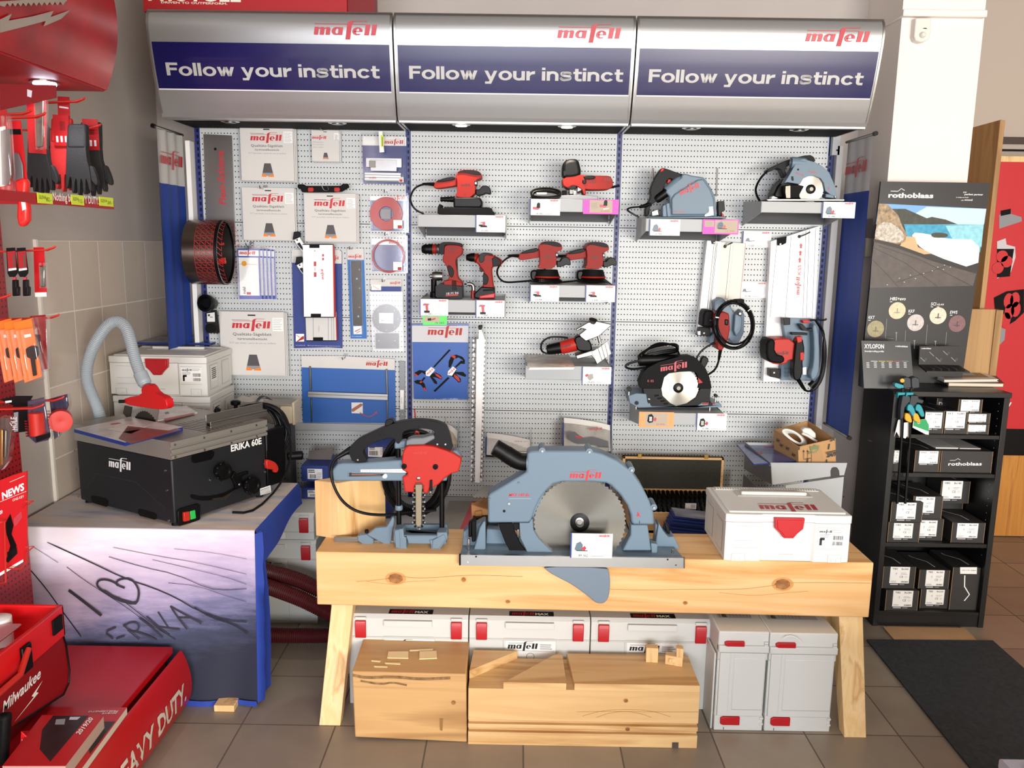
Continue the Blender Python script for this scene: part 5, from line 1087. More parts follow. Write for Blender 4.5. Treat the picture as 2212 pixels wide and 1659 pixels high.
def maxcase(label,P,rz,w,d,h,badge=True,group='large grey cases with twin red latches'):
 t=thing('large_case',label,'tool case',(0,0,0),group)
 MX=Matrix.Translation(P)@Matrix.Rotation(rz,4,'Z')
 def put(b,n,bev=0,**kw):b.xf(MX);return b.part(n,t,bev,**kw)
 zl=h-.075
 b=MB();b.box((0,0,0),(w,d,zl-.001),MAXG)
 for x in(.28,.72):b.box((x*w,-.002,0),(x*w+.002,.001,zl),SYSD)
 put(b,'body',.004)
 b=MB();b.prx([(0,zl),(0,h-.012),(.012,h),(d-.01,h),(d,h-.012),(d,zl)],0,w,MAXG);b.box((0,-.003,zl-.004),(w,.001,zl+.001),SYSD)
 b.box((.3*w,-.012,h-.034),(.7*w,0,h-.014),MAXG);b.box((.29*w,-.0012,zl+.002),(.71*w,.001,zl+.003),SYSD);put(b,'lid',.003)
 for x in(.055,.855):
  b=MB();b.box((x*w,-.006,h-.015),((x+.095)*w,.002,h-.006),MAXG);b.prx([(-.008,h-.078),(-.012,h-.03),(-.006,h-.018),(0,h-.018),(0,h-.078)],x*w+.001,(x+.095)*w-.001,LATCH);b.box((x*w+.003,-.012,h-.024),((x+.095)*w-.003,-.004,h-.019),mat('latch_tip','#d86a6d',.5));put(b,'latch',.002)
 b=MB();x0,x1,z1=.3*w,.72*w,zl-.006;y=-.0016
 if h<.2:z1=zl-.001;b.rect(x0,.003,x1,z1,y,PAPER);return(b.xf(MX),b.part('label',t),t)[2]
 b.rect(x0,z1-.08,x1,z1,y,PAPER);y-=.0003;b.logo((x0+.008,y,z1-.028),UX,UZ,.1,INK,1);b.lines(x0+.115,z1-.012,x1-.006,.007,3,y,GREYINK,.003);b.rect(x0+.005,z1-.036,x1-.005,z1-.035,y,INK)
 cx=(x0+x1)/2;b.stroke([(cx+.013*math.cos(a*PI/8),y-.0002,z1-.056+.013*math.sin(a*PI/8)) for a in range(17)],.002,GREYINK)
 put(b,'label')
 if badge:
  b=MB();b.box((.33*w,.012,h),(.7*w,.045,h+.0008),BLACK);b.logo((.35*w,.018,h+.0012),UX,UY,.075,LATCH,1.4);b.txt('MAX',(.35*w+.078,.018,h+.0012),UX,UY,WHITE,w=.045,h=.016,bold=.04);put(b,'badge')
 return t
ZT=.6
t=thing('low_table','low table hidden by the printed cloth, light wooden foot peeking out below','table',(-1.2,-.75,0))
b=MB();b.box((-1.59,-1.0,ZT-.03),(-.83,-.5,ZT-.003),PLY);b.part('tabletop',t)
for x,y in((-1.55,-.97),(-1.02,-.97),(-1.55,-.55),(-1.02,-.55)):b=MB();b.box((x,y,0),(x+.05,y+.05,ZT-.03),mat('leg_dark','#4a3b2a',.7));b.part('leg',t)
a=Z('A6',1325,1572,.0);d=Z('A6',1455,1590,.0);b=MB();b.box((a.x,d.y,0),(d.x,-.95,.022),PLY);b.part('foot',t,.002)
def cloth_mat():
 m,nt,bs=nodes_of('cloth_print');L=nt.links.new;bs.inputs['Roughness'].default_value=.75
 ge=nt.nodes.new('ShaderNodeNewGeometry');sp=nt.nodes.new('ShaderNodeSeparateXYZ');L(ge.outputs['Position'],sp.inputs[0])
 mp=nt.nodes.new('ShaderNodeMapping');mp.inputs['Rotation'].default_value=(0,.5,0);mp.inputs['Scale'].default_value=(3,3,16);L(ge.outputs['Position'],mp.inputs[0])
 no=nt.nodes.new('ShaderNodeTexNoise');no.inputs['Scale'].default_value=2.2;no.inputs['Detail'].default_value=8;no.inputs['Roughness'].default_value=.7;L(mp.outputs[0],no.inputs[0])
 n2=nt.nodes.new('ShaderNodeTexNoise');n2.inputs['Scale'].default_value=5;n2.inputs['Detail'].default_value=3;L(ge.outputs['Position'],n2.inputs[0])
 def ma(a,k,c):
  q=nt.nodes.new('ShaderNodeMath');q.operation='MULTIPLY_ADD';q.inputs[1].default_value=k
  L(a,q.inputs[0])
  if isinstance(c,(int,float)):q.inputs[2].default_value=c
  else:L(c,q.inputs[2])
  return q.outputs[0]
 f=ma(sp.outputs['Z'],1.66,ma(sp.outputs['X'],-.35,ma(no.outputs['Fac'],.35,ma(n2.outputs['Fac'],.2,-.68))))
 L(ramp(nt,f,[(.22,'#24283a'),(.38,'#3d435e'),(.5,'#77769a'),(.64,'#b3a5c4'),(.85,'#dacbe0'),(1,'#f0e8f0')]),bs.inputs['Base Color'])
 return m
def sky_mat():
 m,nt,bs=nodes_of('cloth_sky_print');L=nt.links.new;bs.inputs['Roughness'].default_value=.7
 tc=nt.nodes.new('ShaderNodeTexCoord');mp=nt.nodes.new('ShaderNodeMapping');mp.inputs['Scale'].default_value=(1.4,9,1);L(tc.outputs['Object'],mp.inputs[0])
 no=nt.nodes.new('ShaderNodeTexNoise');no.inputs['Scale'].default_value=2;no.inputs['Detail'].default_value=4;L(mp.outputs[0],no.inputs[0])
 L(ramp(nt,no.outputs['Fac'],[(.3,'#9da0ac'),(.45,'#c9c6c8'),(.58,'#d9c7b4'),(.7,'#dfdde0')]),bs.inputs['Base Color']);return m
CP,CS=cloth_mat(),sky_mat();CBL=mat('cloth_back_blue','#2743a0',.6)
t=thing('table_cloth','printed table cloth with dusk plank photo and blue back, over the low table','tablecloth',(-1.2,-.75,ZT))
yf=-1.025;xr,xl,yb=-.815,-1.6,-.49
b=MB();b.box((xl,yf,ZT-.002),(xr,yb,ZT+.001),CS);b.part('top_panel',t)
NX,NZ=40,30
b=MB();vs=[]
for j in range(NZ+1):
 z=ZT-(ZT-.02)*j/NZ
 for i in range(NX+1):
  u=i/NX;x=xl+(xr-xl)*u;s=j/NZ
  vs.append((x+.012*s*(u-.9),yf-.004-.03*s-.008*s*math.sin(u*13)-.006*s*math.sin(u*29+s*4),z+(.012*s*math.sin(u*6))))
n=len(vs);vs+=[(x,y+.002,z) for x,y,z in vs];q=[]
for j in range(NZ):
 for i in range(NX):
  a=j*(NX+1)+i;q.append((a,a+NX+1,a+NX+2,a+1));q.append((n+a,n+a+1,n+a+NX+2,n+a+NX+1))
b.add(vs,q,CP)
b.part('front_drop',t,sharp=80)
YF=yf-.0065
def front_y(z):return yf-.006-.03*(ZT-z)/ZT-.012*(ZT-z)/ZT
def fpt(x,y):
 p=Y('A6',x,y,-1.04)
 for _ in range(3):p=Y('A6',x,y,front_y(p.z)-.004)
 return p
b=MB();LINE=mat('plank_gap','#1f2030',.8);CHALK=mat('charcoal_stroke','#34323d',.9)
def st(pts,w,m=LINE,sm=1):
 p=nums(pts);p=chaikin(p,sm,False) if sm else p
 b.stroke([fpt(x,y) for x,y in p],[q_*.65 for q_ in w] if isinstance(w,list) else w*.65,m)
for s,w in(('60,445 240,560',.002),('165,420 440,545 700,670 900,735 1050,800 1200,890 1400,960 1540,970',[.003]+[.006]*40),('50,610 160,740 260,880 400,1070',.006),('300,590 420,680 560,770 700,860 850,970 1050,1090',.003),('620,455 900,510 1200,560 1540,640',.002),('590,520 820,590 1050,640 1280,740 1400,750 1540,740',.003),('890,540 1150,600 1400,660 1540,710',.002),('1040,465 1300,490 1540,535',.0015),('1180,870 1300,940 1450,985 1545,1050',.008),('660,800 800,910 960,1030',.004),('1000,700 1200,720 1400,790 1540,830',.002)):
 L=len(chaikin(nums(s),1,False));st(s,w if not isinstance(w,list) else(w*3)[:L])
for s,w in(('315,750 420,830 540,925',.016),('700,735 650,715 640,690 680,670 740,670 780,710 800,760 790,820 770,850 640,815 540,750 505,715 520,680 570,675 630,695 655,720',.011),('795,770 790,845 650,805 560,750',.006),('640,1005 560,1040 620,1085',.009),('700,1065 640,1085',.008),('690,1000 740,970 790,975 800,1010 770,1045 720,1020 690,985',.008),('770,1035 850,1060 920,1090',.008),('720,1025 800,1090',.007),('800,940 880,1000 960,1075',.009),('850,930 930,1000 1010,1060',.008),('930,900 985,985 1000,1005',.008),('920,1000 1080,1020',.009),('1015,860 1060,930 1130,1020',.009),('1015,860 1100,910 1230,980',.009),('1060,940 1150,940',.007)):
 st(s,w,CHALK)
b.part('drawing',t)
b=MB();vs=[]
N=24
for i in range(N+1):
 u=i/N;y=yf+(yb-yf)*u;zb=ZT-.135+.05*u+.008*math.sin(u*9);xw=xr+.004+.012*math.sin(u*7)*.6
 vs+=[(xr+.001,y,ZT+.001),(xr+.006,y,ZT-.01),(xw,y,(ZT+zb)/2),(xw+.006,y,zb)]
b.add(vs,[(4*i+k,4*i+k+1,4*i+k+5,4*i+k+4) for i in range(N) for k in range(3)],CBL)
fold=[(0,ZT),(.02,ZT-.02),(.075,ZT-.19),(.085,ZT-.33),(.1,ZT-.45),(.07,.1),(.0,.016)]
M_=10;vs=[]
for i in range(M_+1):
 z=ZT-.01-(ZT-.03)*i/M_;ww=.02+.09*math.sin(min(1,i/M_*1.15)*PI*.62);y0=front_y(z)+.001
 vs+=[(xr+.002,y0,z),(xr+.02+.004*(i%2),y0+.02,z),(xr+.004,y0+ww*.55,z),(xr+.016,y0+ww,z+.005)]
b.add(vs,[(4*i+k,4*i+4+k,4*i+5+k,4*i+1+k) for i in range(M_) for k in range(3)],CBL)
b.part('side_drop',t,sharp=80)
b=MB();b.stroke([V((xl+(xr-xl)*i/30+.012*(i/30-.9),front_y(.015)-.004-.008*math.sin(i/30*13)-.006*math.sin(i/30*29+4)+.008,.022+.012*math.sin(i/5))) for i in range(31)],.02,CBL);b.part('hem',t)
ang=math.radians(61);U=V((math.cos(ang),math.sin(ang),0));Lv=V((-math.sin(ang),math.cos(ang),0))
F0=V((-1.08,-1.012,ZT+.012));Wd,Ln,HB,HT=.405,.495,.215,.275
t=thing('table_saw','dark bench table saw with grey hose and red guard on the cloth-covered table','table saw',(F0.x,F0.y+.25,ZT+.001))
DARKB=mat('saw_body_dark','#171a1e',.5,bump=.05,bscale=400)
def P3(a,l,z):return F0+U*a+Lv*l+V((0,0,z))
def hx(b,a0,a1,l0,l1,z0,z1,m):return b.hexa([P3(a0,l0,z0),P3(a1,l0,z0),P3(a1,l1,z0),P3(a0,l1,z0),P3(a0,l0,z1),P3(a1,l0,z1),P3(a1,l1,z1),P3(a0,l1,z1)],m)
nR=-Lv;nL=-U
b=MB();hx(b,0,Wd,0,Ln,0,HB,DARKB);b.part('body',t,.006,3)
fb=MB()
fb.fp('A5','575,1022 720,1050 720,1058',F0,nL,0,DARKB,.0005);p=RP('A5',578,1030,F0+nL*.001,nL);q=RP('A5',720,1055,F0+nL*.001,nL);fb.logo(p,q-p,UZ,(q-p).length,WHITE,1.25);fb.part('logo',t)
for s in('465,1222 480,1215 560,1235 575,1250 572,1284 560,1288 475,1262 465,1245','765,1305 780,1300 870,1325 885,1340 884,1366 870,1370 775,1345 765,1328'):b=MB();b.fp('A5',s,F0,nL,0,BLACK,.0008);b.part('slot',t)
for s in('1105,975 1110,955 1230,925 1255,935 1252,960 1235,985 1130,1010 1108,1000','1095,1215 1110,1205 1180,1222 1300,1205 1385,1160 1395,1175 1310,1230 1200,1252 1110,1240','1588,930 1612,920 1615,990 1590,995'):b=MB();b.fp('A5',s,F0,nR,0,BLACK,.0008,1 if len(s)>80 else 0);b.part('slot',t)
b=MB();b.fp('A5','1240,1235 1310,1225 1385,1180 1330,1240 1250,1250',F0,nR,0,DSTEEL,.001);b.part('slot_liner',t)
b=MB()
for a in('430,1170 500,1075','500,1075 755,1130','755,1130 830,1200','830,1200 940,1300'):
 pp=nums(a);b.stroke([RP('A5',x,y,F0+nL*.0008,nL) for x,y in pp],.002,mat('emboss','#2e3238',.5),nL)
b.part('embossing',t)
for x,y,n_ in((360,930,nL),(370,1045,nL),(385,1220,nL),(940,1057,nL),(950,1183,nL),(962,1375,nL),(1225,1115,nR),(1575,1013,nR),(1578,1065,nR),(1412,1112,nR)):
 b=MB();b.lathe([(0,.0045),(.002,.004),(.003,.0005)],RP('A5',x,y,F0,n_),n_,CHROME,12);b.part('screw',t)
b=MB();p=RP('A5',1360,935,F0+nR*.001,nR);q=RP('A5',1556,884,F0+nR*.001,nR);b.txt('ERIKA 60E',p,q-p,UZ,WHITE,w=(q-p).length,h=.024,bold=.03);b.part('lettering',t)
b=MB();b.fp('A5','1545,1172 1612,1150 1617,1195 1548,1215',F0,nR,0,PAPER,.001)
for i in range(5):b.fp('A5','1550,%d 1608,%d 1608,%d 1550,%d'%(1180+i*7,1160+i*7,1163+i*7,1183+i*7),F0,nR,0,GREYINK if i else INK,.0013)
b.part('rating_plate',t)
for nm,x,y,r in(('upper_knob',1312,1062,.03),('lower_knob',1497,1150,.032)):
 c_=RP('A5',x,y,F0+nR*.03,nR);b=MB();b.lathe([(-.03,r*.6),(-.012,r*.7),(-.01,r),(.0,r*1.02),(.012,r*.9),(.013,r*.6),(.008,r*.5),(.008,.001)],c_,nR,BLACK,28)
 for k in range(10):
  a_=2*PI*k/10;b.ball(c_+(U*math.cos(a_)+UZ*math.sin(a_))*r*.95-nR*.002,r*.2,BLACK,5)
 b.part('handwheel',t)
b=MB();b.fp('A5','1365,1100 1385,1060 1402,1085 1440,1070 1475,1060 1470,1080 1430,1095 1440,1140 1420,1170 1395,1180 1388,1140',F0,nR,.012,BLACK,.015);b.lathe([(0,.005),(.004,.005)],RP('A5',1412,1145,F0+nR*.015,nR),nR,CHROME,10);b.part('lever',t,.002)
b=MB();b.fp('A5','1588,985 1610,988 1650,1005 1668,1040 1660,1068 1640,1070 1638,1050 1600,1048 1590,1040',F0,nR,.015,HEADRED,.02,1);b.part('red_lever',t,.003)
b=MB();b.fp('A5','1020,1318 1040,1300 1150,1268 1165,1275 1165,1365 1150,1380 1030,1412 1022,1400',F0,nR,.008,BLACK,.008);o=b.part('switch',t,.002)
b=MB();b.fp('A5','1060,1325 1095,1318 1100,1376 1062,1384',F0,nR,.01,HEADRED,.016);b.part('stop_button',o,.002)
b=MB();b.fp('A5','1100,1318 1132,1308 1138,1362 1104,1372',F0,nR,.006,mat('button_green','#25b34b',.4),.012);b.part('start_button',o,.002)
for a,l in((.02,.02),(Wd-.02,.02),(.02,Ln-.02),(Wd-.02,Ln-.02)):b=MB();b.lathe([(0,.012),(.012,.014)],P3(a,l,0),(0,0,-1),SOFT,14);b.part('foot',t)
ALT=mat('table_aluminium','#8f8b83',.36,.35)
b=MB();hx(b,-.002,Wd+.004,-.002,Ln+.006,HB+.001,HT,ALT)
for i in range(10):hx(b,.16+i*.018,.162+i*.018,.02,.2,HT,HT+.0008,DSTEEL)
for z0,z1,e in((HB+.004,HB+.014,.006),(HB+.022,HB+.034,.008),(HB+.042,HT,.006)):hx(b,-.002,Wd+.004,-.002-e,0,z0,z1,ALT)
b.part('table_plate',t,.0015)
for i in range(4):
 for z_ in(HB+.009,HB+.05):b=MB();b.lathe([(0,.004),(.003,.003)],P3(.01+i*.115,-.009,z_),nR,CHROME,10);b.part('screw',t)
ZTOP=F0.z+HT
PB=Z('A5',810,745,ZTOP);nB=nL
b=MB();r=.07;cb=PB+V((0,0,-.03));pts=[]
for k in range(36):
 a_=2*PI*k/36;pts+=[cb+(Lv*math.cos(a_)+UZ*math.sin(a_))*r,cb+(Lv*math.cos(a_+.11)+UZ*math.sin(a_+.11))*r*.93]
n=len(pts);b.add(pts+[q_-nB*.003 for q_ in pts],[(i+n,(i+1)%n+n,(i+1)%n,i) for i in range(n)]+[tuple(range(n)),tuple(range(2*n-1,n-1,-1))],mat('blade_dark','#57544e',.35,.9));b.part('saw_blade',t,sharp=30)
b=MB();b.fp('A5','668,690 678,640 720,650 712,712 690,715',PB,nB,.006,mat('riving_dark','#4e4a45',.4,.6),-.004);b.part('riving_knife',t)
b=MB();b.fp('A5','662,612 684,590 788,572 782,530 806,505 836,508 872,566 936,588 952,640 944,662 905,668 720,642 682,628',PB,nB,.03,mat('guard_red','#d3161c',.35),.012,1);b.part('guard',t,.006,3)
b=MB();p=RP('A5',680,613,PB+nB*.012,nB);b.lathe([(0,.006),(.02,.006)],p,nB+Lv*1.2,BLACK,12);b.part('guard_knob',t)
hb=RP('A5',815,512,PB,nB)
path=[hb,Y('A5',795,470,hb.y+.01),Y('A5',768,410,hb.y+.02),Y('A5',738,320,hb.y+.03),Y('A5',715,220,hb.y+.05),Y('A5',690,140,hb.y+.07),Y('A5',640,96,hb.y+.09),Y('A5',580,112,hb.y+.1),Y('A5',520,190,hb.y+.11),Y('A5',470,280,hb.y+.12),Y('A5',438,380,hb.y+.12),Y('A5',435,480,hb.y+.12),Y('A5',470,570,hb.y+.12),Y('A5',505,650,hb.y+.12),Y('A5',530,740,hb.y+.12),Y('A5',535,830,hb.y+.12)]
b=MB();ribbed(b,path,.0205,HOSE,.0034,.91,14);b.part('hose',t,sharp=25)
b=MB();pp=[p+(hb-p)*0 for p in path[:3]];b.tube(chaikin([tuple(q_) for q_ in path[:4]],2,False)[:9],[.0185,.0185,.019,.0235,.024,.024,.024,.024,.0235],HOSE,16);b.part('hose_sleeve',t)
p0=Z('A5',1212,788,ZTOP);b=MB()
def along(p,a0,a1,l0,l1,z0,z1,m):return b.hexa([p+U*x+Lv*y+V((0,0,z)) for z in(z0,z1) for x,y in((a0,l0),(a1,l0),(a1,l1),(a0,l1))],m)
along(p0,0,.26,-.014,.01,.0,.008,ALU);along(p0,0,.26,-.014,-.011,.008,.024,ALU);along(p0,0,.26,.007,.01,.008,.048,ALU);along(p0,0,.26,-.014,.01,.018,.022,ALU);along(p0,.001,.26,-.009,.006,.009,.017,SOFT);b.part('fence',t,.0008)
pm=Z('A5',1375,695,ZTOP);b=MB();b.lathe([(0,.062),(.004,.062),(.006,.056),(.006,.04),(.004,.038),(.004,.001)],pm,UZ,ALU,36);b.lathe([(.004,.046),(.008,.044),(.008,.001)],pm,UZ,BLACK,30);b.part('mitre_plate',t)
b=MB();pk=Z('A5',1392,690,ZTOP);b.lathe([(0,.008),(.03,.007),(.034,.018),(.046,.019),(.05,.012),(.05,.001)],pk,UZ,BLACK,20);pk=Z('A5',1290,715,ZTOP);b.lathe([(0,.012),(.025,.01),(.03,.014),(.04,.006)],pk,UZ+nL*.4,BLACK,14);b.part('clamp_knob',t)
b=MB()
for k in range(9):
 s=[(1420+k*8,655-k*2),(1500+k*10,630-k),(1580+k*13,650+k*2),(1640+k*11,720+k*4),(1655+k*11,800+k*6),(1640+k*6,880+k*8),(1630,960+k*6)]
 b.tube(chaikin([tuple(Y('A5',x,y,-.55+.01*(k%3)-.02*i/6)) for i,(x,y) in enumerate(s)],2,False),.0048,BLACK,7)
b.tube(chaikin([tuple(Y('A5',x,y,yy)) for x,y,yy in((1560,640,-.56),(1660,690,-.58),(1730,800,-.6),(1748,920,-.62),(1730,1020,-.64),(1690,1120,-.66),(1630,1200,-.68))],2,False)+[tuple(Z('A5',x,y,ZT+.006)) for x,y in((1560,1270),(1500,1310),(1440,1325),(1370,1322))],.0042,BLACK,7);b.part('cable',t)
b=MB();hx(b,Wd+.004,Wd+.1,.0,.2,.02,HB+.02,BLACK);q=Y('A5',1770,960,-.5);b.lathe([(-.03,.018),(.03,.018)],q,(1,.3,0),BLACK,16);b.part('motor',t,.006)
def leaflet(name,label,cs,z0,th,cover,edge,n=1,cat='brochure',bits=()):
 "flat stack lying with its lowest face at z0; cs = four corners (crop, x, y)"
 b=MB();P=[Z(c,x,y,z0) for c,x,y in cs]
 a=sum(P[i].x*P[(i+1)%4].y-P[(i+1)%4].x*P[i].y for i in range(4))
 if a<0:P=P[::-1]
 up=V((0,0,th));b.add([p for p in P]+[p+up for p in P],[(3,2,1,0),(0,1,5,4),(1,2,6,5),(2,3,7,6),(3,0,4,7)],edge)
 b.poly([p+up for p in P],cover)
 o=b.solo(name,label,cat)
 for c,s,m in bits:
  bb=MB();pts=[Z(c,x,y,z0+th+.0006) for x,y in nums(s)]
  if sum(pts[i].x*pts[(i+1)%len(pts)].y-pts[(i+1)%len(pts)].x*pts[i].y for i in range(len(pts)))<0:pts=pts[::-1]
  bb.poly(pts,m);bb.part('print',o)
 return o
COVER=mat('cover_pale','#d6d3d3',.25,var=.25,vscale=12);COVERD=mat('cover_red_dark','#7c2f33',.3,var=.4,vscale=14);COVERS=mat('cover_grey_blue','#8b8f9e',.25,var=.5,vscale=9)
leaflet('brochure_stack','stack of glossy brochures with blue edges at front corner of the table saw',(('A5',357,812),('A5',683,900),('A5',1052,800),('A5',718,735)),ZTOP,.012,COVER,DBLUE,bits=(('A5','640,850 700,770 960,800 1010,785 1045,795 720,885',COVERD),('A5','560,790 700,760 800,775 860,760 720,820',PAPER),('A5','585,757 640,748 660,752 600,762',SIGRED)))
leaflet('brochure','folded white brochure lying behind the blade of the table saw',(('A5',890,742),('A5',1145,690),('A5',1075,648),('A5',905,660)),ZTOP,.004,COVER,PAPER,bits=(('A5','930,725 1120,685 1130,692 945,738',SIGRED),('A5','935,683 960,678 965,690 940,693',GREYINK)))
case('white case with red latch, topmost of the stack behind the grey hose',V((-1.585,-.36,.9165)),0,.385,.29,.157)
case('white case with red latch, second from top behind the red saw guard',V((-1.578,-.36,.7575)),0,.385,.29,.157,topped=False)
case('white case, third from top behind the table saw, mostly covered',V((-1.573,-.36,.5985)),0,.385,.29,.157,topped=False)
MB().box((-1.6,-.44,0),(-1.19,-.06,.598),SHELFM).solo('plinth_cabinet','plain grey plinth behind the covered table carrying the white cases','plinth',bevel=.004)
leaflet('brochure_stack','blue-edged brochures lying on top of the highest white case',(('A5',762,248),('A5',1232,255),('A5',1335,215),('A5',860,205)),1.079,.009,COVERS,DBLUE,bits=(('A5','1010,235 1090,212 1180,215 1230,240 1120,236',mat('print_dark','#3a3c4a',.3)),))
b=MB();a=Y('B3',628,665,-.25);d=Y('B3',765,850,-.25)
b.prx([(-.27,d.z),(-.27,a.z+.01),(-.24,a.z+.016),(-.17,a.z+.012),(-.17,d.z)],a.x-.22,d.x-.004,mat('profile_grey','#8f8c83',.45,.3));b.box((d.x-.004,-.275,d.z-.003),(d.x+.006,-.165,a.z+.018),BEIGE);b.box((a.x,-.276,d.z+.004),(d.x-.004,-.268,a.z+.002),BEIGE)
o=b.solo('fence_profile','long grey fence profile with beige end cap behind the cable bundle','fence rail',bevel=.003)
MB().box((a.x-.2,-.265,.4),(d.x-.02,-.175,d.z-.004),SHELFD).solo('support_bracket','dark support under the long grey fence profile','bracket')
b=MB();c_=Y('B3',330,640,-.22);N=16
for i in range(0):pass
vs=[];q=[]
for i in range(N+1):
 for j in range(N+1):
  u,v=i/N*2-1,j/N*2-1;hgt=.035*(1-u*u)**.6*(1-.8*v*v)**.5 if abs(v)<1.1 else 0
  vs.append((c_.x+u*.088,c_.y+v*.035+.0*u,c_.z-.015+hgt*1.25+.006*math.sin(u*9+v*4)-.01*u))
for i in range(N):
 for j in range(N):a_=i*(N+1)+j;q.append((a_,a_+N+1,a_+N+2,a_+1))
BAG=mat('bag_grey','#bdbab5',.35,var=.15,vscale=20);b.add(vs,q,BAG);b.add([(x,y,z-.03) for x,y,z in vs],[f[::-1] for f in q],BAG)
t=thing('plastic_bag','crumpled grey printed bag behind the mitre gauge of the table saw','bag',(c_.x,c_.y,c_.z-.06));b.part('bag',t,sharp=80)
b=MB();b.o('B3','345,625 400,555 470,565 540,615 500,600 440,590 400,600 370,635',-.262,.002,mat('band_dark','#3c3c40',.5),1);p=Y('B3',360,632,-.2635);r=Y('B3',465,580,-.2635);b.txt('CLASSIC',p,r-p,UZ,PALEINK,w=(r-p).length,h=.008);b.part('printed_band',t)
maxcase('flat grey case with red latch on the tall case, between cloth and beam',V((-1.175,-.44,.352)),0,.405,.36,.108,False)
maxcase('tall grey case with red latch, under the flat one beside the cloth',V((-1.172,-.45,0)),0,.41,.36,.35,False)
def bluebox(c,x0,y0,x1,y1,yf,dep,label,z=None):
 a=Y(c,x0,y0,yf);d=Y(c,x1,y1,yf);t=thing('blue_box',label,'carton',((a.x+d.x)/2,yf,d.z),'blue sanding disc cartons');dz=(z-d.z) if z is not None else 0
 b=MB();b.box((a.x,yf,d.z+dz),(d.x,yf+dep,a.z+dz),DBLUE);b.part('carton',t,.001)
 b=MB();W,H=d.x-a.x,a.z-d.z;X0,Z0=a.x+.23*W,d.z+dz+.15*H;X1,Z1=a.x+.78*W,d.z+dz+.8*H;y=yf-.0006
 b.rect(X0,Z0,X1,Z1,y,WHITE);b.barcode(X0+.08*W,Z0+.05*H,X0+.32*W,Z0+.3*H,y-.0003,INK);b.lines(X0+.03*W,Z1-.06*H,X0+.3*W,.12*H,2,y-.0003,INK,.06*H);b.lines(X0+.35*W,Z0+.4*H,X1-.02*W,.1*H,4,y-.0003,GREYINK,.03*H);b.part('label',t)
 return t
bluebox('D4',375,400,620,500,-.25,.18,'blue carton with white barcode label, lower of the two by the board',.462)
bluebox('D4',375,255,620,400,-.25,.18,'blue carton with white barcode label, upper of the two by the board',.537)
b=MB();b.o('D4','445,140 665,118 640,240 440,255',-.15,.004,mat('sandpaper','#756e68',.9,bump=.2,bscale=900));b.xf(Matrix());b.solo('sanding_sheet','brown abrasive sheet leaning on the upper blue carton','sanding sheet')
b=MB();a=Y('B8',610,395,-.3);d=Y('B8',890,585,-.3);b.box((a.x,-.3,.398),(d.x,-.12,a.z),DBLUE);t=thing('blue_box','tall blue carton with barcode label behind the chain mortiser','carton',((a.x+d.x)/2,-.3,.398),'blue sanding disc cartons');b.part('carton',t,.001)
b=MB();b.flat('B8','660,420 812,420 812,525 660,518',-.3006,WHITE);p=Y('B8',672,505,-.301);b.barcode(p.x,p.z,p.x+.035,p.z+.019,-.301,INK);b.lines(p.x,p.z+.034,p.x+.03,.006,2,-.301,INK,.003);b.lines(p.x+.045,p.z+.03,p.x+.07,.006,5,-.301,GREYINK,.002);b.part('label',t)
for nm,lab,pts in(('vacuum_hose','dark red ribbed hose, upper of the two bent behind the beam',((-.95,-.55,.27),(-.86,-.58,.26),(-.78,-.6,.245),(-.7,-.62,.215),(-.62,-.62,.175),(-.55,-.6,.14))),
('vacuum_hose','dark red ribbed hose, lower one lying on the floor behind the beam leg',((-1.0,-.6,.03),(-.85,-.62,.032),(-.7,-.62,.034),(-.6,-.6,.036),(-.5,-.56,.036)))):
 b=MB();ribbed(b,pts,.03,HOSER,.004,.86,16);b.solo(nm,lab,'hose','dark red vacuum hoses',sharp=25)
b=MB();ribbed(b,[(-.92,-.62,.235),(-.84,-.645,.22),(-.76,-.665,.2),(-.68,-.68,.165),(-.6,-.68,.125)],.03,HOSER,.004,.86,16);b.solo('vacuum_hose','dark red ribbed hose, middle one resting between upper and lower hose','hose','dark red vacuum hoses',sharp=25)
# == timber trestle
ZB=.553;YB=-1.09
t=thing('timber_trestle','long pale pine beam on splayed legs carrying the two large saws','trestle',(.28,-1.0,0))
BX0,BX1=-.603,1.168;ZL=.371
b=MB();b.hexa([(BX0,YB,ZL+.006),(BX1,YB,ZL-.006),(BX1,-.85,ZL-.006),(BX0,-.85,ZL+.006),(BX0,YB,ZB+.003),(BX1,YB,ZB-.003),(BX1,-.85,ZB-.003),(BX0,-.85,ZB+.003)],PINE);b.part('beam',t,.004)
def knot_mat():
 m,nt,bs=nodes_of('knot_rings');tc=nt.nodes.new('ShaderNodeTexCoord')
 no=nt.nodes.new('ShaderNodeTexNoise');no.inputs['Scale'].default_value=40;nt.links.new(tc.outputs['Object'],no.inputs[0])
 nt.links.new(ramp(nt,no.outputs['Fac'],[(.3,'#6d4322'),(.5,'#94602f'),(.7,'#b07b41')]),bs.inputs['Base Color']);bs.inputs['Roughness'].default_value=.6;return m
KN=knot_mat();HALO=mat('knot_halo','#cf9453',.6,var=.12,vscale=30)
def knot(b,c,x,y,rx,ry,yv,halo=True):
 q=Y(c,x,y,yv);sc=abs(Y(c,x+100,y,yv).x-q.x)/100
 if halo:b.pr([(q.x+rx*1.45*sc*math.cos(k*PI/12),q.z+ry*1.3*sc*math.sin(k*PI/12)) for k in range(24)],yv-.0003,yv+.001,HALO)
 b.pr([(q.x+rx*sc*math.cos(k*PI/9)*(1+.1*math.sin(k*3)),q.z+ry*sc*math.sin(k*PI/9)) for k in range(18)],yv-.0006,yv+.001,KN)
for c,x,y,rx,ry in(('C3',622,350,50,36),('C3',1092,358,14,16),('C3',1397,510,14,12),('C4',1510,275,55,40),('C4',805,410,14,12)):b=MB();knot(b,c,x,y,rx,ry,YB);b.part('knot',t)
b=MB();yq=YB-.0005
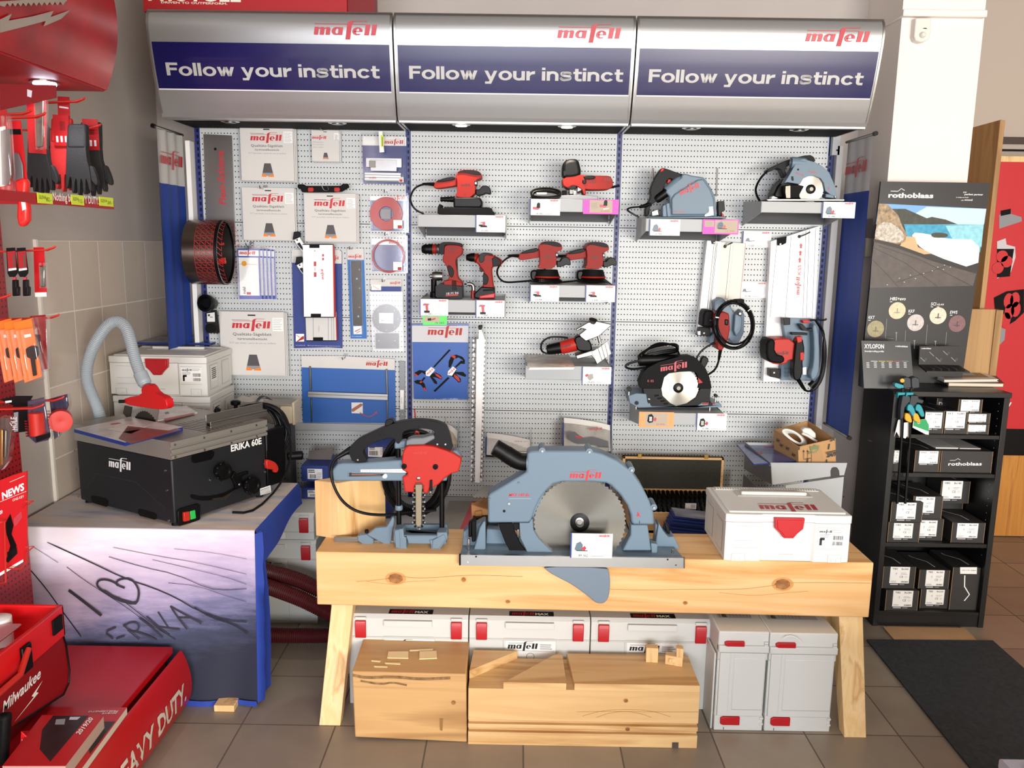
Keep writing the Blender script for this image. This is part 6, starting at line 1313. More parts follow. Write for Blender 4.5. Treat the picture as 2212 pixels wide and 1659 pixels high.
for c,s,w in(('C3','350,372 480,362 580,350',.0012),('C3','650,335 760,348 900,345 1050,330 1250,328 1500,338',.0014),('C4','262,312 500,318 800,312 1200,314 1400,290 1460,280',.0012),('C4','1560,265 1800,262 2150,268',.0012),('C3','420,370 600,395 700,370 900,365',.0008),('C4','1050,335 1300,360 1500,340 1700,325',.0008)):b.pstroke(c,s,yq,w,mat('grain_line','#a06e35',.7),2)
b.part('cracks',t)
for(tx0,tx1),(bx0,bx1),y0,y1 in(((-.565,-.495),(-.588,-.52),-1.05,-1.163),((1.085,1.163),(1.085,1.155),-1.055,-1.178)):
 for s in(1,-1):
  yt,ybt=(y0,y1) if s>0 else(-.89,-.8);th=.075 if s>0 else-.06;tb=.045 if s>0 else-.04
  ya,yc=sorted((yt,yt+th));yd,ye=sorted((ybt,ybt+tb));zt=.375 if s>0 else .372
  b=MB();b.hexa([(bx0,yd,0),(bx1,yd,0),(bx1,ye,0),(bx0,ye,0),(tx0,ya,ZL-.007),(tx1,ya,ZL-.007),(tx1,yc,ZL-.007),(tx0,yc,ZL-.007)],PINEZ);b.part('leg',t,.002)
b=MB();A0=Z('B8',95,1370,ZB+.002);B0=Z('B8',352,1392,ZB+.002);C0=Z('B8',850,1285,ZB+.002);A0.y=max(A0.y,B0.y+.03)
dv=V((B0.x-A0.x,B0.y-A0.y,0));D0=C0-dv;hh=Y('B8',352,800,B0.y).z-B0.z
b.hexa([q for q in(A0,B0,C0,D0)]+[q+V((0,0,hh)) for q in(A0,B0,C0,D0)],ENDG);b.solo('wood_block','upright pine block with curved end grain standing on the beam','wood block',bevel=.003)
CASTM=CAST
t=thing('chain_mortiser','red and grey chain mortiser with long black handle standing on the beam','chain mortiser',(-.35,-.98,ZB));yf=-1.03
b=MB()
b.o('B8','930,1290 1030,1280 1035,1365 1062,1375 1062,1455 1072,1500 960,1500 925,1400',-1.045,.05,CASTM);b.o('B8','1383,1320 1490,1320 1500,1380 1415,1500 1322,1500 1320,1450 1300,1400 1383,1390',-1.045,.05,CASTM);b.part('base_feet',t,.003)
b=MB();b.o('B8','1060,1352 1395,1356 1378,1440 1085,1436',-1.04,.02,CASTM);b.o('B8','1030,1345 1390,1350 1390,1362 1030,1358',-1.043,.02,CASTD);b.o('B8','930,1290 1030,1240 1490,1240 1500,1270 1495,1330 1040,1335 940,1330',-.945,.02,CASTM);b.o('B8','1045,1285 1120,1320 1380,1320 1440,1275 1440,1330 1045,1330',-.96,.03,CASTD);b.o('B8','935,1300 985,1290 1000,1480 950,1485',-1.049,.02,CASTM);b.o('B8','1340,1400 1460,1340 1480,1390 1400,1490 1335,1490',-1.049,.02,CASTM)
b.prz([(Z('B8',940,1450,ZB).x,-1.0),(Z('B8',1480,1450,ZB).x,-1.0),(Z('B8',1480,1450,ZB).x,-.925),(Z('B8',940,1450,ZB).x,-.925)],ZB,ZB+.012,CASTM);b.part('base_plate',t,.003)
zc0=ZB+.02
for nm,x,ytop in(('left_column',985,440),('right_column',1437,790)):
 q=Y('B8',x,1290,-.985);top=Y('B8',x,ytop,-.985)
 b=MB();b.lathe([(zc0,.0082),(top.z,.0082)],(q.x,-.985,0),UZ,BLACK,18);b.part('column',t)
 b=MB();z1=Y('B8',x,1290,-.985).z+(.002 if x<1200 else-.008);b.lathe([(ZB,.013),(z1-.012,.0105),(z1,.0105)],(q.x,-.985,0),UZ,CASTM,20);b.part('column_socket',t)
q=Y('B8',985,1055,-.985);b=MB();b.lathe([(-.008,.011),(-.005,.0125),(.005,.0125),(.008,.011)],(q.x,-.985,q.z),UZ,CASTM,20);b.part('collar',t)
b=MB();b.o('B8','300,1370 560,1372 560,1412 545,1420 300,1425',-1.0,.012,STEEL);b.o('B8','715,1400 945,1405 945,1430 715,1425',-1.0,.012,STEEL);b.part('fence_bar',t,.001)
b=MB();b.o('B8','545,1352 640,1340 715,1395 715,1440 630,1462 548,1410',-1.012,.035,CASTM);b.o('B8','640,1345 740,1268 855,1262 920,1150 935,1180 920,1300 905,1400 880,1475 850,1470 820,1440 730,1390',-1.006,.018,CASTM);q=Y('B8',645,1310,-1.0);b.lathe([(0,.007),(.012,.006)],(q.x,-1.0,q.z-.004),UZ,SOFT,12);b.part('fence_slider',t,.003)
b=MB();b.o('B8','275,665 340,598 400,590 560,592 1010,555 1045,590 1060,690 1060,778 290,778',yf,.06,CASTM);b.o('B8','1430,740 1490,735 1490,778 1430,778',yf+.005,.05,CASTM);b.o('B8','935,370 1060,345 1050,435 935,440',-.999,.03,CASTM);b.part('slide_arm',t,.005)
b=MB();b.flat('B8','580,655 1015,650 1068,688 580,682',yf-.0006,PAPER)
for i in range(24):b.flat('B8','%d,662 %d,662 %d,676 %d,676'%(600+i*17,605+i*17,605+i*17,600+i*17),yf-.001,GREYINK)
b.flat('B8','440,690 480,688 490,695 830,700 835,712 820,722 440,730',yf-.0006,INK);b.flat('B8','440,690 460,690 460,728 440,730',yf-.001,CASTD);b.flat('B8','485,703 700,703 790,710 790,716 485,716',yf-.001,mat('slot_inside','#8a5a48',.6));b.o('B8','805,735 830,700 858,705 862,740 830,752',yf-.003,.003,PAPER,1);b.part('scale',t)
b=MB();b.o('B8','460,500 455,440 490,390 560,330 650,290 830,205 940,165 1050,145 1180,132 1300,140 1400,160 1470,190 1500,240 1530,340 1550,465 1460,440 1370,410 1360,400 1245,395 1365,290 1355,250 1300,230 1200,222 1060,240 1020,270 1020,330 975,400 940,330 880,320 780,350 690,385 640,420 610,450 605,490 660,580 500,580',yf+.01,.035,GRIP,1)
for x,y in((1197,205),(790,290)):q=Y('B8',x,y,yf+.01);b.disc((q.x,q.z),.003,yf+.009,yf+.011,BLACK,10)
b.part('handle',t,.008,3)
b=MB()
for x,y in((552,552),(1390,388),(1475,388)):q=Y('B8',x,y,yf+.01);b.lathe([(0,.0034),(.003,.003)],(q.x,yf+.01,q.z),(0,-1,0),CHROME,12)
b.part('handle_screws',t)
b=MB();b.o('B8','838,160 850,130 890,118 925,135 925,165 890,190 830,205',yf+.012,.03,BLACK,1);b.part('switch',t,.004)
b=MB();b.o('B8','1055,410 1060,350 1120,325 1240,320 1350,290 1365,330 1250,395 1240,400 1100,405',yf+.005,.05,mat('motor_grey','#6f7478',.45));b.part('motor_top',t,.004);b=MB();b.o('B8','1550,455 1600,455 1640,515 1635,545 1540,480',yf+.01,.045,CASTD);b.part('motor_top',t,.004)
b=MB();b.o('B8','1015,560 1025,470 1055,420 1090,405 1240,402 1340,410 1480,455 1560,490 1640,540 1635,600 1612,680 1540,700 1470,745 1400,815 1345,845 1310,855 1290,905 1240,905 1238,830 1215,800 1165,800 1145,835 1142,898 1042,895 1030,800 1020,735 1070,715 1072,688 1020,665',yf-.012,.05,HEADRED);b.part('chain_cover',t,.008,3)
b=MB();y2=yf-.0126
for s in('1028,528 1200,538 1370,540','1030,665 1250,675 1380,675','1200,540 1198,668','1330,415 1370,500 1380,600 1370,700'):b.pstroke('B8',s,y2,.001,mat('cover_line','#a82a20',.5))
b.plogo('B8',(1140,490),(1275,492),y2,mat('cover_emboss','#b83226',.5),.9);b.part('cover_print',t)
for x,y,r,m in((1040,620,.0085,SOFT),(1370,625,.0085,SOFT),(1190,745,.0062,CHROME)):
 q=Y('B8',x,y,yf-.012);b=MB();b.lathe([(0,r),(.006,r*.95),(.007,r*.5),(.005,.001)],(q.x,yf-.012,q.z),(0,-1,0),m,18);b.part('cover_knob' if m==SOFT else 'nut',t)
b=MB();b.o('B8','1155,812 1232,812 1225,905 1222,1240 1190,1262 1160,1240 1158,905',yf+.0,.006,mat('chain_bar','#8d836d',.45,.5));b.part('chain_bar',t,.0015)
b=MB()
cp=[(1148,850+i*24) for i in range(17)]+[(1155,1255),(1190,1278),(1228,1255)]+[(1242,1234-i*24) for i in range(16)]
for i,(x,y) in enumerate(cp):
 q=Y('B8',x,y,yf);b.box((q.x-.0032,yf-.003,q.z-.0026),(q.x+.0032,yf+.008,q.z+.0026),SOFT if i%2 else DSTEEL)
 s_=-1 if x<1190 else 1
 if i%3==0:b.box((q.x+s_*.0026,yf-.002,q.z-.003),(q.x+s_*.006,yf+.006,q.z+.002),CHROME)
b.part('chain',t)
b=MB();b.o('B8','1310,770 1335,768 1335,885 1305,880',yf-.02,.008,BLACK);q=Y('B8',1320,885,yf-.015);b.lathe([(0,.0045),(.01,.004)],(q.x,yf-.015,q.z),(0,-1,0),STEEL,12);b.part('clamp_lever',t,.0015)
b=MB();b.tube(chaikin([tuple(Y('B8',x,y,yy)) for x,y,yy in((480,450,yf+.03),(380,490,yf+.02),(290,570,yf+.005),(265,670,yf-.01),(280,790,yf-.012),(360,960,yf-.01),(480,1070,yf),(620,1120,yf+.01),(780,1135,yf+.03),(950,1130,yf+.05),(1150,1110,yf+.09),(1380,1080,yf+.1))],2,False),.0048,BLACK,8)
b.tube([Y('B8',490,440,yf+.03),Y('B8',420,475,yf+.025),Y('B8',330,530,yf+.012)],[.013,.009,.006],BLACK,10)
for k in range(11):
 rx,ry=285+k*9-(k%3)*22,390+k*8-(k%4)*20
 b.tube([tuple(Y('B8',1160+rx*math.cos(a*2*PI/36),690+ry*math.sin(a*2*PI/36),-.9+.008*(k%5))) for a in range(36)],.0052,BLACK,7,True)
b.part('cable',t)
b=MB();b.wire('B8','1160,255 1190,262 1195,290 1175,320 1160,265',-.935,.0035,HEADRED);b.wire('B8','1148,20 1160,130',-.2,.003,HEADRED);b.part('cable_tie',t)
t=thing('carpenter_saw','big blue-grey carpenter saw with wide steel blade in middle of the beam','circular saw',(.2,-1.0,ZB));yf=-1.075
b=MB();b.o('C1','370,830 370,600 390,580 700,395 705,232 740,220 800,215 1250,215 1350,240 1480,300 1600,390 1690,520 1750,640 1785,740 1792,845 1620,845 1595,830 1590,760 1560,680 1500,590 1420,510 1380,490 1260,480 1000,480 930,500 880,545 820,620 780,700 760,760 740,810 715,828',yf,.075,CAST)
b.part('blade_housing',t,.007,3)
b=MB();b.o('C1','640,828 720,828 750,790 760,700 860,550 870,545 790,700 755,790 760,890 800,960 900,1060 970,1108 720,1108 690,1040 650,960',yf+.006,.05,CAST);b.part('inner_guard',t,.004);b=MB();b.o('C1','1590,845 1735,845 1765,1065 1520,1065 1590,930',yf+.008,.05,CAST);b.part('inner_guard',t,.004)
blade(t,'C1',1155,825,.148,yf+.022,BRUSHD,.0305,60)
q=Y('C1',1155,825,yf);b=MB();b.lathe([(0,.014),(.006,.0135),(.007,.008),(.012,.008),(.012,.001)],(q.x,yf+.014,q.z),(0,-1,0),STEEL,20);b.part('spindle_nut',t)
b=MB();b.o('C1','460,830 580,830 600,900 640,990 720,1105 580,1105 520,1000 480,900',yf+.016,.012,SOFT);b.o('C1','690,1195 830,1205 930,1270 860,1262 760,1235',yf+.016,.012,SOFT);b.part('riving_knife',t,.002)
b=MB();b.o('C1','830,1200 1390,1212 1405,1250 1415,1320 1410,1420 1395,1480 1365,1512 1330,1520 1290,1510 1240,1465 1100,1360 960,1290 900,1255',-1.112,.012,mat('guard_grey','#6f7f8d',.45),1);b.part('lower_guard',t,.003)
b=MB();b.o('C1','130,1100 2045,1128 2052,1215 2040,1216 128,1190 124,1130',-1.115,.01,ALU);b.o('C1','124,1100 140,1100 140,1190 124,1190',-1.1155,.011,SOFT);b.o('C1','2040,1128 2052,1128 2052,1215 2040,1215',-1.1155,.011,DSTEEL)
for x,y,m in((270,1115,BLACK),(200,1162,PALEINK),(1905,1140,BLACK),(1975,1188,DSTEEL)):q=Y('C1',x,y,-1.115);b.disc((q.x,q.z),.003,-1.1156,-1.115,m,12)
b.part('front_rail',t,.0015)
zr=ZB+.004
b=MB()
x0=Y('C1',130,1100,-1.1).x;x1=Y('C1',2045,1125,-1.1).x
b.prz([(x0,-1.105),(x1,-1.105),(x1-.02,-.93),(x0+.01,-.92)],ZB+.0005,ZB+.007,CAST)
b.o('C1','150,1085 160,905 200,880 330,815 350,815 352,1060 330,1100 150,1100',-1.02,.05,CAST);b.o('C1','360,880 520,890 545,1090 352,1090',-1.0,.05,CAST);b.o('C1','1800,1010 1830,830 1870,900 1910,950 1960,945 2040,1115 1790,1115',-1.0,.06,CAST);b.o('C1','1545,1070 1770,1070 1800,1115 1540,1115',-1.05,.06,CASTD);b.part('base',t,.003)
b=MB();b.o('C1','228,812 268,812 268,990 232,995',-1.075,.03,SOFT);b.o('C1','205,830 235,815 235,950 205,955',-1.06,.03,BLACK);b.part('clamp_knob',t,.004)
b=MB();b.o('C1','268,1000 300,870 330,820 350,815 352,1050 300,1090 240,1090',-1.055,.03,CASTM)
for x in(205,212,1940):q=Y('C1',x,1000 if x<300 else 1090,-1.05);b.lathe([(-.02,.004),(.02,.004)],(q.x,-1.06,q.z),UZ,CHROME,10)
b.part('tilt_bracket',t,.003)
b=MB();b.o('C1','1800,840 1840,850 1900,950 1890,1080 1850,1110 1800,1000',-.98,.04,mat('tilt_scale','#8d979e',.4));b.o('C1','1880,830 1925,870 1925,935 1890,900',-.97,.03,BLACK);b.o('C1','1760,1000 1820,1010 1815,1110 1770,1110',-1.06,.03,CAST);b.part('tilt_scale',t,.003)
b=MB()
for x,y in((835,215),(1238,222),(1597,378),(1788,697)):
 q=Y('C1',x,y,yf);b.lathe([(0,.0105),(.07,.0105)],(q.x,yf+.002,q.z),UY,CAST,14);b.lathe([(0,.0042),(.004,.0038)],(q.x,yf+.001,q.z),(0,-1,0),CHROME,12)
b.part('housing_bolts',t)
b=MB()
for x,y,m,r in((632,485,CASTD,.0035),(385,620,CASTD,.0035),(552,662,CHROME,.0048),(510,727,BLACK,.0045)):q=Y('C1',x,y,yf);b.lathe([(0,r),(.003,r*.8)],(q.x,yf,q.z),(0,-1,0),m,14)
b.part('plate_screws',t)
b=MB();p=Y('C1',708,305,yf+.03);q=Y('C1',1090,325,yf+.012);b.lathe([(0,.029),(.01,.029),(.012,.027),(.04,.024),((q-p).length,.002)],p,q-p,CAST,24);b.part('dust_channel',t)
b=MB();P=[tuple(Y('C1',x,y,yf+.035)) for x,y in((715,308),(640,305),(575,270),(500,220),(430,180))];b.tube(chaikin(P,2,False),[.0285]*3+[.0275]*8+[.026]*3+[.0262]*3,BLACK,22);q=Y('C1',424,176,yf+.035);b.part('dust_elbow',t)
b=MB();y2=yf-.0008;b.plogo('C1',(1068,445),(1340,447),y2,LOGO,1.02);b.ptxt('MKS 145 Ec','C1',(548,600),(726,600),24,y2,LOGO,.03,.25);b.flat('C1','548,620 738,620 738,622 548,622',y2,PALEINK);b.flat('C1','1640,778 1650,728 1675,778 1658,768',y2,LOGO);b.flat('C1','1662,810 1667,810 1667,835 1662,835',y2,INK);b.part('print',t)
b=MB();b.o('C1','240,790 370,785 460,830 460,850 360,830 240,815',-.96,.04,BLACK);b.o('C1','585,835 640,835 640,900 600,890',yf+.03,.03,BLACK);q=Y('C1',628,930,yf+.03);b.lathe([(-.02,.004),(.02,.004)],q,UZ,CHROME,8);b.part('rear_grip',t,.004)
pc=price_card('C1',1078,888,1430,1103,'saw','89 362,-','white price card leaning on the big carpenter saw blade',-1.118)
settle(pc,ZB+.009)
b=MB();yb=-.93
HW=wood('holder_wood',['#9c6a36','#ad783f','#86572a'],'x',1,rings=8);b.o('C1','228,500 380,545 375,775 235,770',yb,.03,HW);b.hexa([Y('C1',235,770,yb),Y('C1',375,775,yb),Y('C1',375,775,yb)+V((.03,.12,0)),Y('C1',235,770,yb)+V((.03,.12,0)),Y('C1',228,500,yb),Y('C1',380,545,yb),Y('C1',380,545,yb)+V((.06,.12,.01)),Y('C1',228,500,yb)+V((.06,.12,.01))],HW)
b.o('C1','260,560 320,550 330,740 262,745',yb-.008,.01,HW);o=b.solo('wood_holder','brown wooden holder with metal plates between mortiser and big saw','wood holder',bevel=.003)
o.location.z=ZB+.004
b=MB();q0=Y('C1',240,495,yb-.01)
for i in range(5):b.hexa([q0+V((.012*i,.005,.022)),q0+V((.012*i+.01,.0,.018)),q0+V((.012*i+.045,.1,.03)),q0+V((.012*i+.035,.1,.034)),q0+V((.012*i,.005,.025)),q0+V((.012*i+.01,0,.021)),q0+V((.012*i+.045,.1,.033)),q0+V((.012*i+.035,.1,.037))],STEEL)
b.part('metal_plates',o)
case('white case with red latch and red word mark on its lid, on the beam',V((.691,-1.098,ZB)),-.006,.39,.29,.158,True,True)
zx=Y('C3',305,600,-1.03)
maxcase('large grey case with two red latches under the beam, behind the worn block',V((-.515,-1.03,0)),0,.395,.29,zx.z)
maxcase('large grey case with two red latches under the beam, middle of three',V((-.116,-1.03,0)),0,.398,.29,zx.z)
maxcase('large grey case with two red latches under the beam, beside the upended cases',V((.286,-1.03,0)),0,.4,.29,zx.z)
def upended(label,x0,x1,h,wire=False):
 t=thing('upended_case',label,'tool case',((x0+x1)/2,-1.0,0),'upended grey cases under the beam');w=x1-x0;yf,yb=-1.15,-.86
 b=MB();b.box((x0,yf,0),(x1-.004,yb,.052),MAXG);b.box((x0,yf+.004,.05),(x1-.008,yb,.24),MAXG);b.part('body',t,.003)
 b=MB();b.box((x0+.006,yf-.004,.052),(x1-.008,yf+.01,h-.069),MAXG);b.box((x0+.05,yf-.0048,.075),(x1-.01,yf,h-.085),MAXG)
 b.rect(x0+.038,.06,x0+.039,h-.055,yf-.005,SYSD);b.rect(x0+.05,.075,x1-.012,.0758,yf-.0052,SYSD);b.rect(x0+.05,.075,x0+.0508,h-.07,yf-.0052,SYSD);b.part('side_panel',t,.003)
 b=MB();b.box((x0,yf+.004,.24),(x1,yb,h),MAXG);b.box((x0,yf-.006,h-.068),(x1,yf+.02,h-.044),MAXG);b.part('lid',t,.004)
 for z0,z1 in((.022,.05),(h-.046,h-.03)):
  b=MB();b.pr([(x0+.018,z0+.004),(x0+.026,z0),(x0+.08,z0),(x0+.08,z1),(x0+.026,z1),(x0+.018,z1-.004)],yf-.007,yf+.006,LATCH);b.part('latch',t,.002)
  b=MB();b.box((x1-.016,yf-.004,z0),(x1-.004,yf+.004,z0+.007),MAXG);b.box((x1-.016,yf-.004,z1-.008),(x1-.004,yf+.004,z1-.001),MAXG);b.part('hinge',t,.001)
 b=MB();zt=h+.0006;b.add([(x0+.02,yf+.1,zt),(x1-.03,yf+.1,zt),(x1-.03,yf+.24,zt),(x0+.02,yf+.24,zt)],[(0,1,2,3)],mat('case_label_grey','#a9aaa7',.5));b.logo((x0+.05,yf+.105,zt+.0003),UY,(-1,0,0),.075,INK,1.5)
 for i in range(7):b.add([(x0+.06+i*.011,yf+.11,zt+.0003),(x0+.064+i*.011,yf+.11,zt+.0003),(x0+.064+i*.011,yf+.2-.04*random.random(),zt+.0003),(x0+.06+i*.011,yf+.2,zt+.0003)],[(0,1,2,3)],GREYINK)
 b.part('label',t)
 if wire:b=MB();b.wire('C4','1515,670 1540,652 1580,648 1625,668 1650,705',yf-.01,.0012,PAPER);b.part('tag_string',t)
 b=MB();b.rect(x0+.03,.003,x0+.032,.012,yf-.0006,INK);b.part('moulding_mark',t)
 return t
upended('narrower upended grey case with red latches beside the large cases',.677,.836,.337)
upended('wider upended grey case with red latches and white tag string',.838,1.052,.335,True)
MB().box((.668,-1.14,.02),(.674,-.87,.28),MAXG).solo('case_lid','thin grey case edge standing between large case and upended cases','case lid',bevel=.002).location.z=0
b=MB();W0=OL('C3','340,1440 1115,1475 1110,1005 320,985',-1.24);bk=[V((x+.0,-1.02,z)) for x,z in W0];bk[2].x+=-.004;bk[3].x+=-.005
b.loft([V((x,-1.24,z)) for x,z in W0],bk,OAK);o=b.solo('timber_block','worn brown timber block with two mortise cuts in front of the large cases','timber',bevel=.004)
o.location.z=0
b=MB()
for s in('572,850 710,848 710,895 565,892','788,848 905,845 908,895 785,900'):
 P=[Z('C3',x,y,.236) for x,y in nums(s)];b.prz([(p.x,p.y) for p in P],.2345,.2375,mat('fresh_cut','#f0d6a0',.6))
for s in('455,905 520,910 515,918 455,912','545,922 655,925 655,935 550,930','470,945 565,948 565,955 475,952','720,835 880,828 880,838 720,842'):
 P=[Z('C3',x,y,.236) for x,y in nums(s)];b.prz([(p.x,p.y) for p in P],.2345,.2365,MT['fresh_cut'])
b.part('mortise_cuts',o)
b=MB();knot(b,'C3',1022,1200,16,15,-1.241,False);b.flat('C3','925,1310 950,1310 945,1395 928,1390',-1.2415,mat('stain','#8f6737',.8))
STAIN=mat('bark_stain','#8a6a44',.85,var=.5,vscale=60)
b.pstroke('C3','325,1010 420,1030 600,1020 800,1040 1000,1030',-1.2412,.009,STAIN);b.pstroke('C3','380,1050 520,1075 600,1060 700,1080',-1.2413,.006,STAIN);b.part('knot_and_stains',o)
TF=[(-.106,0),(.603,0)]
t=thing('cut_timber','long pale timber with saw grooves and dado cuts lying on the floor','timber',(.25,-1.2,0));zt=.21
b=MB();yy=[(-1.25,0),(-1.25,.043),(-1.236,.043),(-1.236,.056),(-1.25,.056),(-1.25,.07),(-1.236,.07),(-1.236,.083),(-1.25,.083),(-1.25,zt-.022),(-1.06,zt-.022),(-1.06,0)]
b.prx(yy,-.106,.602,TIMB);b.part('timber',t,.0015)
g0=Z('C3',1365,1070,zt);g1=Z('C3',1800,1060,zt);g2=Z('C3',1855,1060,zt)
def top(xy,m=TIMB,z0=zt-.0225,z1=zt):b=MB();b.prz(xy,z0,z1,m);return b
top([(g2.x,-1.2505),(.601,-1.2505),(.601,-1.062),(g2.x-.012,-1.062)]).part('right_step',t,.001)
q1=Z('C3',1700,850,zt);q2=Z('C3',1770,825,zt)
top([(g0.x,-1.2505),(g1.x,-1.2505),(q2.x,-1.062),(q1.x+.01,-1.07)]).part('middle_step',t,.001)
q3=Z('C3',1170,1000,zt);q4=Z('C3',1465,815,zt)
top([(-.106,q3.y),(q4.x,-1.062),(-.1,-1.062)],z1=zt+.006).part('left_step',t,.001)
b=MB();knot(b,'C4',375,1118,14,13,-1.2508,True);knot(b,'C4',388,1325,16,14,-1.2508,False);b.flat('C4','710,1420 757,1420 755,1480 708,1480',-1.2509,mat('notch_dark','#4b4038',.8))
for s,w in(('20,1200 300,1195 600,1200 900,1200',.0009),('60,1230 200,1190 380,1180 560,1190 700,1235',.001),('160,1240 260,1205 380,1195 480,1210 560,1240',.001)):b.pstroke('C4',s,-1.2507,w,mat('grain_line','#a06e35',.7),2)
b.part('knots',t)
b=MB();P=[Z('C4',x,y,zt+.001) for x,y in((500,825),(625,840),(632,695),(505,680))]
q=Z('C4',565,840,zt+.001)
b.prz([(q.x-.02,q.y),(q.x+.018,q.y-.003),(q.x+.02,q.y+.025),(q.x-.018,q.y+.028)],zt+.0005,zt+.05,ENDG);b.solo('offcut','small square pale offcut standing on the grooved timber','offcut',bevel=.001)
t=thing('offcut','small L-shaped pale offcut with peg on the grooved timber','offcut',(Z('C4',740,860,zt).x,-1.2,zt))
q=Z('C4',720,860,zt+.001);b=MB();b.prz([(q.x-.026,q.y+.006),(q.x+.006,q.y-.006),(q.x+.026,q.y-.012),(q.x+.028,q.y+.012),(q.x-.02,q.y+.03)],zt+.0005,zt+.032,ENDG);b.part('foot',t,.001)
b=MB();b.prz([(q.x+.006,q.y-.007),(q.x+.027,q.y-.013),(q.x+.029,q.y+.012),(q.x+.01,q.y+.018)],zt+.032,zt+.062,ENDG);b.part('upright',t,.001)
b=MB();b.box((q.x-.016,q.y-.006,zt+.012),(q.x+.005,q.y+.01,zt+.024),PLY);b.part('peg',t,.001)
# == right part of the base shelf
t=thing('drill_bit_case','open wooden case with dark foam lid and rows of black drill bits','drill bit case',(.7,-.3,.4))
yl=-.15;FOAM=mat('foam','#3a3a31',.95,bump=.5,bscale=700,var=.15,vscale=120)
b=MB();a=Y('C2',105,436,yl);d=Y('C2',990,790,yl);x0,x1,zb,zt2=a.x,d.x-.004,.49,a.z
for q in(((x0,yl,zb),(x0+.011,yl+.03,zt2)),((x1-.011,yl,zb),(x1,yl+.03,zt2)),((x0,yl,zt2-.009),(x1,yl+.03,zt2)),((x0,yl,zb),(x1,yl+.03,zb+.009))):b.box(*q,PINE)
b.box((x0+.01,yl+.012,zb),(x1-.01,yl+.03,zt2),PINE);b.part('lid',t,.001)
b=MB();b.box((x0+.011,yl+.005,zb+.009),(x1-.011,yl+.013,zt2-.009),FOAM);b.part('foam',t)
for xx in(255,845):
 q=Y('C2',xx,425,yl);b=MB();b.box((q.x-.009,yl-.001,zt2-.004),(q.x+.008,yl+.004,zt2+.012),BRASS);b.part('catch',t,.001)
b=MB();b.box((x0,-.43,.4),(x1,-.155,.412),PINE)
for q in(((x0,-.43,.4),(x1,-.42,.485)),((x0,-.165,.4),(x1,-.155,.488)),((x0,-.43,.4),(x0+.01,-.155,.486)),((x1-.01,-.43,.4),(x1,-.155,.486))):b.box(*q,PINE)
b.box((x0+.01,-.42,.412),(x1-.01,-.165,.468),FOAM);b.part('tray',t,.001)
q=Y('C2',757,940,-.432);b=MB();b.box((q.x-.012,-.435,q.z-.012),(q.x+.012,-.43,q.z+.012),BRASS);b.part('clasp',t,.001)
b=MB();q=Y('C2',705,875,-.40);b.box((q.x-.022,-.4,q.z-.012),(q.x+.022,-.398,q.z+.012),CARD);b.barcode(q.x,q.z-.006,q.x+.018,q.z+.008,-.4006,GREYINK);b.wire('C2','690,900 680,930 715,920 740,930',-.435,.0012,CREAM);b.part('price_tag',t)
b=MB();b.tube([(0,-.0,0),(0,.05,.012)],.008,BLACK,10);b.tube([(0,-.012,-.003),(0,0,0)],.0055,CHROME,8)
b.v=[q+V((x0+.03,-.40,.478)) for q in b.v]
d0=b.solo('drill_bit','black drill bit with bright tip lying in the open wooden case','drill bit','drill bits in the wooden case')
for r in range(4):
 for i in range(20):
  if r or i:dup(d0,(.0193*i+(.009 if r%2 else 0),.06*r,.001*r),d0['label'])
def stack(name,label,x0,x1,y0,y1,z0,n,th,cover,spine=DBLUE,tilt=.02,cat='brochures'):
 t=thing(name,label,cat,((x0+x1)/2,(y0+y1)/2,z0))
 for i in range(n):
  z=z0+i*th;o_=.006*math.sin(i*2.1);xx=x0+.004*i
  b=MB();b.hexa([(xx,y0+o_,z+tilt),(x1,y0+o_,z),(x1,y1+o_,z),(xx,y1+o_,z+tilt),(xx,y0+o_,z+tilt+th*.85),(x1,y0+o_,z+th*.85),(x1,y1+o_,z+th*.85),(xx,y1+o_,z+tilt+th*.85)],spine if i<n-1 else cover);b.part('brochure',t)
 b=MB();b.hexa([(x0+.002,y0+.01,z0),(x1,y0+.01,z0),(x1,y1-.01,z0),(x0+.002,y1-.01,z0),(x0+.002,y0+.01,z0+tilt),(x1,y0+.01,z0+.0005),(x1,y1-.01,z0+.0005),(x0+.002,y1-.01,z0+tilt)],PAPER);b.part('filler',t)
 return t
stack('brochure_stack','thick stack of blue-spined brochures in front of the wooden drill bit case',.615,.83,-.515,-.436,.399,9,.0105,COVERS)
t=thing('spare_shelf','upper of two loose grey shelves, carrying the brown carton','shelf',(1.1,-.3,.45),'loose grey shelves');yf=-.43;yb=-.13
def sheet(b,P,th,m):return b.add(P+[q+V((0,th,0)) for q in P],[(3,2,1,0),(4,5,6,7),(0,1,5,4),(1,2,6,5),(2,3,7,6),(3,0,4,7)],m)
F=[Y('C2',x,y,yf) for x,y in((1425,685),(2062,600),(2090,492),(1408,490))]
b=MB();b.o('C2','1425,685 1408,490 2090,492 2062,600 2022,602 2018,560 2000,532 1975,525 1952,535 1940,562 1942,610',yf,.003,SHELFM);b.part('front_lip',t)
B_=[Y('C2',x,y,yb) for x,y in((1175,545),(1185,310))]
b=MB();b.add([F[0],F[3],B_[1],B_[0]]+[q+V((.003,0,0)) for q in(F[0],F[3],B_[1],B_[0])],[(0,1,2,3),(7,6,5,4),(0,4,5,1),(1,5,6,2),(2,6,7,3),(3,7,4,0)],mat('shelf_side','#85898b',.5));b.part('side_plate',t)
zt3=F[3].z
b=MB();b.prz([(F[3].x,yf+.003),(F[2].x,yf+.003),(F[2].x-.01,yb),(F[3].x,yb)],zt3-.014,zt3-.011,SHELFM);b.box((B_[1].x,yb,B_[1].z-.03),(F[2].x-.02,yb+.004,B_[1].z),SHELFM);b.part('tray',t)
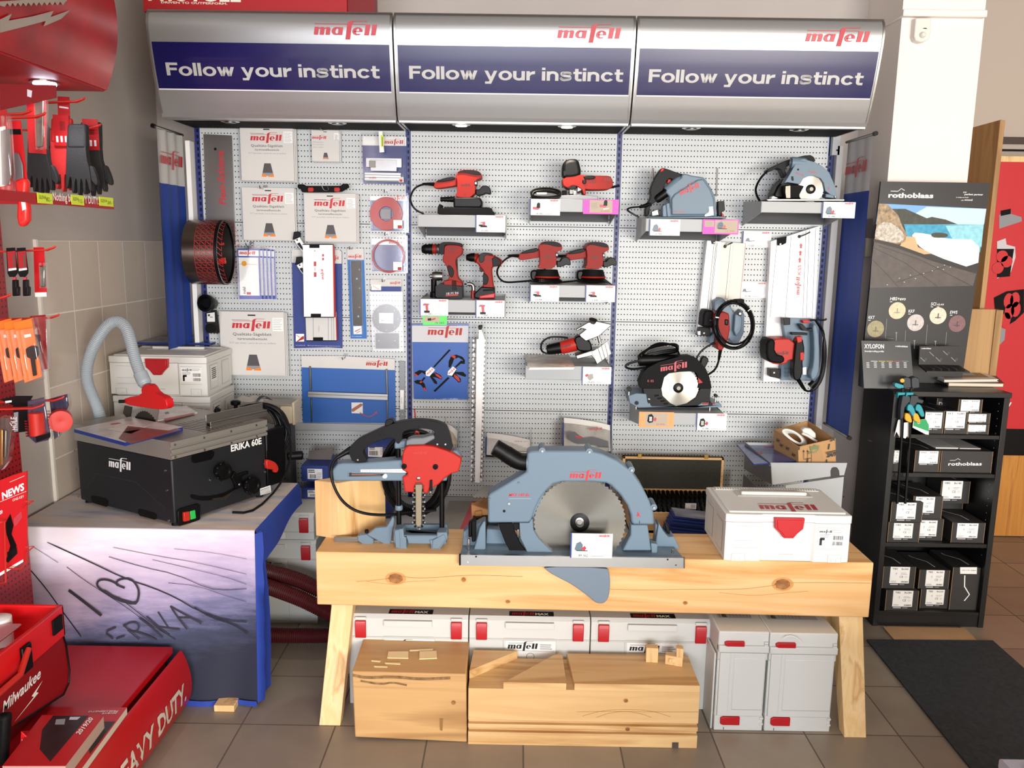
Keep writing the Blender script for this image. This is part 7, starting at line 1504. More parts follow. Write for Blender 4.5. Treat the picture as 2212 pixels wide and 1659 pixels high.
t=thing('spare_shelf','lower of two loose grey shelves behind the white case on the beam','shelf',(1.1,-.3,.4),'loose grey shelves');yf=-.44
q0=Y('C2',1545,690,yf);q1=Y('C2',2060,615,yf);q2=Y('C2',1550,800,yf)
b=MB();b.pr([(q0.x,.4),(q1.x,.4),(q1.x,q1.z),(q0.x,q0.z)],yf,yf+.003,SHELFM);q=Y('C2',2055,790,yf);b.disc((q.x,q.z),.003,yf-.001,yf,BLACK,10);b.part('front_lip',t)
b=MB();P=[Y('C2',1170,590,yb),Y('C2',1300,712,yf+.1)];b.add([(P[1].x,yf+.1,.4),(P[1].x,yf+.1,P[1].z),(P[0].x,yb,P[0].z),(P[0].x,yb,.4),(P[1].x+.003,yf+.1,.4),(P[1].x+.003,yf+.1,P[1].z),(P[0].x+.003,yb,P[0].z),(P[0].x+.003,yb,.4)],[(0,1,2,3),(7,6,5,4),(0,4,5,1),(1,5,6,2),(2,6,7,3),(3,7,4,0)],MT['shelf_side']);b.part('side_plate',t)
b=MB();b.prz([(P[1].x+.003,yf+.004),(q1.x,yf+.004),(q1.x,yb),(P[0].x+.004,yb)],.4,.46,SHELFD);b.part('tray',t)
o=leaflet('brochure','dark blue brochure hanging over the edge of the upper loose shelf',(('C2',1112,335),('C2',1262,512),('C2',1662,480),('C2',1480,332)),zt3-.008,.005,mat('cover_blue','#4a5490',.2,var=.45,vscale=8),DBLUE,bits=(('C2','1350,342 1485,342 1490,352 1360,352',SIGRED),('C2','1270,400 1330,392 1345,405 1290,412',HEADRED)))
t=thing('carton','brown printed carton with white cable inside, on the upper loose shelf','carton',(1.15,-.3,zt3-.011));yf=-.4;zc=zt3-.0105
P=dict(a=Y('C2',1655,350,yf),b_=Y('C2',1985,275,yf),c=Y('C2',1440,198,-.2),d=Y('C2',1742,118,-.17))
for k in P:P[k]=V(P[k])
bot={k:V((p.x+(.008 if k in 'ac' else .012),p.y+.004,zc)) for k,p in P.items()}
def wall(k1,k2,nm,m=KBOX):
 b=MB();A,B2,C2_,D2=bot[k1],bot[k2],P[k2],P[k1];n=(B2-A).cross(D2-A).normalized()*.004
 b.add([A,B2,C2_,D2]+[q-n for q in(A,B2,C2_,D2)],[(0,1,2,3),(7,6,5,4),(0,4,5,1),(1,5,6,2),(2,6,7,3),(3,7,4,0)],m);return b.part(nm,t)
fr=wall('a','b_','front_panel');wall('c','a','side_panel');wall('b_','d','side_panel');wall('d','c','back_panel')
b=MB();b.add([bot['a'],bot['b_'],bot['d'],bot['c']]+[q+V((0,0,.003)) for q in(bot['a'],bot['b_'],bot['d'],bot['c'])],[(3,2,1,0),(4,5,6,7)],KBOX);b.part('bottom',t)
b=MB();y2=yf-.003
for s in('1925,325 1938,322 1930,372 1918,372','1905,462 1915,460 1912,490 1902,490','1735,455 1748,452 1742,488 1730,488','1655,352 1672,350 1668,378 1660,378'):b.flat('C2',s,y2,INK)
b.ptxt('SAIT','C2',(1908,443),(2002,425),30,y2,INK,.05,.3);b.ptxt('SA','C2',(1935,302),(1980,292),26,y2,INK,.05,.3);b.ptxt('SAIT','C2',(1740,415),(1835,395),20,y2,mat('faded_green','#6f7d52',.7),.04,.3);b.flat('C2','1755,345 1790,345 1800,330 1840,345 1835,375 1790,372 1770,390',y2-.0003,MT['faded_green'])
for x in(1705,1740):b.pstroke('C2','%d,455 %d,385'%(x,x),y2,.0016,INK,0);b.flat('C2','%d,395 %d,375 %d,395'%(x-10,x,x+10),y2,INK)
b.pstroke('C2','1705,462 1770,448',y2,.0016,INK,0);b.flat('C2','1900,398 1990,378 1992,384 1902,404',y2,INK);b.flat('C2','1902,410 1990,390 1991,394 1903,414',y2,INK);b.flat('C2','1775,355 1850,335 1890,490 1775,490',y2+.0003,mat('tape','#a97f4f',.4));b.part('print',t)
b=MB()
n_=(P['a']-P['c']).cross(V((0,0,1))).normalized();
for f1,f2 in((.3,.5),(.55,.4),(.8,.55),(.15,.3)):
 A=P['c'].lerp(P['a'],f1)-V((0,0,.05*f2+.02));b.txt('SAIT',A-V((.003,.003,0)),P['a']-P['c'],UZ,INK,w=.03,h=.012,bold=.05,shear=.3)
b.part('side_print',t)
t2=thing('power_strip','white cable coil with plug block lying in the brown carton','extension cable',(1.15,-.3,zc+.02));WC=mat('cable_white','#dcdad2',.45)
b=MB()
for k in range(6):
 b.tube(chaikin([tuple(Y('C2',x+k*6,y+k*4,-.33+.008*k)) for x,y in((1510,205),(1560,195),(1640,225),(1700,290),(1680,330),(1620,300),(1550,250))],2),.005,WC,7,True)
b.wire('C2','1690,230 1740,250 1800,290 1820,300',-.33,.005,WC);b.part('cable',t2)
b=MB();b.o('C2','1690,200 1720,182 1770,190 1812,230 1815,275 1780,270 1740,240 1700,225',-.32,.03,WC);b.part('plug_block',t2,.004)
def holder(label,c,x0,y0,x1,y1,yf,cover,big=True):
 a=Y(c,x0,y0,yf);d=Y(c,x1,y1,yf);t=thing('brochure_holder',label,'brochure holder',((a.x+d.x)/2,yf/2,d.z),'clear brochure holders');W=d.x-a.x;H=a.z-d.z
 for k,(yy,dz) in enumerate(((yf+.012,.02),(yf+.006,.01),(yf,0))):
  N=8;b=MB();vs=[]
  for i in range(N+1):
   u=i/N;bend=.012*math.sin(u*PI)
   vs+=[(a.x+W*u,yy-bend,d.z+.012),(a.x+W*u,yy+.045-bend,a.z-.006+dz-.03*u*u)]
  nn=len(vs);vs+=[(x,y+.003,z) for x,y,z in vs]
  b.add(vs,[(2*i,2*i+2,2*i+3,2*i+1) for i in range(N)]+[(nn+2*i+1,nn+2*i+3,nn+2*i+2,nn+2*i) for i in range(N)]+[(0,1,nn+1,nn)],cover if k==2 else PAPER);b.part('brochure',t,sharp=80)
 b=MB();b.box((a.x-.006,yf+.02,d.z+.01),(a.x-.0005,yf+.045,a.z-.004),DBLUE);b.part('spines',t)
 b=MB()
 for x in(.18,.72):b.tube([(a.x+W*x,yf-.02,d.z),(a.x+W*x,yf-.022,d.z+.035),(a.x+W*(x+.22),yf-.022,d.z+.035),(a.x+W*(x+.22),yf-.02,d.z)],.0016,STEEL,6)
 b.tube([(a.x-.004,-.004,d.z),(a.x-.004,yf-.02,d.z),(d.x+.004,yf-.02,d.z),(d.x+.004,-.004,d.z)],.002,STEEL,6);b.box((a.x-.004,yf-.02,d.z+.004),(d.x+.004,-.004,d.z+.006),STEEL);b.part('wire_front',t)
 for x in(a.x-.009,d.x+.006):
  b=MB();b.prx([(yf-.02,d.z),(yf-.02,d.z+.03),(-.004,a.z+.04),(-.004,d.z)],x,x+.002,ACRYL);b.part('side_panel',t)
 return t
CG=mat('cover_grey','#b9b6b0',.25,var=.35,vscale=10)
t=holder('clear brochure holder with tall fanned grey brochures behind the big saw','B5',1450,1060,1862,1330,-.12,CG)
b=MB();p=Y('B5',1672,1118,-.125);q=Y('B5',1785,1112,-.125);b.logo(p,q-p,UZ,(q-p).length,SIGRED,1);b.flat('B5','1480,1140 1540,1130 1620,1190 1720,1180 1840,1215 1845,1275 1640,1240 1560,1240 1490,1200',-.1345,mat('print_tool','#5e6067',.35));b.flat('B5','1540,1165 1600,1170 1615,1185 1560,1190',-.1352,SIGRED);b.part('print',t)
t=holder('clear brochure holder with low pale brochures behind the black dust elbow','B5',752,1195,1140,1368,-.08,mat('cover_light','#d4d1c9',.3,var=.2,vscale=14))
b=MB();b.ptxt('SERIE 60','B5',(1000,1222),(1115,1222),9,-.094,SIGRED);b.part('print',t)
holder('clear brochure holder behind the handle of the chain mortiser','B8',1480,240,1590,460,-.1,mat('cover_beige','#cbbba8',.35,var=.3,vscale=16))
b=MB();a=Z('B8',1500,1140,.4);b.box((-.26,-.5,.4),(-.02,-.1,.415),mat('slatted_board','#8b877e',.6,var=.1,vscale=30));o=b.solo('grey_board','grey board with red stripe lying behind the chain mortiser','board')
b=MB();b.add([(-.19,-.5,.4156),(-.165,-.5,.4156),(-.135,-.1,.4156),(-.16,-.1,.4156)],[(0,1,2,3)],SIGRED);b.part('red_stripe',o)
# == black bookcase
BX,BXR,BY,BYB,BT=1.508,1.962,-.385,-.1,.982
t=thing('bookcase','black bookcase filled with black screw boxes, beside the timber trestle','bookcase',((BX+BXR)/2,-.24,0))
for x0,x1 in((BX,BX+.022),(BXR-.022,BXR)):
 b=MB();b.box((x0,BY,0),(x1,BYB,BT-.02),SHOPB);b.part('side_panel',t,.001)
b=MB();b.box((BX-.004,BY-.004,BT-.02),(BXR+.004,BYB,BT),SHOPB);b.part('top_panel',t,.001)
b=MB();b.box((BX+.022,BYB-.008,0),(BXR-.022,BYB,BT-.02),SHOPB);b.part('back_panel',t)
SZ=[Y('C6',1000,828,BY).z,Y('C6',1000,1262,BY).z,Y('C7',1000,492,BY).z,Y('C7',1000,1258,BY).z]
for z in SZ:b=MB();b.box((BX+.022,BY+.003,z-.016),(BXR-.022,BYB-.008,z),SHOPB);b.part('shelf_board',t,.001)
b=MB();b.box((BX+.022,BY+.006,0),(BXR-.022,BY+.022,SZ[3]-.016),SHOPB);b.part('plinth',t)
b=MB()
for i in range(22):b.add([(BXR-.0225,BY+.03,.3+i*.03),(BXR-.0225,BY+.034,.3+i*.03),(BXR-.0225,BY+.034,.304+i*.03),(BXR-.0225,BY+.03,.304+i*.03)],[(0,1,2,3)],PALEINK)
b.part('pin_holes',t)
def screwbox(c,x0,y0,x1,y1,lab,base,label,txt='HBS 8x180',dep=.2,yf=-.365,plain=False):
 a=Y(c,x0,y0,yf);d=Y(c,x1,y1,yf);H=a.z-d.z;z0=base;t=thing('screw_box',label,'screw box',((a.x+d.x)/2,yf,z0),'black screw boxes');dz=z0-d.z
 dep=min(dep,-.112-yf)
 b=MB();b.box((a.x,yf,z0),(d.x,yf+dep,z0+H),BOXB);b.box((a.x-.0008,yf-.0006,z0),(a.x+.0012,yf+.002,z0+H),CARDB);b.box((d.x-.0012,yf-.0006,z0),(d.x+.0008,yf+.002,z0+H),CARDB);b.part('carton',t,.0006)
 b=MB();W=d.x-a.x;xs=a.x+W*.62;b.stroke([(xs-.05,yf+dep*.8,z0+H+.0006),(xs-.045,yf+dep*.7,z0+H+.0006),(xs-.005,yf+dep*.45,z0+H+.0006),(xs,yf+.03,z0+H+.0006)],.005,PALEINK,(0,0,1));b.part('roof_mark',t)
 if lab:
  l0=Y(c,lab[0],lab[1],yf);l1=Y(c,lab[2],lab[3],yf);y=yf-.0009;b=MB();b.rect(l0.x,l1.z+dz,l1.x,l0.z+dz,y,WHITE);w,h=l1.x-l0.x,l0.z-l1.z;X0,Z1=l0.x,l0.z+dz;y-=.0004
  s1,s2=txt.split(' ');b.txt(s1,(X0+.1*w,y,Z1-.17*h),UX,UZ,INK,w=.26*w,h=.1*h,bold=.01);b.txt(s2,(X0+.56*w,y,Z1-.17*h),UX,UZ,INK,w=.36*w,h=.1*h,bold=.01)
  b.lines(X0+.55*w,Z1-.36*h,X0+.9*w,.07*h,2,y,GREYINK,.02*h);b.txt('CE',(X0+.5*w,y,Z1-.66*h),UX,UZ,INK,w=.18*w,h=.12*h);b.stroke([(X0+.82*w+.05*w*math.cos(k*PI/5),y,Z1-.6*h+.05*w*math.sin(k*PI/5)) for k in range(11)],.01*w,GREYINK)
  b.stroke([(X0+.27*w,y,Z1-.42*h),(X0+.34*w,y,Z1-.35*h),(X0+.32*w,y,Z1-.5*h)],.02*w,GREYINK);b.barcode(X0+.6*w,Z1-.95*h,X0+.95*w,Z1-.86*h,y,INK);b.lines(X0+.06*w,Z1-.86*h,X0+.4*w,.06*h,2,y,GREYINK,.02*h)
  b.rect(X0+.05*w,Z1-1.1*h,X0+.45*w,Z1-1.04*h,y,PALEINK);b.rect(X0+.52*w,Z1-1.1*h,X0+.78*w,Z1-1.05*h,y,GREYINK);b.part('label',t)
 return t,z0+H+.0008
S1,S2,S3,S4=[z+.0005 for z in SZ]
tb,z=screwbox('C6',830,555,1036,812,(828,570,1000,750),S1,'screw box with label, behind the clamps on the top bookcase shelf','KKT 5x60')
tb,z=screwbox('C6',1044,545,1300,808,(1060,552,1260,742),S1,'screw box with large label, middle of the top bookcase shelf','KKT 5x80')
tb,z=screwbox('C6',1306,662,1532,778,(1312,668,1500,745),S1,'flat screw box, lowest of the three-high pile on the top bookcase shelf','7x140 CE')
tb,z=screwbox('C6',1306,535,1545,662,(1316,545,1505,636),z,'flat screw box in the middle of the three-high pile on the top shelf','7x180 CE')
tb,z=screwbox('C6',1212,362,1458,518,(1236,368,1428,498),z,'screw box on top of the three-high pile under the bookcase top','EWS 5x50')
tb,z=screwbox('C6',950,520,1195,700,None,S1,'screw box with cut-off white lettering, rear of the top bookcase shelf',dep=.1,yf=-.24)
q=Y('C6',962,470,-.2406)
b=MB();b.ptxt('rothob','C6',(958,640),(1190,670),55,-.2408,PALEINK,.02);b.part('lettering',tb);tb.location.z+=.055
MB().o('C6','770,540 960,540 960,700 770,700',-.24,.1,SYSD).solo('white_carton','pale carton at the rear of the top bookcase shelf','carton').location.z=S1
tb,z=screwbox('C6',462,895,535,1140,(468,902,530,1035),S2,'narrow screw box behind the clamp bars on the second bookcase shelf','KKT 50')
tb,z=screwbox('C6',718,1000,985,1245,(760,1005,958,1148),S2,'screw box with label beside the wide lettered box','KKS 5x50')
tb,z=screwbox('C6',992,1005,1556,1255,None,S2,'wide black screw box with white name and roof line on second shelf')
b=MB();a=Y('C6',1080,1170,-.366);e=Y('C6',1455,1168,-.366);b.txt('rothoblaas',a,e-a,UZ,WHITE,w=(e-a).length,h=.0135,bold=.02);b.pstroke('C6','1100,1113 1155,1112 1190,1093 1215,1108',-.366,.0014,WHITE,0);b.part('lettering',tb)
MB().box((Y('C6',900,950,-.3).x,-.33,z),(Y('C6',1150,950,-.3).x,-.15,z+.004),PAPER).solo('paper_pad','pale paper pad lying on the wide lettered screw box','paper pad')
MB().box((Y('C6',1165,950,-.3).x,-.33,z),(Y('C6',1400,950,-.3).x,-.15,z+.003),CARD).solo('paper_pad','grey paper pad beside the pale pad on the wide lettered box','paper pad')
tb,z=screwbox('C7',415,265,745,494,(472,275,672,445),S3,'screw box, lower of the pile under the clamp bar ends, third shelf','HBS 8x240',yf=-.375)
tb,z=screwbox('C7',450,32,778,262,(508,38,706,225),z,'screw box, upper of the pile under the clamp bar ends, third shelf','HBS 8x240',yf=-.375)
tb,z=screwbox('C7',755,190,1008,436,(748,205,945,385),S3,'screw box, lower of the middle pile on the third bookcase shelf','HBS 8x200',yf=-.35)
tb,z=screwbox('C7',700,-68,1000,190,(722,-60,918,122),z,'screw box, upper of the middle pile on the third bookcase shelf','HBS 8x180',yf=-.35)
tb,z=screwbox('C7',1130,268,1470,500,(1184,275,1400,442),S3,'screw box with torn top label standing alone on the third shelf','HBS 8x160',yf=-.37)
tb,z2=screwbox('C7',1005,125,1200,440,None,S3,'plain black screw box at the rear of the third bookcase shelf',dep=.07,yf=-.19)
tb,z=screwbox('C7',1000,-125,1292,128,(1014,-128,1216,75),z2,'screw box with label on the rear plain box, third shelf','HBS 8x140',yf=-.24,dep=.12)
tb,z=screwbox('C7',385,1078,722,1310,(460,1080,665,1262),S4,'screw box, lower of the pile beside the beam end, lowest shelf','TBS 8x280',yf=-.378)
tb,z=screwbox('C7',357,782,690,1032,(432,785,632,972),z,'screw box, upper of the pile beside the beam end, lowest shelf','TBS 8x260',yf=-.36)
tb,z=screwbox('C7',785,960,1108,1182,(842,966,1028,1136),S4,'screw box, lower of the middle pile on the lowest bookcase shelf','TBS 8x220',yf=-.35)
tb,z=screwbox('C7',772,702,1086,920,(846,705,1030,886),z,'screw box, upper of the middle pile on the lowest bookcase shelf','TBS 8x160',yf=-.35)
tb,z=screwbox('C7',1142,735,1435,1215,None,S4,'tall screw box with white zigzag line on the lowest shelf',yf=-.36)
b=MB();dz=S4-Y('C7',1142,1215,-.36).z;b.pstroke('C7','1268,830 1265,955 1320,1045 1262,1115',-.3608,.0045,WHITE,0);b.flat('C7','1215,738 1405,738 1402,815 1216,812',-.3608,WHITE);p=Y('C7',1392,770,-.3614);e=Y('C7',1232,768,-.3614);b.txt('HBS 6x120',p,e-p,(0,0,-1),INK,w=(p-e).length*.95,h=.0042);b.v=[q+V((0,0,dz)) for q in b.v];b.part('print',tb)
DK=mat('clamp_dark','#1d252c',.45)
for k,(dx,lab) in enumerate(((0,'left one of the two teal and black bar clamps on the bookcase front'),(94,'right one of the two teal and black bar clamps on the bookcase front'))):
 t=thing('bar_clamp',lab,'clamp',Y('C6',560+dx,1590,-.4),'bar clamps on the bookcase')
 sh=lambda s:' '.join('%g,%g'%(x+dx,y) for x,y in nums(s));yq=-.412-.003*k
 b=MB();b.o('C6',sh('565,200 590,200 570,900 %d,1600 %d,1600 550,900'%(525-4*k,500-4*k)),yq,.008,BLACK);b.part('bar',t,.001)
 b=MB();b.o('C6',sh('575,190 620,175 665,195 670,300 590,312 575,290'),yq-.008,.03,DK);b.o('C6',sh('570,385 650,385 660,420 720,440 700,480 640,470 600,520 580,640 540,665 545,520 560,440'),yq-.006,.026,DK);b.part('jaw',t,.003)
 b=MB();b.o('C6',sh('520,352 600,352 598,380 530,385 520,420 516,380'),yq-.006,.02,TEAL);b.o('C6',sh('630,490 660,482 692,505 728,610 705,630 680,620 650,560 618,555'),yq-.014,.016,TEAL,1);b.part('handle',t,.002)
 b=MB();b.o('C6',sh('598,590 625,582 655,600 680,670 668,695 630,680 598,660'),yq-.012,.014,AMBER,1);b.part('trigger',t,.002)
 if k==0:
  b=MB();b.o('C6','480,255 500,245 580,270 585,300 520,305 485,285',yq-.008,.02,TEAL);b.lathe([(0,.008),(.01,.008)],Y('C6',562,215,yq-.02),(-.3,-1,0),AMBER,16);b.part('end_cap',t,.001)
b=MB();b.o('C6','520,660 560,640 555,700 540,860 500,790 475,850',-.4,.0008,PAPER);b.o('C6','585,690 668,680 640,860 620,840 600,868 578,860',-.401,.0008,PAPER);b.solo('paper_tag','torn white paper tags hanging below the clamps','paper tag',sharp=30)
t=thing('care_tag','green and white printed tag hanging from a bar clamp','tag',Y('C6',780,800,-.405))
b=MB();b.o('C6','690,665 830,650 865,720 862,825 830,822 682,745',-.4085,.002,PAPER);b.part('card',t)
b=MB();b.flat('C6','695,668 830,652 862,715 862,790 690,725',-.4089,GREEN);q=Y('C6',750,690,-.4092);b.disc((q.x,q.z),.005,-.4095,-.409,PAPER,16);b.disc((q.x,q.z),.0035,-.4098,-.4094,SIGRED,14);b.part('print',t)
t=thing('display_poster','black poster board with beach terrace photo on top of the bookcase','poster',(1.75,-.18,BT));yq=-.18
zl_=BT+.001
b=MB();A=OL('C5','218,110 1035,122 833,1490 72,1490',yq);A[2]=(A[2][0],zl_);A[3]=(A[3][0],zl_);b.pr(A,yq,yq+.012,mat('poster_black','#1d1d1e',.4));b.part('board',t)
b=MB();y=yq-.0006;E_=0
def pp(s,m,sm=0):
 global E_
 b.flat('C5',s,y-E_,m,sm);E_+=.00025
SKYB=mat('print_sky','#6fa6dc',.4);SKYL=mat('print_sky_pale','#bcd6ea',.4);HILL=mat('print_hill','#3c4034',.5,var=.4,vscale=60);SEA=mat('print_sea','#2f9cc0',.4,var=.3,vscale=50);SEAL=mat('print_sea_pale','#8fd0dd',.4,var=.2,vscale=60);FOAMW=mat('print_surf','#eaf0f2',.4,var=.18,vscale=90);ROCK=mat('print_rock','#a8906e',.5,var=.6,vscale=70);ROCKD=mat('print_rock_pale','#c9bfb0',.5,var=.5,vscale=90);SAND=mat('print_sand','#c8aa7c',.5);DECK=mat('print_deck','#574f4b',.5,var=.2,vscale=30);DECKL=mat('print_deck_edge','#2b2725',.5)
pp('200,275 1005,315 990,430 180,430',SKYB);pp('560,300 1005,315 985,435 620,432 420,380',SKYL)
pp('270,315 400,315 470,345 560,385 600,375 700,395 790,430 500,432 330,435',HILL)
pp('390,430 985,433 960,640 420,560',SEA);pp('700,440 985,433 968,600 760,560',SEAL);pp('440,490 560,500 700,540 960,545 940,775 600,660 480,580',FOAMW,1)
pp('400,520 470,525 495,600 600,650 540,655 360,590',SAND);pp('590,500 640,490 715,500 720,525 660,532 600,528',HILL,1)
pp('200,275 265,280 345,360 380,450 410,500 400,560 350,580 170,540 185,430',ROCK);pp('180,450 260,400 370,470 400,540 340,575 170,540',ROCKD,1)
pp('168,545 350,600 600,690 935,785 905,890 135,905 150,690',DECK);pp('165,540 350,590 600,680 935,775 930,800 600,705 350,612 162,560',DECKL)
for s in('150,690 240,780 350,900','155,600 400,720 640,895','200,590 500,690 895,890','330,865 480,815 600,780 700,745'):b.pstroke('C5',s,y-E_,.0016,DECKL,0);E_+=.0002
for x,yy in((262,882),(352,833),(388,862),(433,810),(472,835),(533,797),(597,777),(638,750),(688,735),(680,767),(732,750)):q=Y('C5',x,yy,yq);b.disc((q.x,q.z),.0026,y-E_-.0002,y-E_,PALEINK,10,.0018)
b.part('photo',t)
b=MB();y=yq-.0007;b.ptxt('rothoblaas','C5',(272,230),(608,234),36,y,WHITE,.035);b.pstroke('C5','290,182 345,184 370,163 395,178',y,.0022,WHITE,0)
for s,p_,q_,h in(('your',(832,195),(858,196),8),('perfect partner',(842,212),(980,215),13),('to design and build',(778,232),(870,233),7),('with',(815,254),(836,254),7),('wood',(840,254),(900,255),14)):b.ptxt(s,'C5',p_,q_,h,y,WHITE,.015)
for s,p_,q_,h in(('KKT',(123,1136),(170,1137),22),('HBS+evo',(285,998),(402,998),24),('KKF',(422,1090),(468,1090),22),('SCI',(590,1036),(630,1036),22),('A2-A4',(635,1036),(686,1036),14),('EWS',(733,1098),(788,1098),22)):
 b.ptxt(s,'C5',p_,q_,h,y,WHITE,.01,.1);b.flat('C5','%d,%d %d,%d %d,%d %d,%d'%(p_[0],p_[1]+9,p_[0]+18,p_[1]+9,p_[0]+18,p_[1]+13,p_[0],p_[1]+13),y,WHITE)
b.part('lettering',t)
b=MB()
for x,yy,c1,c2 in((177,1212,'#a09670','#6d6648'),(338,1075,'#d9cba8','#9a917c'),(475,1165,'#c9c2bd','#6d5f63'),(643,1113,'#ddd3bd','#58504a'),(785,1172,'#7d5a5c','#4f3739')):
 q=Y('C5',x,yy,yq);r=.0345;b.disc((q.x,q.z),r,y-.0004,y,mat('roundel'+c1,c1,.5,var=.2,vscale=80),26);b.rect(q.x-.002,q.z-.012,q.x+.003,q.z+.01,y-.0007,mat('roundel'+c2,c2,.5));b.rect(q.x-.012,q.z-.01,q.x+.012,q.z-.006,y-.0008,MT['roundel'+c2])
for s in('262,1135 250,1280 315,1285','402,1225 396,1330','565,1180 553,1330 610,1335','708,1235 700,1335'):b.pstroke('C5',s,y,.0008,PALEINK,0)
for x,yy in((333,1240),(468,1300),(625,1305)):b.flat('C5','%d,%d %d,%d %d,%d %d,%d %d,%d %d,%d'%(x-9,yy-4,x+9,yy-4,x+3,yy+6,x+2,yy+60,x-4,yy+60,x-3,yy+6),y-.0002,GREYINK)
b.part('product_pictures',t)
t=thing('info_card','dark grey folded card with white table of figures on bookcase top','information card',Y('C5',280,1560,-.33));yq=-.335
b=MB();A=OL('C5','94,1306 464,1312 474,1556 100,1562',yq);b.loft([V((A[0][0],yq+.03,A[0][1])),V((A[1][0],yq+.03,A[1][1])),V((A[2][0],yq,BT+.001)),V((A[3][0],yq,BT+.001))],[V((A[0][0],yq+.034,A[0][1])),V((A[1][0],yq+.034,A[1][1])),V((A[2][0],yq+.06,BT+.001)),V((A[3][0],yq+.06,BT+.001))],mat('card_charcoal','#3c3e40',.28));b.part('card',t)
b=MB();sl=lambda q:V((q.x,yq+.03*(q.z-BT)/(A[0][1]-BT)-.0012,q.z))
b.ptxt('XYLOFON','C5',(112,1362),(260,1364),32,yq,WHITE,.02);b.ptxt('Soundproofing profile','C5',(112,1388),(258,1390),11,yq,WHITE,.02);b.ptxt('rothoblaas','C5',(348,1352),(440,1354),12,yq,WHITE,.02)
for i,m in enumerate((PAPER,YELLOW,AMBER,SIGRED,GREYINK)):b.flat('C5','%d,1455 %d,1456 %d,1459 %d,1458'%(155+i*58,205+i*58,205+i*58,155+i*58),yq,m)
for r in range(4):
 for i in range(6):b.flat('C5','%d,%d %d,%d %d,%d %d,%d'%(120+i*56,1466+r*11,142+i*56,1466+r*11,142+i*56,1471+r*11,120+i*56,1471+r*11),yq,PALEINK)
b.v=[sl(q) for q in b.v];b.part('print',t)
t=thing('screw_display','small black display stand with silver screws on top of the books','display stand',Y('C5',655,1480,-.24));yq=-.25
b=MB();b.o('C5','508,1342 808,1340 800,1480 500,1478',yq,.01,mat('display_black','#1b1b1d',.35));b.part('back_panel',t)
b=MB();y=yq-.0006;b.ptxt('rothoblaas','C5',(520,1362),(592,1362),10,y,WHITE,.02)
for x,yy in((598,1400),(700,1392),(530,1440),(645,1440),(760,1440)):
 b.pstroke('C5','%d,%d %d,%d'%(x-18,yy-16,x+16,yy+16),y,.0025,GREYINK,0)
 if x!=598:q=Y('C5',x+22,yy,y);b.stroke([(q.x+.004*math.cos(k*PI/6),y,q.z+.004*math.sin(k*PI/6)) for k in range(13)],.0006,GREYINK)
b.part('print',t)
zq=Z('C5',650,1490,1.025).z
b=MB();a=Y('C5',500,1478,yq);d=Y('C5',800,1478,yq);b.hexa([(a.x,yq-.07,a.z-.022),(d.x+.01,yq-.07,a.z-.022),(d.x,yq,a.z-.006),(a.x,yq,a.z-.006),(a.x,yq-.07,a.z-.016),(d.x+.01,yq-.07,a.z-.016),(d.x,yq,a.z),(a.x,yq,a.z)],MT['display_black']);b.part('tray',t)
for i in range(5):
 q=V((a.x+.02+i*(d.x-a.x-.03)/4.3,yq-.03,a.z-.006));b=MB();b.lathe([(0,.0045),(.004,.003),(.006,.0018),(.03,.0016),(.034,.0003)],q+V((.012,-.03,-.004)),V((-.4,1,.25)),CHROME,10);b.part('screw',t)
def book(label,cs,z0,th,cover,col):
 P=[Z('C5',x,y,z0+th) for x,y in cs]
 if sum(P[i].x*P[(i+1)%4].y-P[(i+1)%4].x*P[i].y for i in range(4))<0:P=P[::-1]
 t=thing('book',label,'book',(P[0].x,P[0].y,z0),'books on the bookcase');dn=V((0,0,-th+.0022))
 c=sum(P,V())/4;ins=[c+(p-c)*.975 for p in P]
 b=MB();b.add([p+dn for p in ins]+[p-V((0,0,.0022)) for p in ins],[(3,2,1,0),(4,5,6,7),(0,1,5,4),(1,2,6,5),(2,3,7,6),(3,0,4,7)],mat('book_pages','#d9d2bd',.8));b.part('pages',t)
 for dz in(0,-th+.0022):
  b=MB();o_=V((0,0,dz));b.add([p+o_-V((0,0,.0022)) for p in P]+[p+o_ for p in P],[(3,2,1,0),(4,5,6,7),(0,1,5,4),(1,2,6,5),(2,3,7,6),(3,0,4,7)],col);b.part('cover',t)
 return t,P
bk,P=book('thick book with cream pages under the white-covered book on the bookcase',((722,1612),(1140,1618),(1000,1490),(560,1480)),BT+.0005,.017,None,mat('book_brown','#6a4a38',.5))
bk,P=book('white-covered book with landscape photo, upper one under the screw display',((690,1592),(1095,1588),(900,1492),(478,1500)),BT+.018,.01,None,mat('book_white','#d8d6d2',.4))
b=MB();c=sum(P,V())/4;z1=P[0].z+.0005
def inner(u,v):return P[0].lerp(P[1],u).lerp(P[3].lerp(P[2],u),v)+V((0,0,.0006))
b.poly([inner(.1,.15),inner(.9,.15),inner(.9,.6),inner(.1,.6)],mat('book_photo','#6f5b46',.4,var=.5,vscale=40));b.poly([inner(.35,.3)+V((0,0,.0003)),inner(.75,.3)+V((0,0,.0003)),inner(.75,.55)+V((0,0,.0003)),inner(.35,.55)+V((0,0,.0003))],mat('book_photo_blue','#7d9fc0',.4));b.part('cover_photo',bk)
for i,(x,y,m,nm) in enumerate(((205,1580,'#cfcf9a','pale'),(265,1582,'#d9c23a','yellow'),(330,1582,'#c9502a','orange'))):
 q=Z('C5',x,y,BT);b=MB();b.box((q.x-.014,q.y-.01,BT+.0004),(q.x+.014,q.y+.01,BT+.005),mat('sample_'+nm,m,.6));b.solo('profile_sample',nm+' rubber sample strip in front of the dark card on the bookcase','sample strip','rubber sample strips',bevel=.001)
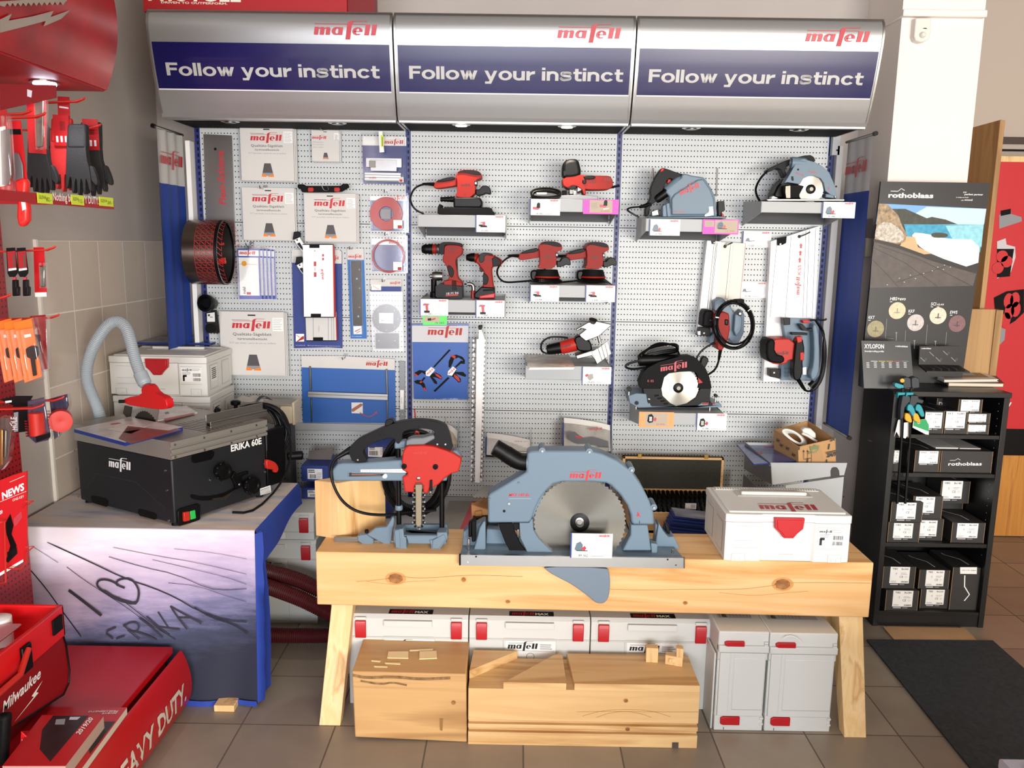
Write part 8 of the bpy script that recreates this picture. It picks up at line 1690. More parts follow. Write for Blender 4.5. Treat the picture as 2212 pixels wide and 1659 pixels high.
for i in range(4):
 q=Z('C6',830+i*45,225+i*6,BT+.004);b=MB();b.lathe([(0,.004),(.003,.004),(.004,.002),(.05,.0018),(.055,.0004)],q,V((.6,-.8,0)),CHROME,10);b.solo('long_screw','loose silver screw beside the books on the bookcase top','screw','loose screws on the bookcase')
t=thing('motion_sensor','white motion sensor on the column below its ledge','motion sensor',Y('C8',1000,365,-.06));yq=-.085
SW=mat('sensor_white','#e2dcd4',.4)
b=MB();b.o('C8','940,152 1075,150 1072,265 1058,330 1025,352 985,360 940,345 928,310',yq,.034,SW);b.flat('C8','998,245 1012,238 1030,238 1040,247',yq-.0006,BLACK);b.part('housing',t,.004)
b=MB();q=Y('C8',998,298,yq);b.ball((q.x,yq+.002,q.z),(.0135,.018,.0125),SW,12);b.part('lens',t)
b=MB();b.wire('C8','975,150 978,135 995,126',-.054,.0015,PALEINK);b.part('cable',t)
t=thing('thermostat','beige thermostat on the side wall beside the pleated banner','thermostat',X('C5',85,675,1.545));p=X('C5',30,535,1.552);q=X('C5',148,675,1.552)
b=MB();b.box((1.524,q.y,q.z),(1.552,p.y,p.z),BEIGE);b.part('housing',t,.004)
b=MB();xs=1.5235
def fw(u0,v0,u1,v1,m):b.add([(xs,p.y+(q.y-p.y)*u0,p.z+(q.z-p.z)*v0),(xs,p.y+(q.y-p.y)*u1,p.z+(q.z-p.z)*v0),(xs,p.y+(q.y-p.y)*u1,p.z+(q.z-p.z)*v1),(xs,p.y+(q.y-p.y)*u0,p.z+(q.z-p.z)*v1)],[(0,1,2,3)],m)
fw(.1,.1,.5,.45,mat('lcd','#9aa08f',.3));fw(.1,.6,.25,.68,SHELFD);fw(.1,.78,.25,.86,SHELFD);b.part('display',t)
b=MB();p=X('C5',72,395,1.55);q=X('C5',165,530,1.55);b.box((1.536,q.y,q.z),(1.540,p.y-.01,p.z),mat('smoked_card','#8d8884',.5));b.solo('grey_card','grey slip of plastic tucked above the thermostat','card')
CR['D6']=(2060,240,2.184);PLYB=wood('board_brown',['#a37d4e','#b18b5a','#8f6b40'],'z',1.2,rings=8)
b=MB();p=Y('D6',221,40,-.0);q=Y('D6',245,45,-.0);b.hexa([(p.x,0,0),(q.x,0,0),(q.x-.02,.32,0),(p.x-.02,.32,0),(p.x,0,p.z),(q.x,0,p.z-.003),(q.x-.02,.32,p.z-.01),(p.x-.02,.32,p.z-.01)],PLYB);b.solo('wooden_board','tall wooden board standing behind the bookcase','board','upright wooden boards',bevel=.002)
b=MB();p2=Y('D6',203,938,-.06);q2=Y('D6',236,942,-.06);b.hexa([(p2.x,-.06,0),(q2.x,-.06,0),(q2.x-.0,-.004,0),(p2.x-.0,-.004,0),(p2.x,-.06,p2.z),(q2.x,-.06,p2.z),(q2.x-.0,-.004,p2.z),(p2.x-.0,-.004,p2.z)],PLYB);b.box((1.9,-.055,0),(p2.x,-.04,p2.z+.002),PLYB);b.solo('wooden_board','shorter wooden board in front of the tall one, behind bookcase','board','upright wooden boards',bevel=.002)
t=thing('tool_cabinet','wooden cabinet with red poster of toolboxes beyond the bookcase','cabinet',(2.6,.8,0));yq=.72
zr1,zr0=Y('D6',290,240,yq).z,Y('D6',290,1500,yq).z;zk=Y('D6',290,1625,yq).z;zw=Y('D6',290,212,yq).z
b=MB();b.box((2.02,yq,.004),(3.6,yq+.5,zk),DOORW);b.box((2.02,yq,zr1),(3.6,yq+.5,zw),PLY);b.box((2.02,yq+.02,zk),(3.6,yq+.5,zr1),DOORW);b.part('body',t,.002)
b=MB();b.box((2.02,yq+.005,zr0),(3.6,yq+.02,zr1),mat('poster_red','#c4252c',.4));b.box((2.02,yq+.005,zk),(3.6,yq+.02,zr0),BLACK);b.part('poster',t)
b=MB();y=yq+.004;PG=mat('print_grey','#8b8d90',.4)
b.flat('D6','215,490 270,460 272,485 320,500 322,520 215,555',y,PG);b.flat('D6','222,470 270,460 270,485 222,495',y-.0003,SOFT);b.flat('D6','205,615 245,600 250,630 290,640 292,690 270,760 245,770 205,790',y-.0006,mat('print_clear','#c9c6c8',.3));b.flat('D6','205,650 285,650 265,780 205,785',y-.0009,SOFT)
for x,yy in((228,685),(208,740),(250,710)):q=Y('D6',x,yy,y);b.disc((q.x,q.z),.03,y-.0016,y-.001,MT['poster_red'],14)
b.flat('D6','190,880 250,850 332,840 332,950 290,990 240,1020 195,940',y-.0012,SOFT)
for x,yy in((258,895),(288,890),(262,945),(292,935),(245,985)):q=Y('D6',x,yy,y);b.disc((q.x,q.z),.025,y-.0022,y-.0016,MT['poster_red'],12,.04)
b.flat('D6','195,1010 245,1030 240,1080 200,1120',y-.0014,PG);b.ptxt('v','D6',(252,1392),(272,1392),18,y,WHITE,.03);b.flat('D6','238,1526 243,1526 243,1532 238,1532',y,WHITE);b.part('print',t)
MB().box((2.05,1.28,Y('D6',290,155,1.28).z),(4.8,1.3,Y('D6',290,122,1.28).z),mat('trim_brown','#4b3f3a',.5)).solo('trim_3','','',kind='structure')
MB().box((2.05,1.27,Y('D6',290,188,1.27).z),(4.8,1.3,Y('D6',290,180,1.27).z),BLACK).solo('trim_4','','',kind='structure')
A=Z('P',1872,1385,0);B2=Z('P',2144,1387,0);D2=Z('P',2093,1659,0);dv=(D2-A)*1.7
b=MB();b.prz([(A.x,A.y),(B2.x,B2.y),(B2.x+dv.x*1.0,B2.y+dv.y),(A.x+dv.x,A.y+dv.y)],.0005,.008,mat('mat_dark','#30363b',.95,bump=1,bscale=500,var=.35,vscale=70));b.solo('door_mat','dark grey carpet mat on the tiles in front of the bookcase','mat')
b=MB();P=[Z('D5',x,y,.004) for x,y in((125,108),(1000,112),(1175,285),(265,270))];P[0].y=P[1].y=-.4;b.prz([(p.x,p.y) for p in P],.0006,.006,mat('board_beige','#c29b72',.5,var=.08,vscale=12));b.solo('floor_board','thin beige board on the floor between bookcase and dark mat','board')
t=thing('display_counter','corner of a light-edged counter with amber top, bottom right of the view','counter',(1.3,-2,0));zc=.62
p=Z('D5',1392,1550,zc);b=MB();b.box((p.x,p.y-.9,zc-.02),(p.x+.9,p.y,zc),mat('counter_edge','#9b9aa6',.3));b.part('rim',t,.004)
b=MB();b.box((p.x+.03,p.y-.87,zc),(p.x+.87,p.y-.03,zc+.003),mat('counter_amber','#e0a648',.4));b.part('top_panel',t)
b=MB();b.box((p.x+.02,p.y-.88,0),(p.x+.88,p.y-.02,zc-.02),SOFT);b.part('body',t)
# == red tool stand at the left
RH=hole_mat('stand_perforated','#9c0f17','YZ',.018,.0032)
t=thing('tool_stand','tall red perforated tool stand with lit header along the wall','display stand',(-1.3,-1.6,0))
b=MB();b.box((-1.52,-2.5,.2),(-1.5,-1.115,2.3),RH);b.part('back_panel',t,.001)
HP=[(-1.1,1.925),(-1.078,1.98),(-1.062,2.05),(-1.06,2.12),(-1.07,2.19),(-1.1,2.27),(-1.15,2.33)]
def hpx(z):
 for(xa,za),(xb,zb) in zip(HP,HP[1:]):
  if za<=z<=zb:return xa+(xb-xa)*(z-za)/(zb-za)
 return HP[0][0] if z<HP[0][1] else HP[-1][0]
HP2=chaikin(HP,2,False)
HR=mat('header_print_red','#a30f18',.3,var=.45,vscale=7)
b=MB();prof=HP2+[(-1.5,2.33),(-1.5,1.925)];n=len(prof)
b.loft([V((x,-2.5,z)) for x,z in prof],[V((x,-1.24,z)) for x,z in prof],HR);b.part('header',t,.001,sharp=50)
b=MB();b.box((-1.49,-2.49,1.921),(-1.105,-1.245,1.925),MREDD);b.part('header_underside',t)
def hp(x,y):
 q=X('A1',x,y,-1.06)
 for _ in range(3):q=X('A1',x,y,hpx(q.z)+.003)
 return q
b=MB();BL=mat('header_blade','#a79b90',.3,.5)
def hpoly(s,m):
 P=[hp(x,y) for x,y in nums(s)];nn=V((0,0,0))
 for i in range(len(P)):nn+=P[i].cross(P[(i+1)%len(P)])
 if nn.x<0:P=P[::-1]
 b.poly(P,m)
hpoly('0,140 85,98 62,148 230,118 385,78 362,122 505,72 440,135 312,190 328,150 180,190 0,235',BL)
zz='0,10 480,-20 480,8 '+' '.join('%d,%d %d,%d'%(470-i*38,12+i,452-i*38,38+i) for i in range(12))+' 0,40'
hpoly(zz,BL);b.part('header_print',t)
q=Z('A1',320,585,1.921);b=MB();b.lathe([(0,.036),(.004,.036),(.005,.03)],(q.x,q.y,1.921),(0,0,-1),CHROME,24);o=b.part('spotlight',t)
b=MB();b.lathe([(0,.028),(.006,.026),(.007,.001)],(q.x,q.y,1.9165),(0,0,-1),emit('led_white','#e9ecff',25),20);b.part('lamp',o);LED=V((q.x,q.y,1.905))
MB().box((-1.5,-2.5,0),(-1.1,-1.1,.2),MREDD).part('base_box',t)
b=MB();b.box((-1.48,-2.5,.2),(-1.075,-1.09,.224),MRED);b.part('base_top',t,.003)
FP_=chaikin([(-1.062,0),(-1.032,.03),(-1.02,.08),(-1.022,.13),(-1.035,.18),(-1.052,.215),(-1.06,.2),(-1.075,.0)],1)
b=MB();b.loft([V((x,-2.5,z)) for x,z in FP_],[V((x,-1.085,z)) for x,z in FP_],mat('stand_front_red','#b3141a',.3));b.part('base_front',t,.002,sharp=50)
b=MB();W_=mat('stand_lettering','#cfc6b8',.5)
def ff(x,y):return X('A4',x,y,-1.016)
p=ff(1372,1392);q2=ff(1606,1068);u=V((0,(q2-p).y,0));L_=abs(u.y);zb=(p.z+q2.z)/2;hh=.062
b.txt('DUTY.',(-1.0165,p.y,zb),UY,UZ,W_,w=L_,h=hh,bold=.03);b.txt('HEAVY',(-1.0165,p.y-L_*1.42,zb),UY,UZ,W_,w=L_*1.3,h=hh,bold=.03)
def fx(z):
 pts=sorted([(zz_,x) for x,zz_ in FP_ if x>-1.058]);
 for(za,xa),(zb_,xb) in zip(pts,pts[1:]):
  if za<=z<=zb_:return xa+(xb-xa)*(z-za)/max(1e-6,zb_-za)
 return-1.02
b.v=[V((fx(v.z)+.002,v.y,v.z)) for v in b.v];b.part('lettering',t,sharp=80)
z0=X('A1',265,1455,-1.1).z;z1=X('A1',265,1385,-1.1).z;y0=X('A1',100,1400,-1.1).y;y1=X('A1',815,1440,-1.1).y
b=MB();b.box((-1.11,-2.3,z0),(-1.1,y1,z1),MREDD);b.box((-1.5,y1-.012,z0+.01),(-1.1,y1,z0+.022),MREDD);b.box((-1.5,-2.2,z0+.01),(-1.1,-2.188,z0+.022),MREDD)
p=X('A1',380,1435,-1.0995);q2=X('A1',708,1450,-1.0995);b.txt('Nothing but HEAVY DUTY.',(-1.0992,p.y,p.z),UY,UZ,WHITE,w=q2.y-p.y,h=.019,bold=.015);b.part('price_rail',t)
for i,(x0_,x1_) in enumerate(((268,380),(512,605),(712,815))):
 a=X('A1',x0_,1392+i*14,-1.097);d=X('A1',x1_,1458+i*10,-1.097);b=MB();b.box((-1.0982,a.y,d.z-.002),(-1.0972,d.y,a.z+.004),YELLOW)
 b.txt('SLEVA',(-1.0968,a.y+.006,a.z-.01),UY,UZ,INK,w=(d.y-a.y)*.45,h=.008,shear=.2);b.txt(('82,-','112,-','269,-')[i],(-1.0968,a.y+(d.y-a.y)*.55,d.z+.004),UY,UZ,INK,w=(d.y-a.y)*.35,h=.009,shear=.2)
 b.solo('sale_note',('neon yellow sale note at the near end of the red price rail','neon yellow sale note in the middle of the red price rail','neon yellow sale note at the far end of the red price rail')[i],'sale note','sale notes on the price rail')
def redhook(c,x,y,yv,label,L=.2):
 q=Y(c,x,y,yv);b=MB()
 for s in(-.006,.006):b.tube([(q.x-L,yv+s,q.z-.012),(q.x-.02,yv+s,q.z-.004),(q.x,yv+s*.4,q.z+.003)],.0025,HEADRED,6)
 b.tube([(q.x,yv-.0025,q.z+.003),(q.x+.004,yv,q.z+.006),(q.x,yv+.0025,q.z+.003)],.0025,HEADRED,6);b.tube([(-1.5,yv,q.z-.014),(q.x-L+.01,yv,q.z-.012)],.0025,HEADRED,6)
 b.solo('peg_hook',label,'hook','red hooks of the tool stand')
redhook('A1',600,718,-1.25,'red hook with loop above the red glove');redhook('A1',712,908,-1.22,'red hook with loop above the black glove');redhook('A1',315,828,-1.5,'red hook with loop, longer of two above the jab saw');redhook('A1',220,806,-1.45,'red hook with loop, shorter of two above the jab saw')
redhook('A2',372,310,-1.4,'red hook carrying the red bit pack');redhook('A2',398,778,-1.35,'red hook above the dark red blister pack');redhook('A2',65,640,-1.55,'short red hook at the stand edge');redhook('A2',290,1398,-1.5,'lower red hook beside the hole saw packs');redhook('A2',430,1345,-1.42,'red hook carrying the red hole saw pack')
GR=mat('glove_red','#b01c1c',.8,bump=.4,bscale=300);GB=mat('glove_black','#121213',.75,bump=.4,bscale=300);PR=mat('pack_red','#9c1519',.4)
def glove(label,x,y,s,yv,cuff,palm,card=True):
 t=thing('work_glove',label,'glove',Y('A1',x,y+540*s,yv),'gloves on the red stand')
 T=lambda q:' '.join('%g,%g'%(x+a*s,y+c*s) for a,c in nums(q))
 b=MB();b.o('A1',T('-70,0 70,0 75,250 100,330 110,420 118,500 100,505 85,430 70,400 72,520 55,525 45,410 30,410 28,535 10,535 5,410 -10,410 -15,515 -33,515 -35,400 -50,390 -62,480 -80,478 -78,350'),yv,.02,palm,1);b.part('hand',t,.006,3)
 b=MB();b.o('A1',T('-72,-10 72,-10 76,180 -76,180'),yv-.002,.024,cuff);b.part('cuff',t,.008,3)
 b=MB();b.o('A1',T('85,330 115,300 150,380 165,440 150,460 130,440 100,400'),yv+.004,.016,palm,1);b.part('thumb',t,.005)
 if card:
  b=MB();b.o('A1',T('-55,-30 60,-25 75,200 -40,200'),yv-.006,.002,PR)
  for i in range(3):
   q=Y('A1',x+(-20+i*32)*s,y+150*s,yv-.0066);b.rect(q.x-.003,q.z-.008,q.x+.003,q.z+.008,yv-.0066,PALEINK)
  q=Y('A1',x+15*s,y+60*s,yv-.0066);b.rect(q.x-.006,q.z-.01,q.x+.008,q.z+.014,yv-.0066,MDARK);b.part('hang_card',t)
 return t
glove('red and black work glove hanging in the middle of the red stand rail',430,850,.98,-1.26,GR,GR)
glove('black work glove hanging at the free end of the red stand rail',640,880,.98,-1.2,GB,GB)
glove('black work glove hanging at the near end, behind the jab saw',265,900,.92,-1.33,GB,GB,False)
glove('black work glove tucked between the red glove and the end glove',545,895,.95,-1.28,GB,GB,False)
def pack(name,label,cat,c,pts,yv,m,clear=None,grp=None,bits=(),loc=(0,0)):
 p=nums(pts);t=thing(name,label,cat,Y(c,sum(q[0] for q in p)/len(p),max(q[1] for q in p),yv),grp)
 b=MB();b.o(c,pts,yv,.003,m);b.part('card',t)
 for nm,s,off,dep,mm,bev in bits:
  b=MB();b.o(c,s,yv-off,dep,mm);b.part(nm,t,bev)
 if clear:
  b=MB();b.o(c,clear,yv-.022,.02,CLEAR);b.part('blister',t,.003)
 return t
t=pack('jab_saw','red-handled jab saw with grey blade on red card','jab saw','A1','0,870 145,860 200,1340 0,1380',-1.62,mat('card_red','#c1141b',.4),None,None,
(('band','0,925 148,925 152,965 0,962',.0006,.0004,BLACK,0),('blade','85,1130 105,1090 130,1100 160,1180 165,1280 120,1310 90,1290',.008,.004,mat('saw_grey','#77777a',.4,.4),.001),('handle','95,1295 165,1270 188,1300 180,1400 195,1500 195,1580 165,1620 130,1625 115,1560 118,1440',.014,.022,mat('handle_red','#e0251f',.4),.006),('handle_print','150,1440 180,1435 188,1500 160,1510',.0146,.0004,PAPER,0)))
t=pack('blade_pack','clear pack of white saw blades beside the red jab saw','blade pack','A1','0,840 30,835 70,1320 0,1340',-1.66,PAPER,'0,820 50,815 90,1360 0,1380',None,(('blade','5,940 60,920 80,1250 50,1330 15,1325',.01,.004,STEEL,0),('header','0,790 45,785 52,900 0,910',.001,.002,PR,0)))
pack('knife_pack','red card with silver knife in blister, above the near black glove','knife pack','A1','188,690 325,680 330,1105 205,1095',-1.36,PR,'235,690 320,688 322,1070 250,1080',None,(('knife','250,700 312,695 305,1050 262,1060',.006,.006,DSTEEL,.002),))
pack('red_pack','small red hanging card just above the red glove','blister pack','A1','412,690 495,695 500,845 415,850',-1.24,PR,None,None,(('print','425,760 490,770 490,780 425,772',.0006,.0004,PALEINK,0),))
pack('red_pack','dark red cards crowded under the lit header of the stand','blister pack','A1','0,600 400,610 402,700 0,790',-1.42,MDARK,None,None,(('print','195,640 230,650 225,700 195,690',.0006,.0004,PALEINK,0),))
for i,(dx,lab) in enumerate(((0,'black socket adaptor on red card, left one of the pair'),(72,'black socket adaptor on red card, right one of the pair'))):
 s=lambda q:' '.join('%g,%g'%(x+dx,y) for x,y in nums(q))
 pack('socket_adaptor',lab,'socket adaptor','A2',s('42,305 100,302 120,460 118,480 100,505 65,505 52,480'),-1.44,BLACK,None,'black socket adaptors',(('card',s('48,330 105,325 112,455 58,462'),.001,.0008,PR,0),('white_foot',s('58,448 112,442 113,456 58,464'),.0014,.0008,PAPER,0),('shaft',s('86,505 104,505 104,530 86,530'),.0,.008,SIGRED,.001),('socket',s('82,525 110,525 112,572 122,575 122,636 84,638 82,575'),.004,.014,BLACK,.003),('bit',s('88,350 100,348 102,440 92,442'),.002,.002,DSTEEL,0)))
pack('bit_pack','narrow red blister with steel bit holder beside the black socket adaptors','blister pack','A2','230,300 300,300 322,640 240,642',-1.38,mat('card_red','#c1141b',.4),'262,400 308,400 310,590 268,592',None,(('bit','272,430 305,428 306,575 275,578',.008,.008,DSTEEL,.002),('foot','240,612 320,610 322,640 242,642',.0006,.0006,PAPER,0)))
OB=(('print','165,905 210,895 215,915 170,925',.0006,.0004,PAPER,0),('chuck','170,1000 210,980 250,985 258,1040 235,1080 180,1060',.012,.012,SOFT,.004),('shank','205,1060 230,1060 245,1185 225,1190',.01,.008,SOFT,.002))
def orange(dx,yv,lab):
 s=lambda q:' '.join('%g,%g'%(x+dx,y) for x,y in nums(q))
 return pack('orange_pack',lab,'blister pack','A2',s('95,820 215,790 290,1190 170,1235'),yv,ORCARD,s('100,870 225,850 285,1215 165,1240'),'orange blister packs',tuple((n_,s(p_),o_,d_,m_,b_) for n_,p_,o_,d_,m_,b_ in OB))
orange(0,-1.5,'orange blister pack with black drill tool, foremost and fully visible');orange(-70,-1.46,'orange blister pack second behind the foremost, partly hidden');orange(-140,-1.42,'orange blister pack cut by the left edge of the view')
pack('red_pack','dark red blister pack behind the orange packs on the stand','blister pack','A2','205,775 310,765 325,1140 285,1150 240,1000',-1.36,PR,'205,780 320,770 330,1150 290,1160',None,(('badge','235,870 255,855 258,900 240,905',.0008,.0006,PAPER,0),('holder','240,900 265,905 280,1080 262,1080',.008,.006,BLACK,.001)))
pack('hole_saw_box','black printed box standing behind the hooks beside the hole saw packs','box','A2','0,1350 110,1325 225,1325 190,1380 185,1570 95,1580 90,1390',-1.45,BLACK,None,None,(('print','35,1360 80,1355 80,1368 38,1375',.0006,.0004,PAPER,0),('side','95,1440 125,1435 125,1570 98,1575',.001,.0008,GREYINK,0)))
b=MB();p=Y('A2',118,1560,-1.452);q=Y('A2',114,1470,-1.452);b.txt('HOLE',p,q-p,(-1,0,0),PAPER,w=(q-p).length,h=.016,bold=.02);b.part('lettering',bpy.data.objects['hole_saw_box'])
def holesaw(lab,c,cx,cy,r,yv,card,hs):
 t=pack('hole_saw_pack',lab,'hole saw pack',c,card,yv,mat('pack_navy','#2b2f4a',.4),card,'hole saw packs');q=Y(c,cx,cy,yv);k=abs(Y(c,cx+100,cy,yv).x-q.x)/100
 b=MB();b.lathe([(0,r*k),(.05,r*k),(.052,r*k*.3),(.05,.002)] if hs else[(-.02,r*k*.8),(.04,r*k*.8),(.042,.002)],(q.x,yv-.005,q.z),V((.55,-1,.05)) if hs else V((0,0,1)),HEADRED,28);b.part('hole_saw',t)
 b=MB()
 for i in range(7):b.box((q.x-r*k*1.2,yv-.012,q.z-r*k+i*r*k*.28),(q.x-r*k*.95,yv-.006,q.z-r*k+i*r*k*.28+r*k*.14),PAPER if hs else MDARK)
 b.part('teeth',t);return t
holesaw('clear pack with bright red hole saw showing its round face','A2',425,1480,72,-1.4,'340,1345 460,1312 470,1390 400,1600 375,1625',True)
t=holesaw('clear pack with dull red upright hole saw beside the bright round one','A2',265,1540,62,-1.46,'190,1360 300,1335 345,1600 330,1630 245,1650 190,1600',False)
b=MB();b.o('A2','245,1605 345,1580 345,1610 250,1645',-1.485,.002,BLACK);b.part('label',t)
pack('drill_bit_pack','clear packs with brass drill bits hanging above the NEWS leaflet','drill bit pack','A3','0,150 60,160 95,210 60,470 0,560',-1.55,mat('pack_dark','#3b302a',.5),'0,140 65,150 100,220 60,490 0,570',None,(('bit','0,240 20,250 22,520 0,530',.008,.006,BRASS,.001),('bit','35,250 48,255 45,460 32,470',.008,.006,STEEL,.001)))
t=thing('leaflet_holder','red NEWS leaflet with drill picture in a red wire holder on the stand','leaflet holder',(-1.35,-1.4,.55));yv=-1.4
b=MB();b.o('A3','0,640 100,600 208,568 212,1265 100,1320 0,1390',yv,.004,mat('card_red','#c1141b',.4));b.part('leaflet',t)
b=MB();y=yv-.0006;p=Y('A3',18,790,y);q=Y('A3',190,712,y);b.txt('NEWS',p,q-p,V((0,0,1)),WHITE,w=(q-p).length,h=.017*1.0+.003,bold=.04);p=Y('A3',98,805,y);q=Y('A3',188,772,y);b.txt('ONE-KEY',p,q-p,UZ,PAPER,w=(q-p).length,h=.007);b.pstroke('A3','0,808 205,725',y,.001,PAPER,0);b.pstroke('A3','75,655 190,605',y,.001,PAPER,0);b.ptxt('20','A3',(0,905),(20,895),26,y,PAPER,.03)
b.flat('A3','105,940 165,880 175,925 130,990 110,1000',y-.0003,SIGRED);b.flat('A3','40,980 80,900 105,990 90,1060 130,1150 60,1280 45,1270 80,1150 50,1060',y-.0006,BLACK);b.flat('A3','55,1200 130,1160 135,1210 60,1285',y-.0009,SOFT);b.flat('A3','0,1360 180,1255 182,1275 0,1385',y-.0009,PAPER);b.part('print',t)
b=MB();b.wire('A3','0,970 35,955 45,1435 0,1440',yv-.03,.0025,HEADRED,0);b.wire('A3','60,1325 165,1330 205,1280 205,1205 265,1155 200,1160',yv-.02,.0022,HEADRED,0);b.wire('A3','180,860 258,800 200,805',yv-.02,.0022,HEADRED,0);b.part('wire_holder',t)
t=thing('bin_panel','dark red bin panel with white script lettering and black edge on the stand base','display bin',(-1.28,-1.7,.225));xp=-1.25
b=MB();P=[X('A4',x,y,xp) for x,y in((0,935),(535,522),(560,600),(590,820),(585,930),(540,1030),(130,1290),(-200,1500),(-200,1080))];P=[V((xp,p.y,max(p.z,.226))) for p in P]
b.prx([(p.y,p.z) for p in P][::-1],xp-.03,xp,mat('bin_red','#84090f',.4));b.part('panel',t,.002)
b=MB();b.tube([p+V((.001,0,0)) for p in P[:7]],.003,BLACK,6);b.part('edge_strip',t)
b=MB();p=X('A4',20,1195,xp+.001);q=X('A4',350,880,xp+.001);b.txt('Milwaukee',(xp+.0012,p.y,p.z),(0,q.y-p.y,(q.z-p.z)),UZ,PAPER,w=(q-p).length,h=.028,shear=.35,bold=.02)
pl=[X('A4',x,y,xp+.0012) for x,y in((120,1270),(290,1050),(270,1045),(365,910),(310,1010),(330,1015))];b.poly(pl if sum((pl[i].y*pl[(i+1)%6].z-pl[(i+1)%6].y*pl[i].z) for i in range(6))>0 else pl[::-1],PAPER);b.part('lettering',t)
zt4=P[1].z
MB().box((-1.49,-2.3,.226),(-1.285,-1.42,zt4-.01),MDARK).part('bin_body',t)
t=thing('open_case','bright red open tool case with black latch on the red bin','tool case',(-1.35,-1.7,zt4));BR=mat('case_bright_red','#d3161a',.35)
z0,zz1=zt4+.002,zt4+.095;ya=-1.405
b=MB();b.box((-1.49,-2.2,z0),(-1.245,ya,z0+.012),BR)
for q in(((-1.25,-2.2,z0),(-1.238,ya,zz1)),((-1.49,-2.2,z0),(-1.478,ya,zz1+.03)),((-1.49,ya-.012,z0),(-1.238,ya,zz1))):b.box(*q,BR)
b.box((-1.36,-2.15,zz1-.02),(-1.3,-1.5,zz1-.012),mat('case_lip','#c98c8f',.3));b.part('shell',t,.004)
b=MB();b.box((-1.238,-1.47,z0+.03),(-1.232,-1.425,zz1-.02),SOFT);b.part('window',t,.001)
b=MB();b.box((-1.238,-1.62,z0-.002),(-1.228,-1.58,z0+.07),BLACK);b.box((-1.238,-1.9,z0-.002),(-1.226,-1.86,z0+.06),BLACK);b.box((-1.238,-1.86,z0-.002),(-1.23,-1.62,z0+.014),BLACK);b.part('latch',t,.003)
b=MB();b.tube([(-1.226,-1.88,z0+.06),(-1.215,-1.8,z0+.02),(-1.215,-1.66,z0+.02),(-1.226,-1.6,z0+.06)],.008,HEADRED,8);b.part('handle',t)
b=MB();q=X('A4',30,430,-1.36);b.lathe([(0,.03),(.075,.03),(.08,.02)],(-1.37,q.y,z0+.013),UZ,PAPER,20);b.solo('paper_roll','white paper roll standing in the open red case','paper roll')
def catalogue(label,cs,z0,th,col,edge,bits):
 P=[Z('A4',x,y,z0+th) for x,y in cs]
 if sum(P[i].x*P[(i+1)%4].y-P[(i+1)%4].x*P[i].y for i in range(4))<0:P=P[::-1]
 t=thing('catalogue',label,'catalogue',(P[0].x,P[0].y,z0),'catalogues on the stand base');dn=V((0,0,-th))
 b=MB();b.add([p+dn for p in P]+[p-V((0,0,.001)) for p in P],[(3,2,1,0),(0,1,5,4),(1,2,6,5),(2,3,7,6),(3,0,4,7)],edge);b.part('pages',t)
 b=MB();b.add([p-V((0,0,.001)) for p in P]+P,[(4,5,6,7),(0,1,5,4),(1,2,6,5),(2,3,7,6),(3,0,4,7)],col);b.part('cover',t)
 b=MB();k=.0004
 for s,m in bits:
  Q=[Z('A4',x,y,z0+th)+V((0,0,k)) for x,y in nums(s)]
  if sum(Q[i].x*Q[(i+1)%len(Q)].y-Q[(i+1)%len(Q)].x*Q[i].y for i in range(len(Q)))<0:Q=Q[::-1]
  b.poly(Q,m);k+=.0004
 return t,b,z0+th+k
PG_=mat('page_edges','#b39a8c',.8);CDK=mat('cover_dark','#231b1d',.35,var=.5,vscale=25)
t,b,zq=catalogue('red catalogue lying rear on the stand base, upside-down title',((440,1140),(1085,1140),(700,1659),(60,1659)),.2245,.02,mat('catalog_red','#b81a20',.35),mat('page_cream','#cdbfae',.8),(('885,1262 985,1262 770,1540 760,1500',CDK),))
p=Z('A4',1015,1165,zq);q=Z('A4',765,1168,zq);b.txt('PRISLUSENSTVI',p,q-p,(0,-1,0),PAPER,w=(q-p).length,h=.008,bold=.02);p=Z('A4',1005,1182,zq);q=Z('A4',880,1184,zq);b.txt('2018/19',p,q-p,(0,-1,0),PAPER,w=(q-p).length,h=.008,bold=.02);b.part('print',t)
t,b,zq=catalogue('thick red catalogue with dark tool photo lying on the rear one',((360,1205),(885,1215),(560,1640),(20,1640)),.2455,.035,mat('catalog_red','#b81a20',.35),PG_,(('455,1212 760,1212 430,1605 340,1500 360,1330',CDK),('480,1245 560,1240 550,1290 470,1290',GREYINK),('600,1225 690,1225 660,1250 590,1250',PALEINK)))
p=Z('A4',680,1375,zq);q=Z('A4',800,1235,zq);b.txt('2019/20',p,q-p,(-1,.5,0),PAPER,w=(q-p).length*1.0,h=.016,bold=.03);b.part('print',t)
t=thing('card_box','red folded leaflet box with black clip in the near corner of stand base','leaflet box',Z('A4',300,1659,.25));yv=-1.62
b=MB();b.o('A4','170,1345 470,1330 475,1345 440,1659 300,1659',yv,.003,mat('card_bright','#cf1a1c',.35));b.o('A4','180,1350 360,1520 340,1659 150,1659',yv-.06,.004,mat('card_bright','#cf1a1c',.35));b.part('card',t,.001)
b=MB();b.o('A4','345,1445 435,1440 430,1480 360,1490',yv-.02,.012,BLACK);b.o('A4','370,1490 420,1485 400,1659 350,1659',yv-.01,.01,SOFT);b.part('clip',t,.002)
b=MB();q=Y('A4',297,1600,yv-.0615)
for k in range(4):a_=k*PI/4;b.stroke([q+V((math.cos(a_)*.014,0,math.sin(a_)*.014)),q-V((math.cos(a_)*.014,0,math.sin(a_)*.014))],.004,mat('snow_print','#8a86c8',.5))
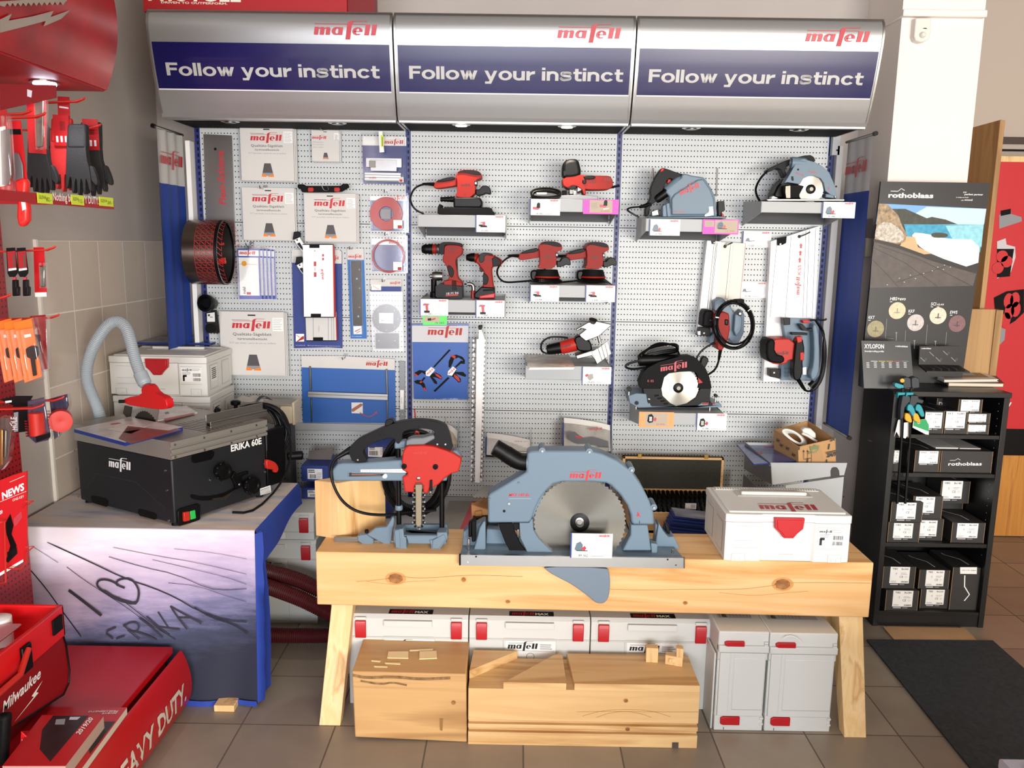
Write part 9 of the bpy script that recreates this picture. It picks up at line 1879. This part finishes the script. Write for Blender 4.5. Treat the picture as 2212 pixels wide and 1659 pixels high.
b.ptxt('Milwaukee','A4',(185,1435),(300,1490),26,yv-.0612,PAPER,.03,.2);b.part('print',t)
b=MB();b.o('A4','-60,1225 60,1220 30,1659 -60,1659',-1.74,.03,SOFT);b.solo('black_bag','black fabric tool bag at the near corner of the red stand base','tool bag',bevel=.01)
sp=bpy.data.lights.new('header_spot','SPOT');sp.energy=7;sp.spot_size=2.2;sp.spot_blend=.6;sp.shadow_soft_size=.03;sp.color=(.95,.96,1)
o=bpy.data.objects.new('header_spot',sp);COL.objects.link(o);o.location=LED
def area(n,loc,rot,sx,sy,power,col='#ffffff',spread=None):
 l=bpy.data.lights.new(n,'AREA');l.shape='RECTANGLE';l.size=sx;l.size_y=sy;l.energy=power;l.color=lin(col)[:3]
 o=bpy.data.objects.new(n,l);COL.objects.link(o);o.location=loc;o.rotation_euler=rot
 if spread:l.spread=math.radians(spread)
 return o
area('daylight_window',(-.2,-6.85,1.35),(PI/2,0,0),2.3,1.4,165,'#f4f7ff')
area('daylight_door',(2.57,-6.85,1.35),(PI/2,0,0),2.5,1.4,250,'#fff8ee')
area('ceiling_fill',(.35,-4.15,3.14),(0,0,0),1.5,.22,10,'#fff8f0')  # unseen overhead light, added as weak fill
for k in range(2):
 l=bpy.data.lights.new('downlight_beam','SPOT');l.energy=11;l.spot_size=1.9;l.spot_blend=.8;l.shadow_soft_size=.025;l.color=lin('#fff1dc')[:3]
 o=bpy.data.objects.new('downlight_beam',l);COL.objects.link(o);o.location=(-.2+.41*k,-.262,1.972);o.rotation_euler=(0,0,0)
w=bpy.data.worlds.new('world');SC.world=w;w.use_nodes=True
w.node_tree.nodes['Background'].inputs[0].default_value=lin('#cfd6de');w.node_tree.nodes['Background'].inputs[1].default_value=.25
vs=SC.view_settings;vs.view_transform='Standard';vs.look='None';vs.gamma=1;vs.exposure=0.38;vs.use_curve_mapping=False
SC.display_settings.display_device='sRGB'
SC.cycles.use_denoising=True;SC.cycles.max_bounces=8;SC.cycles.transparent_max_bounces=12;SC.cycles.sample_clamp_indirect=4
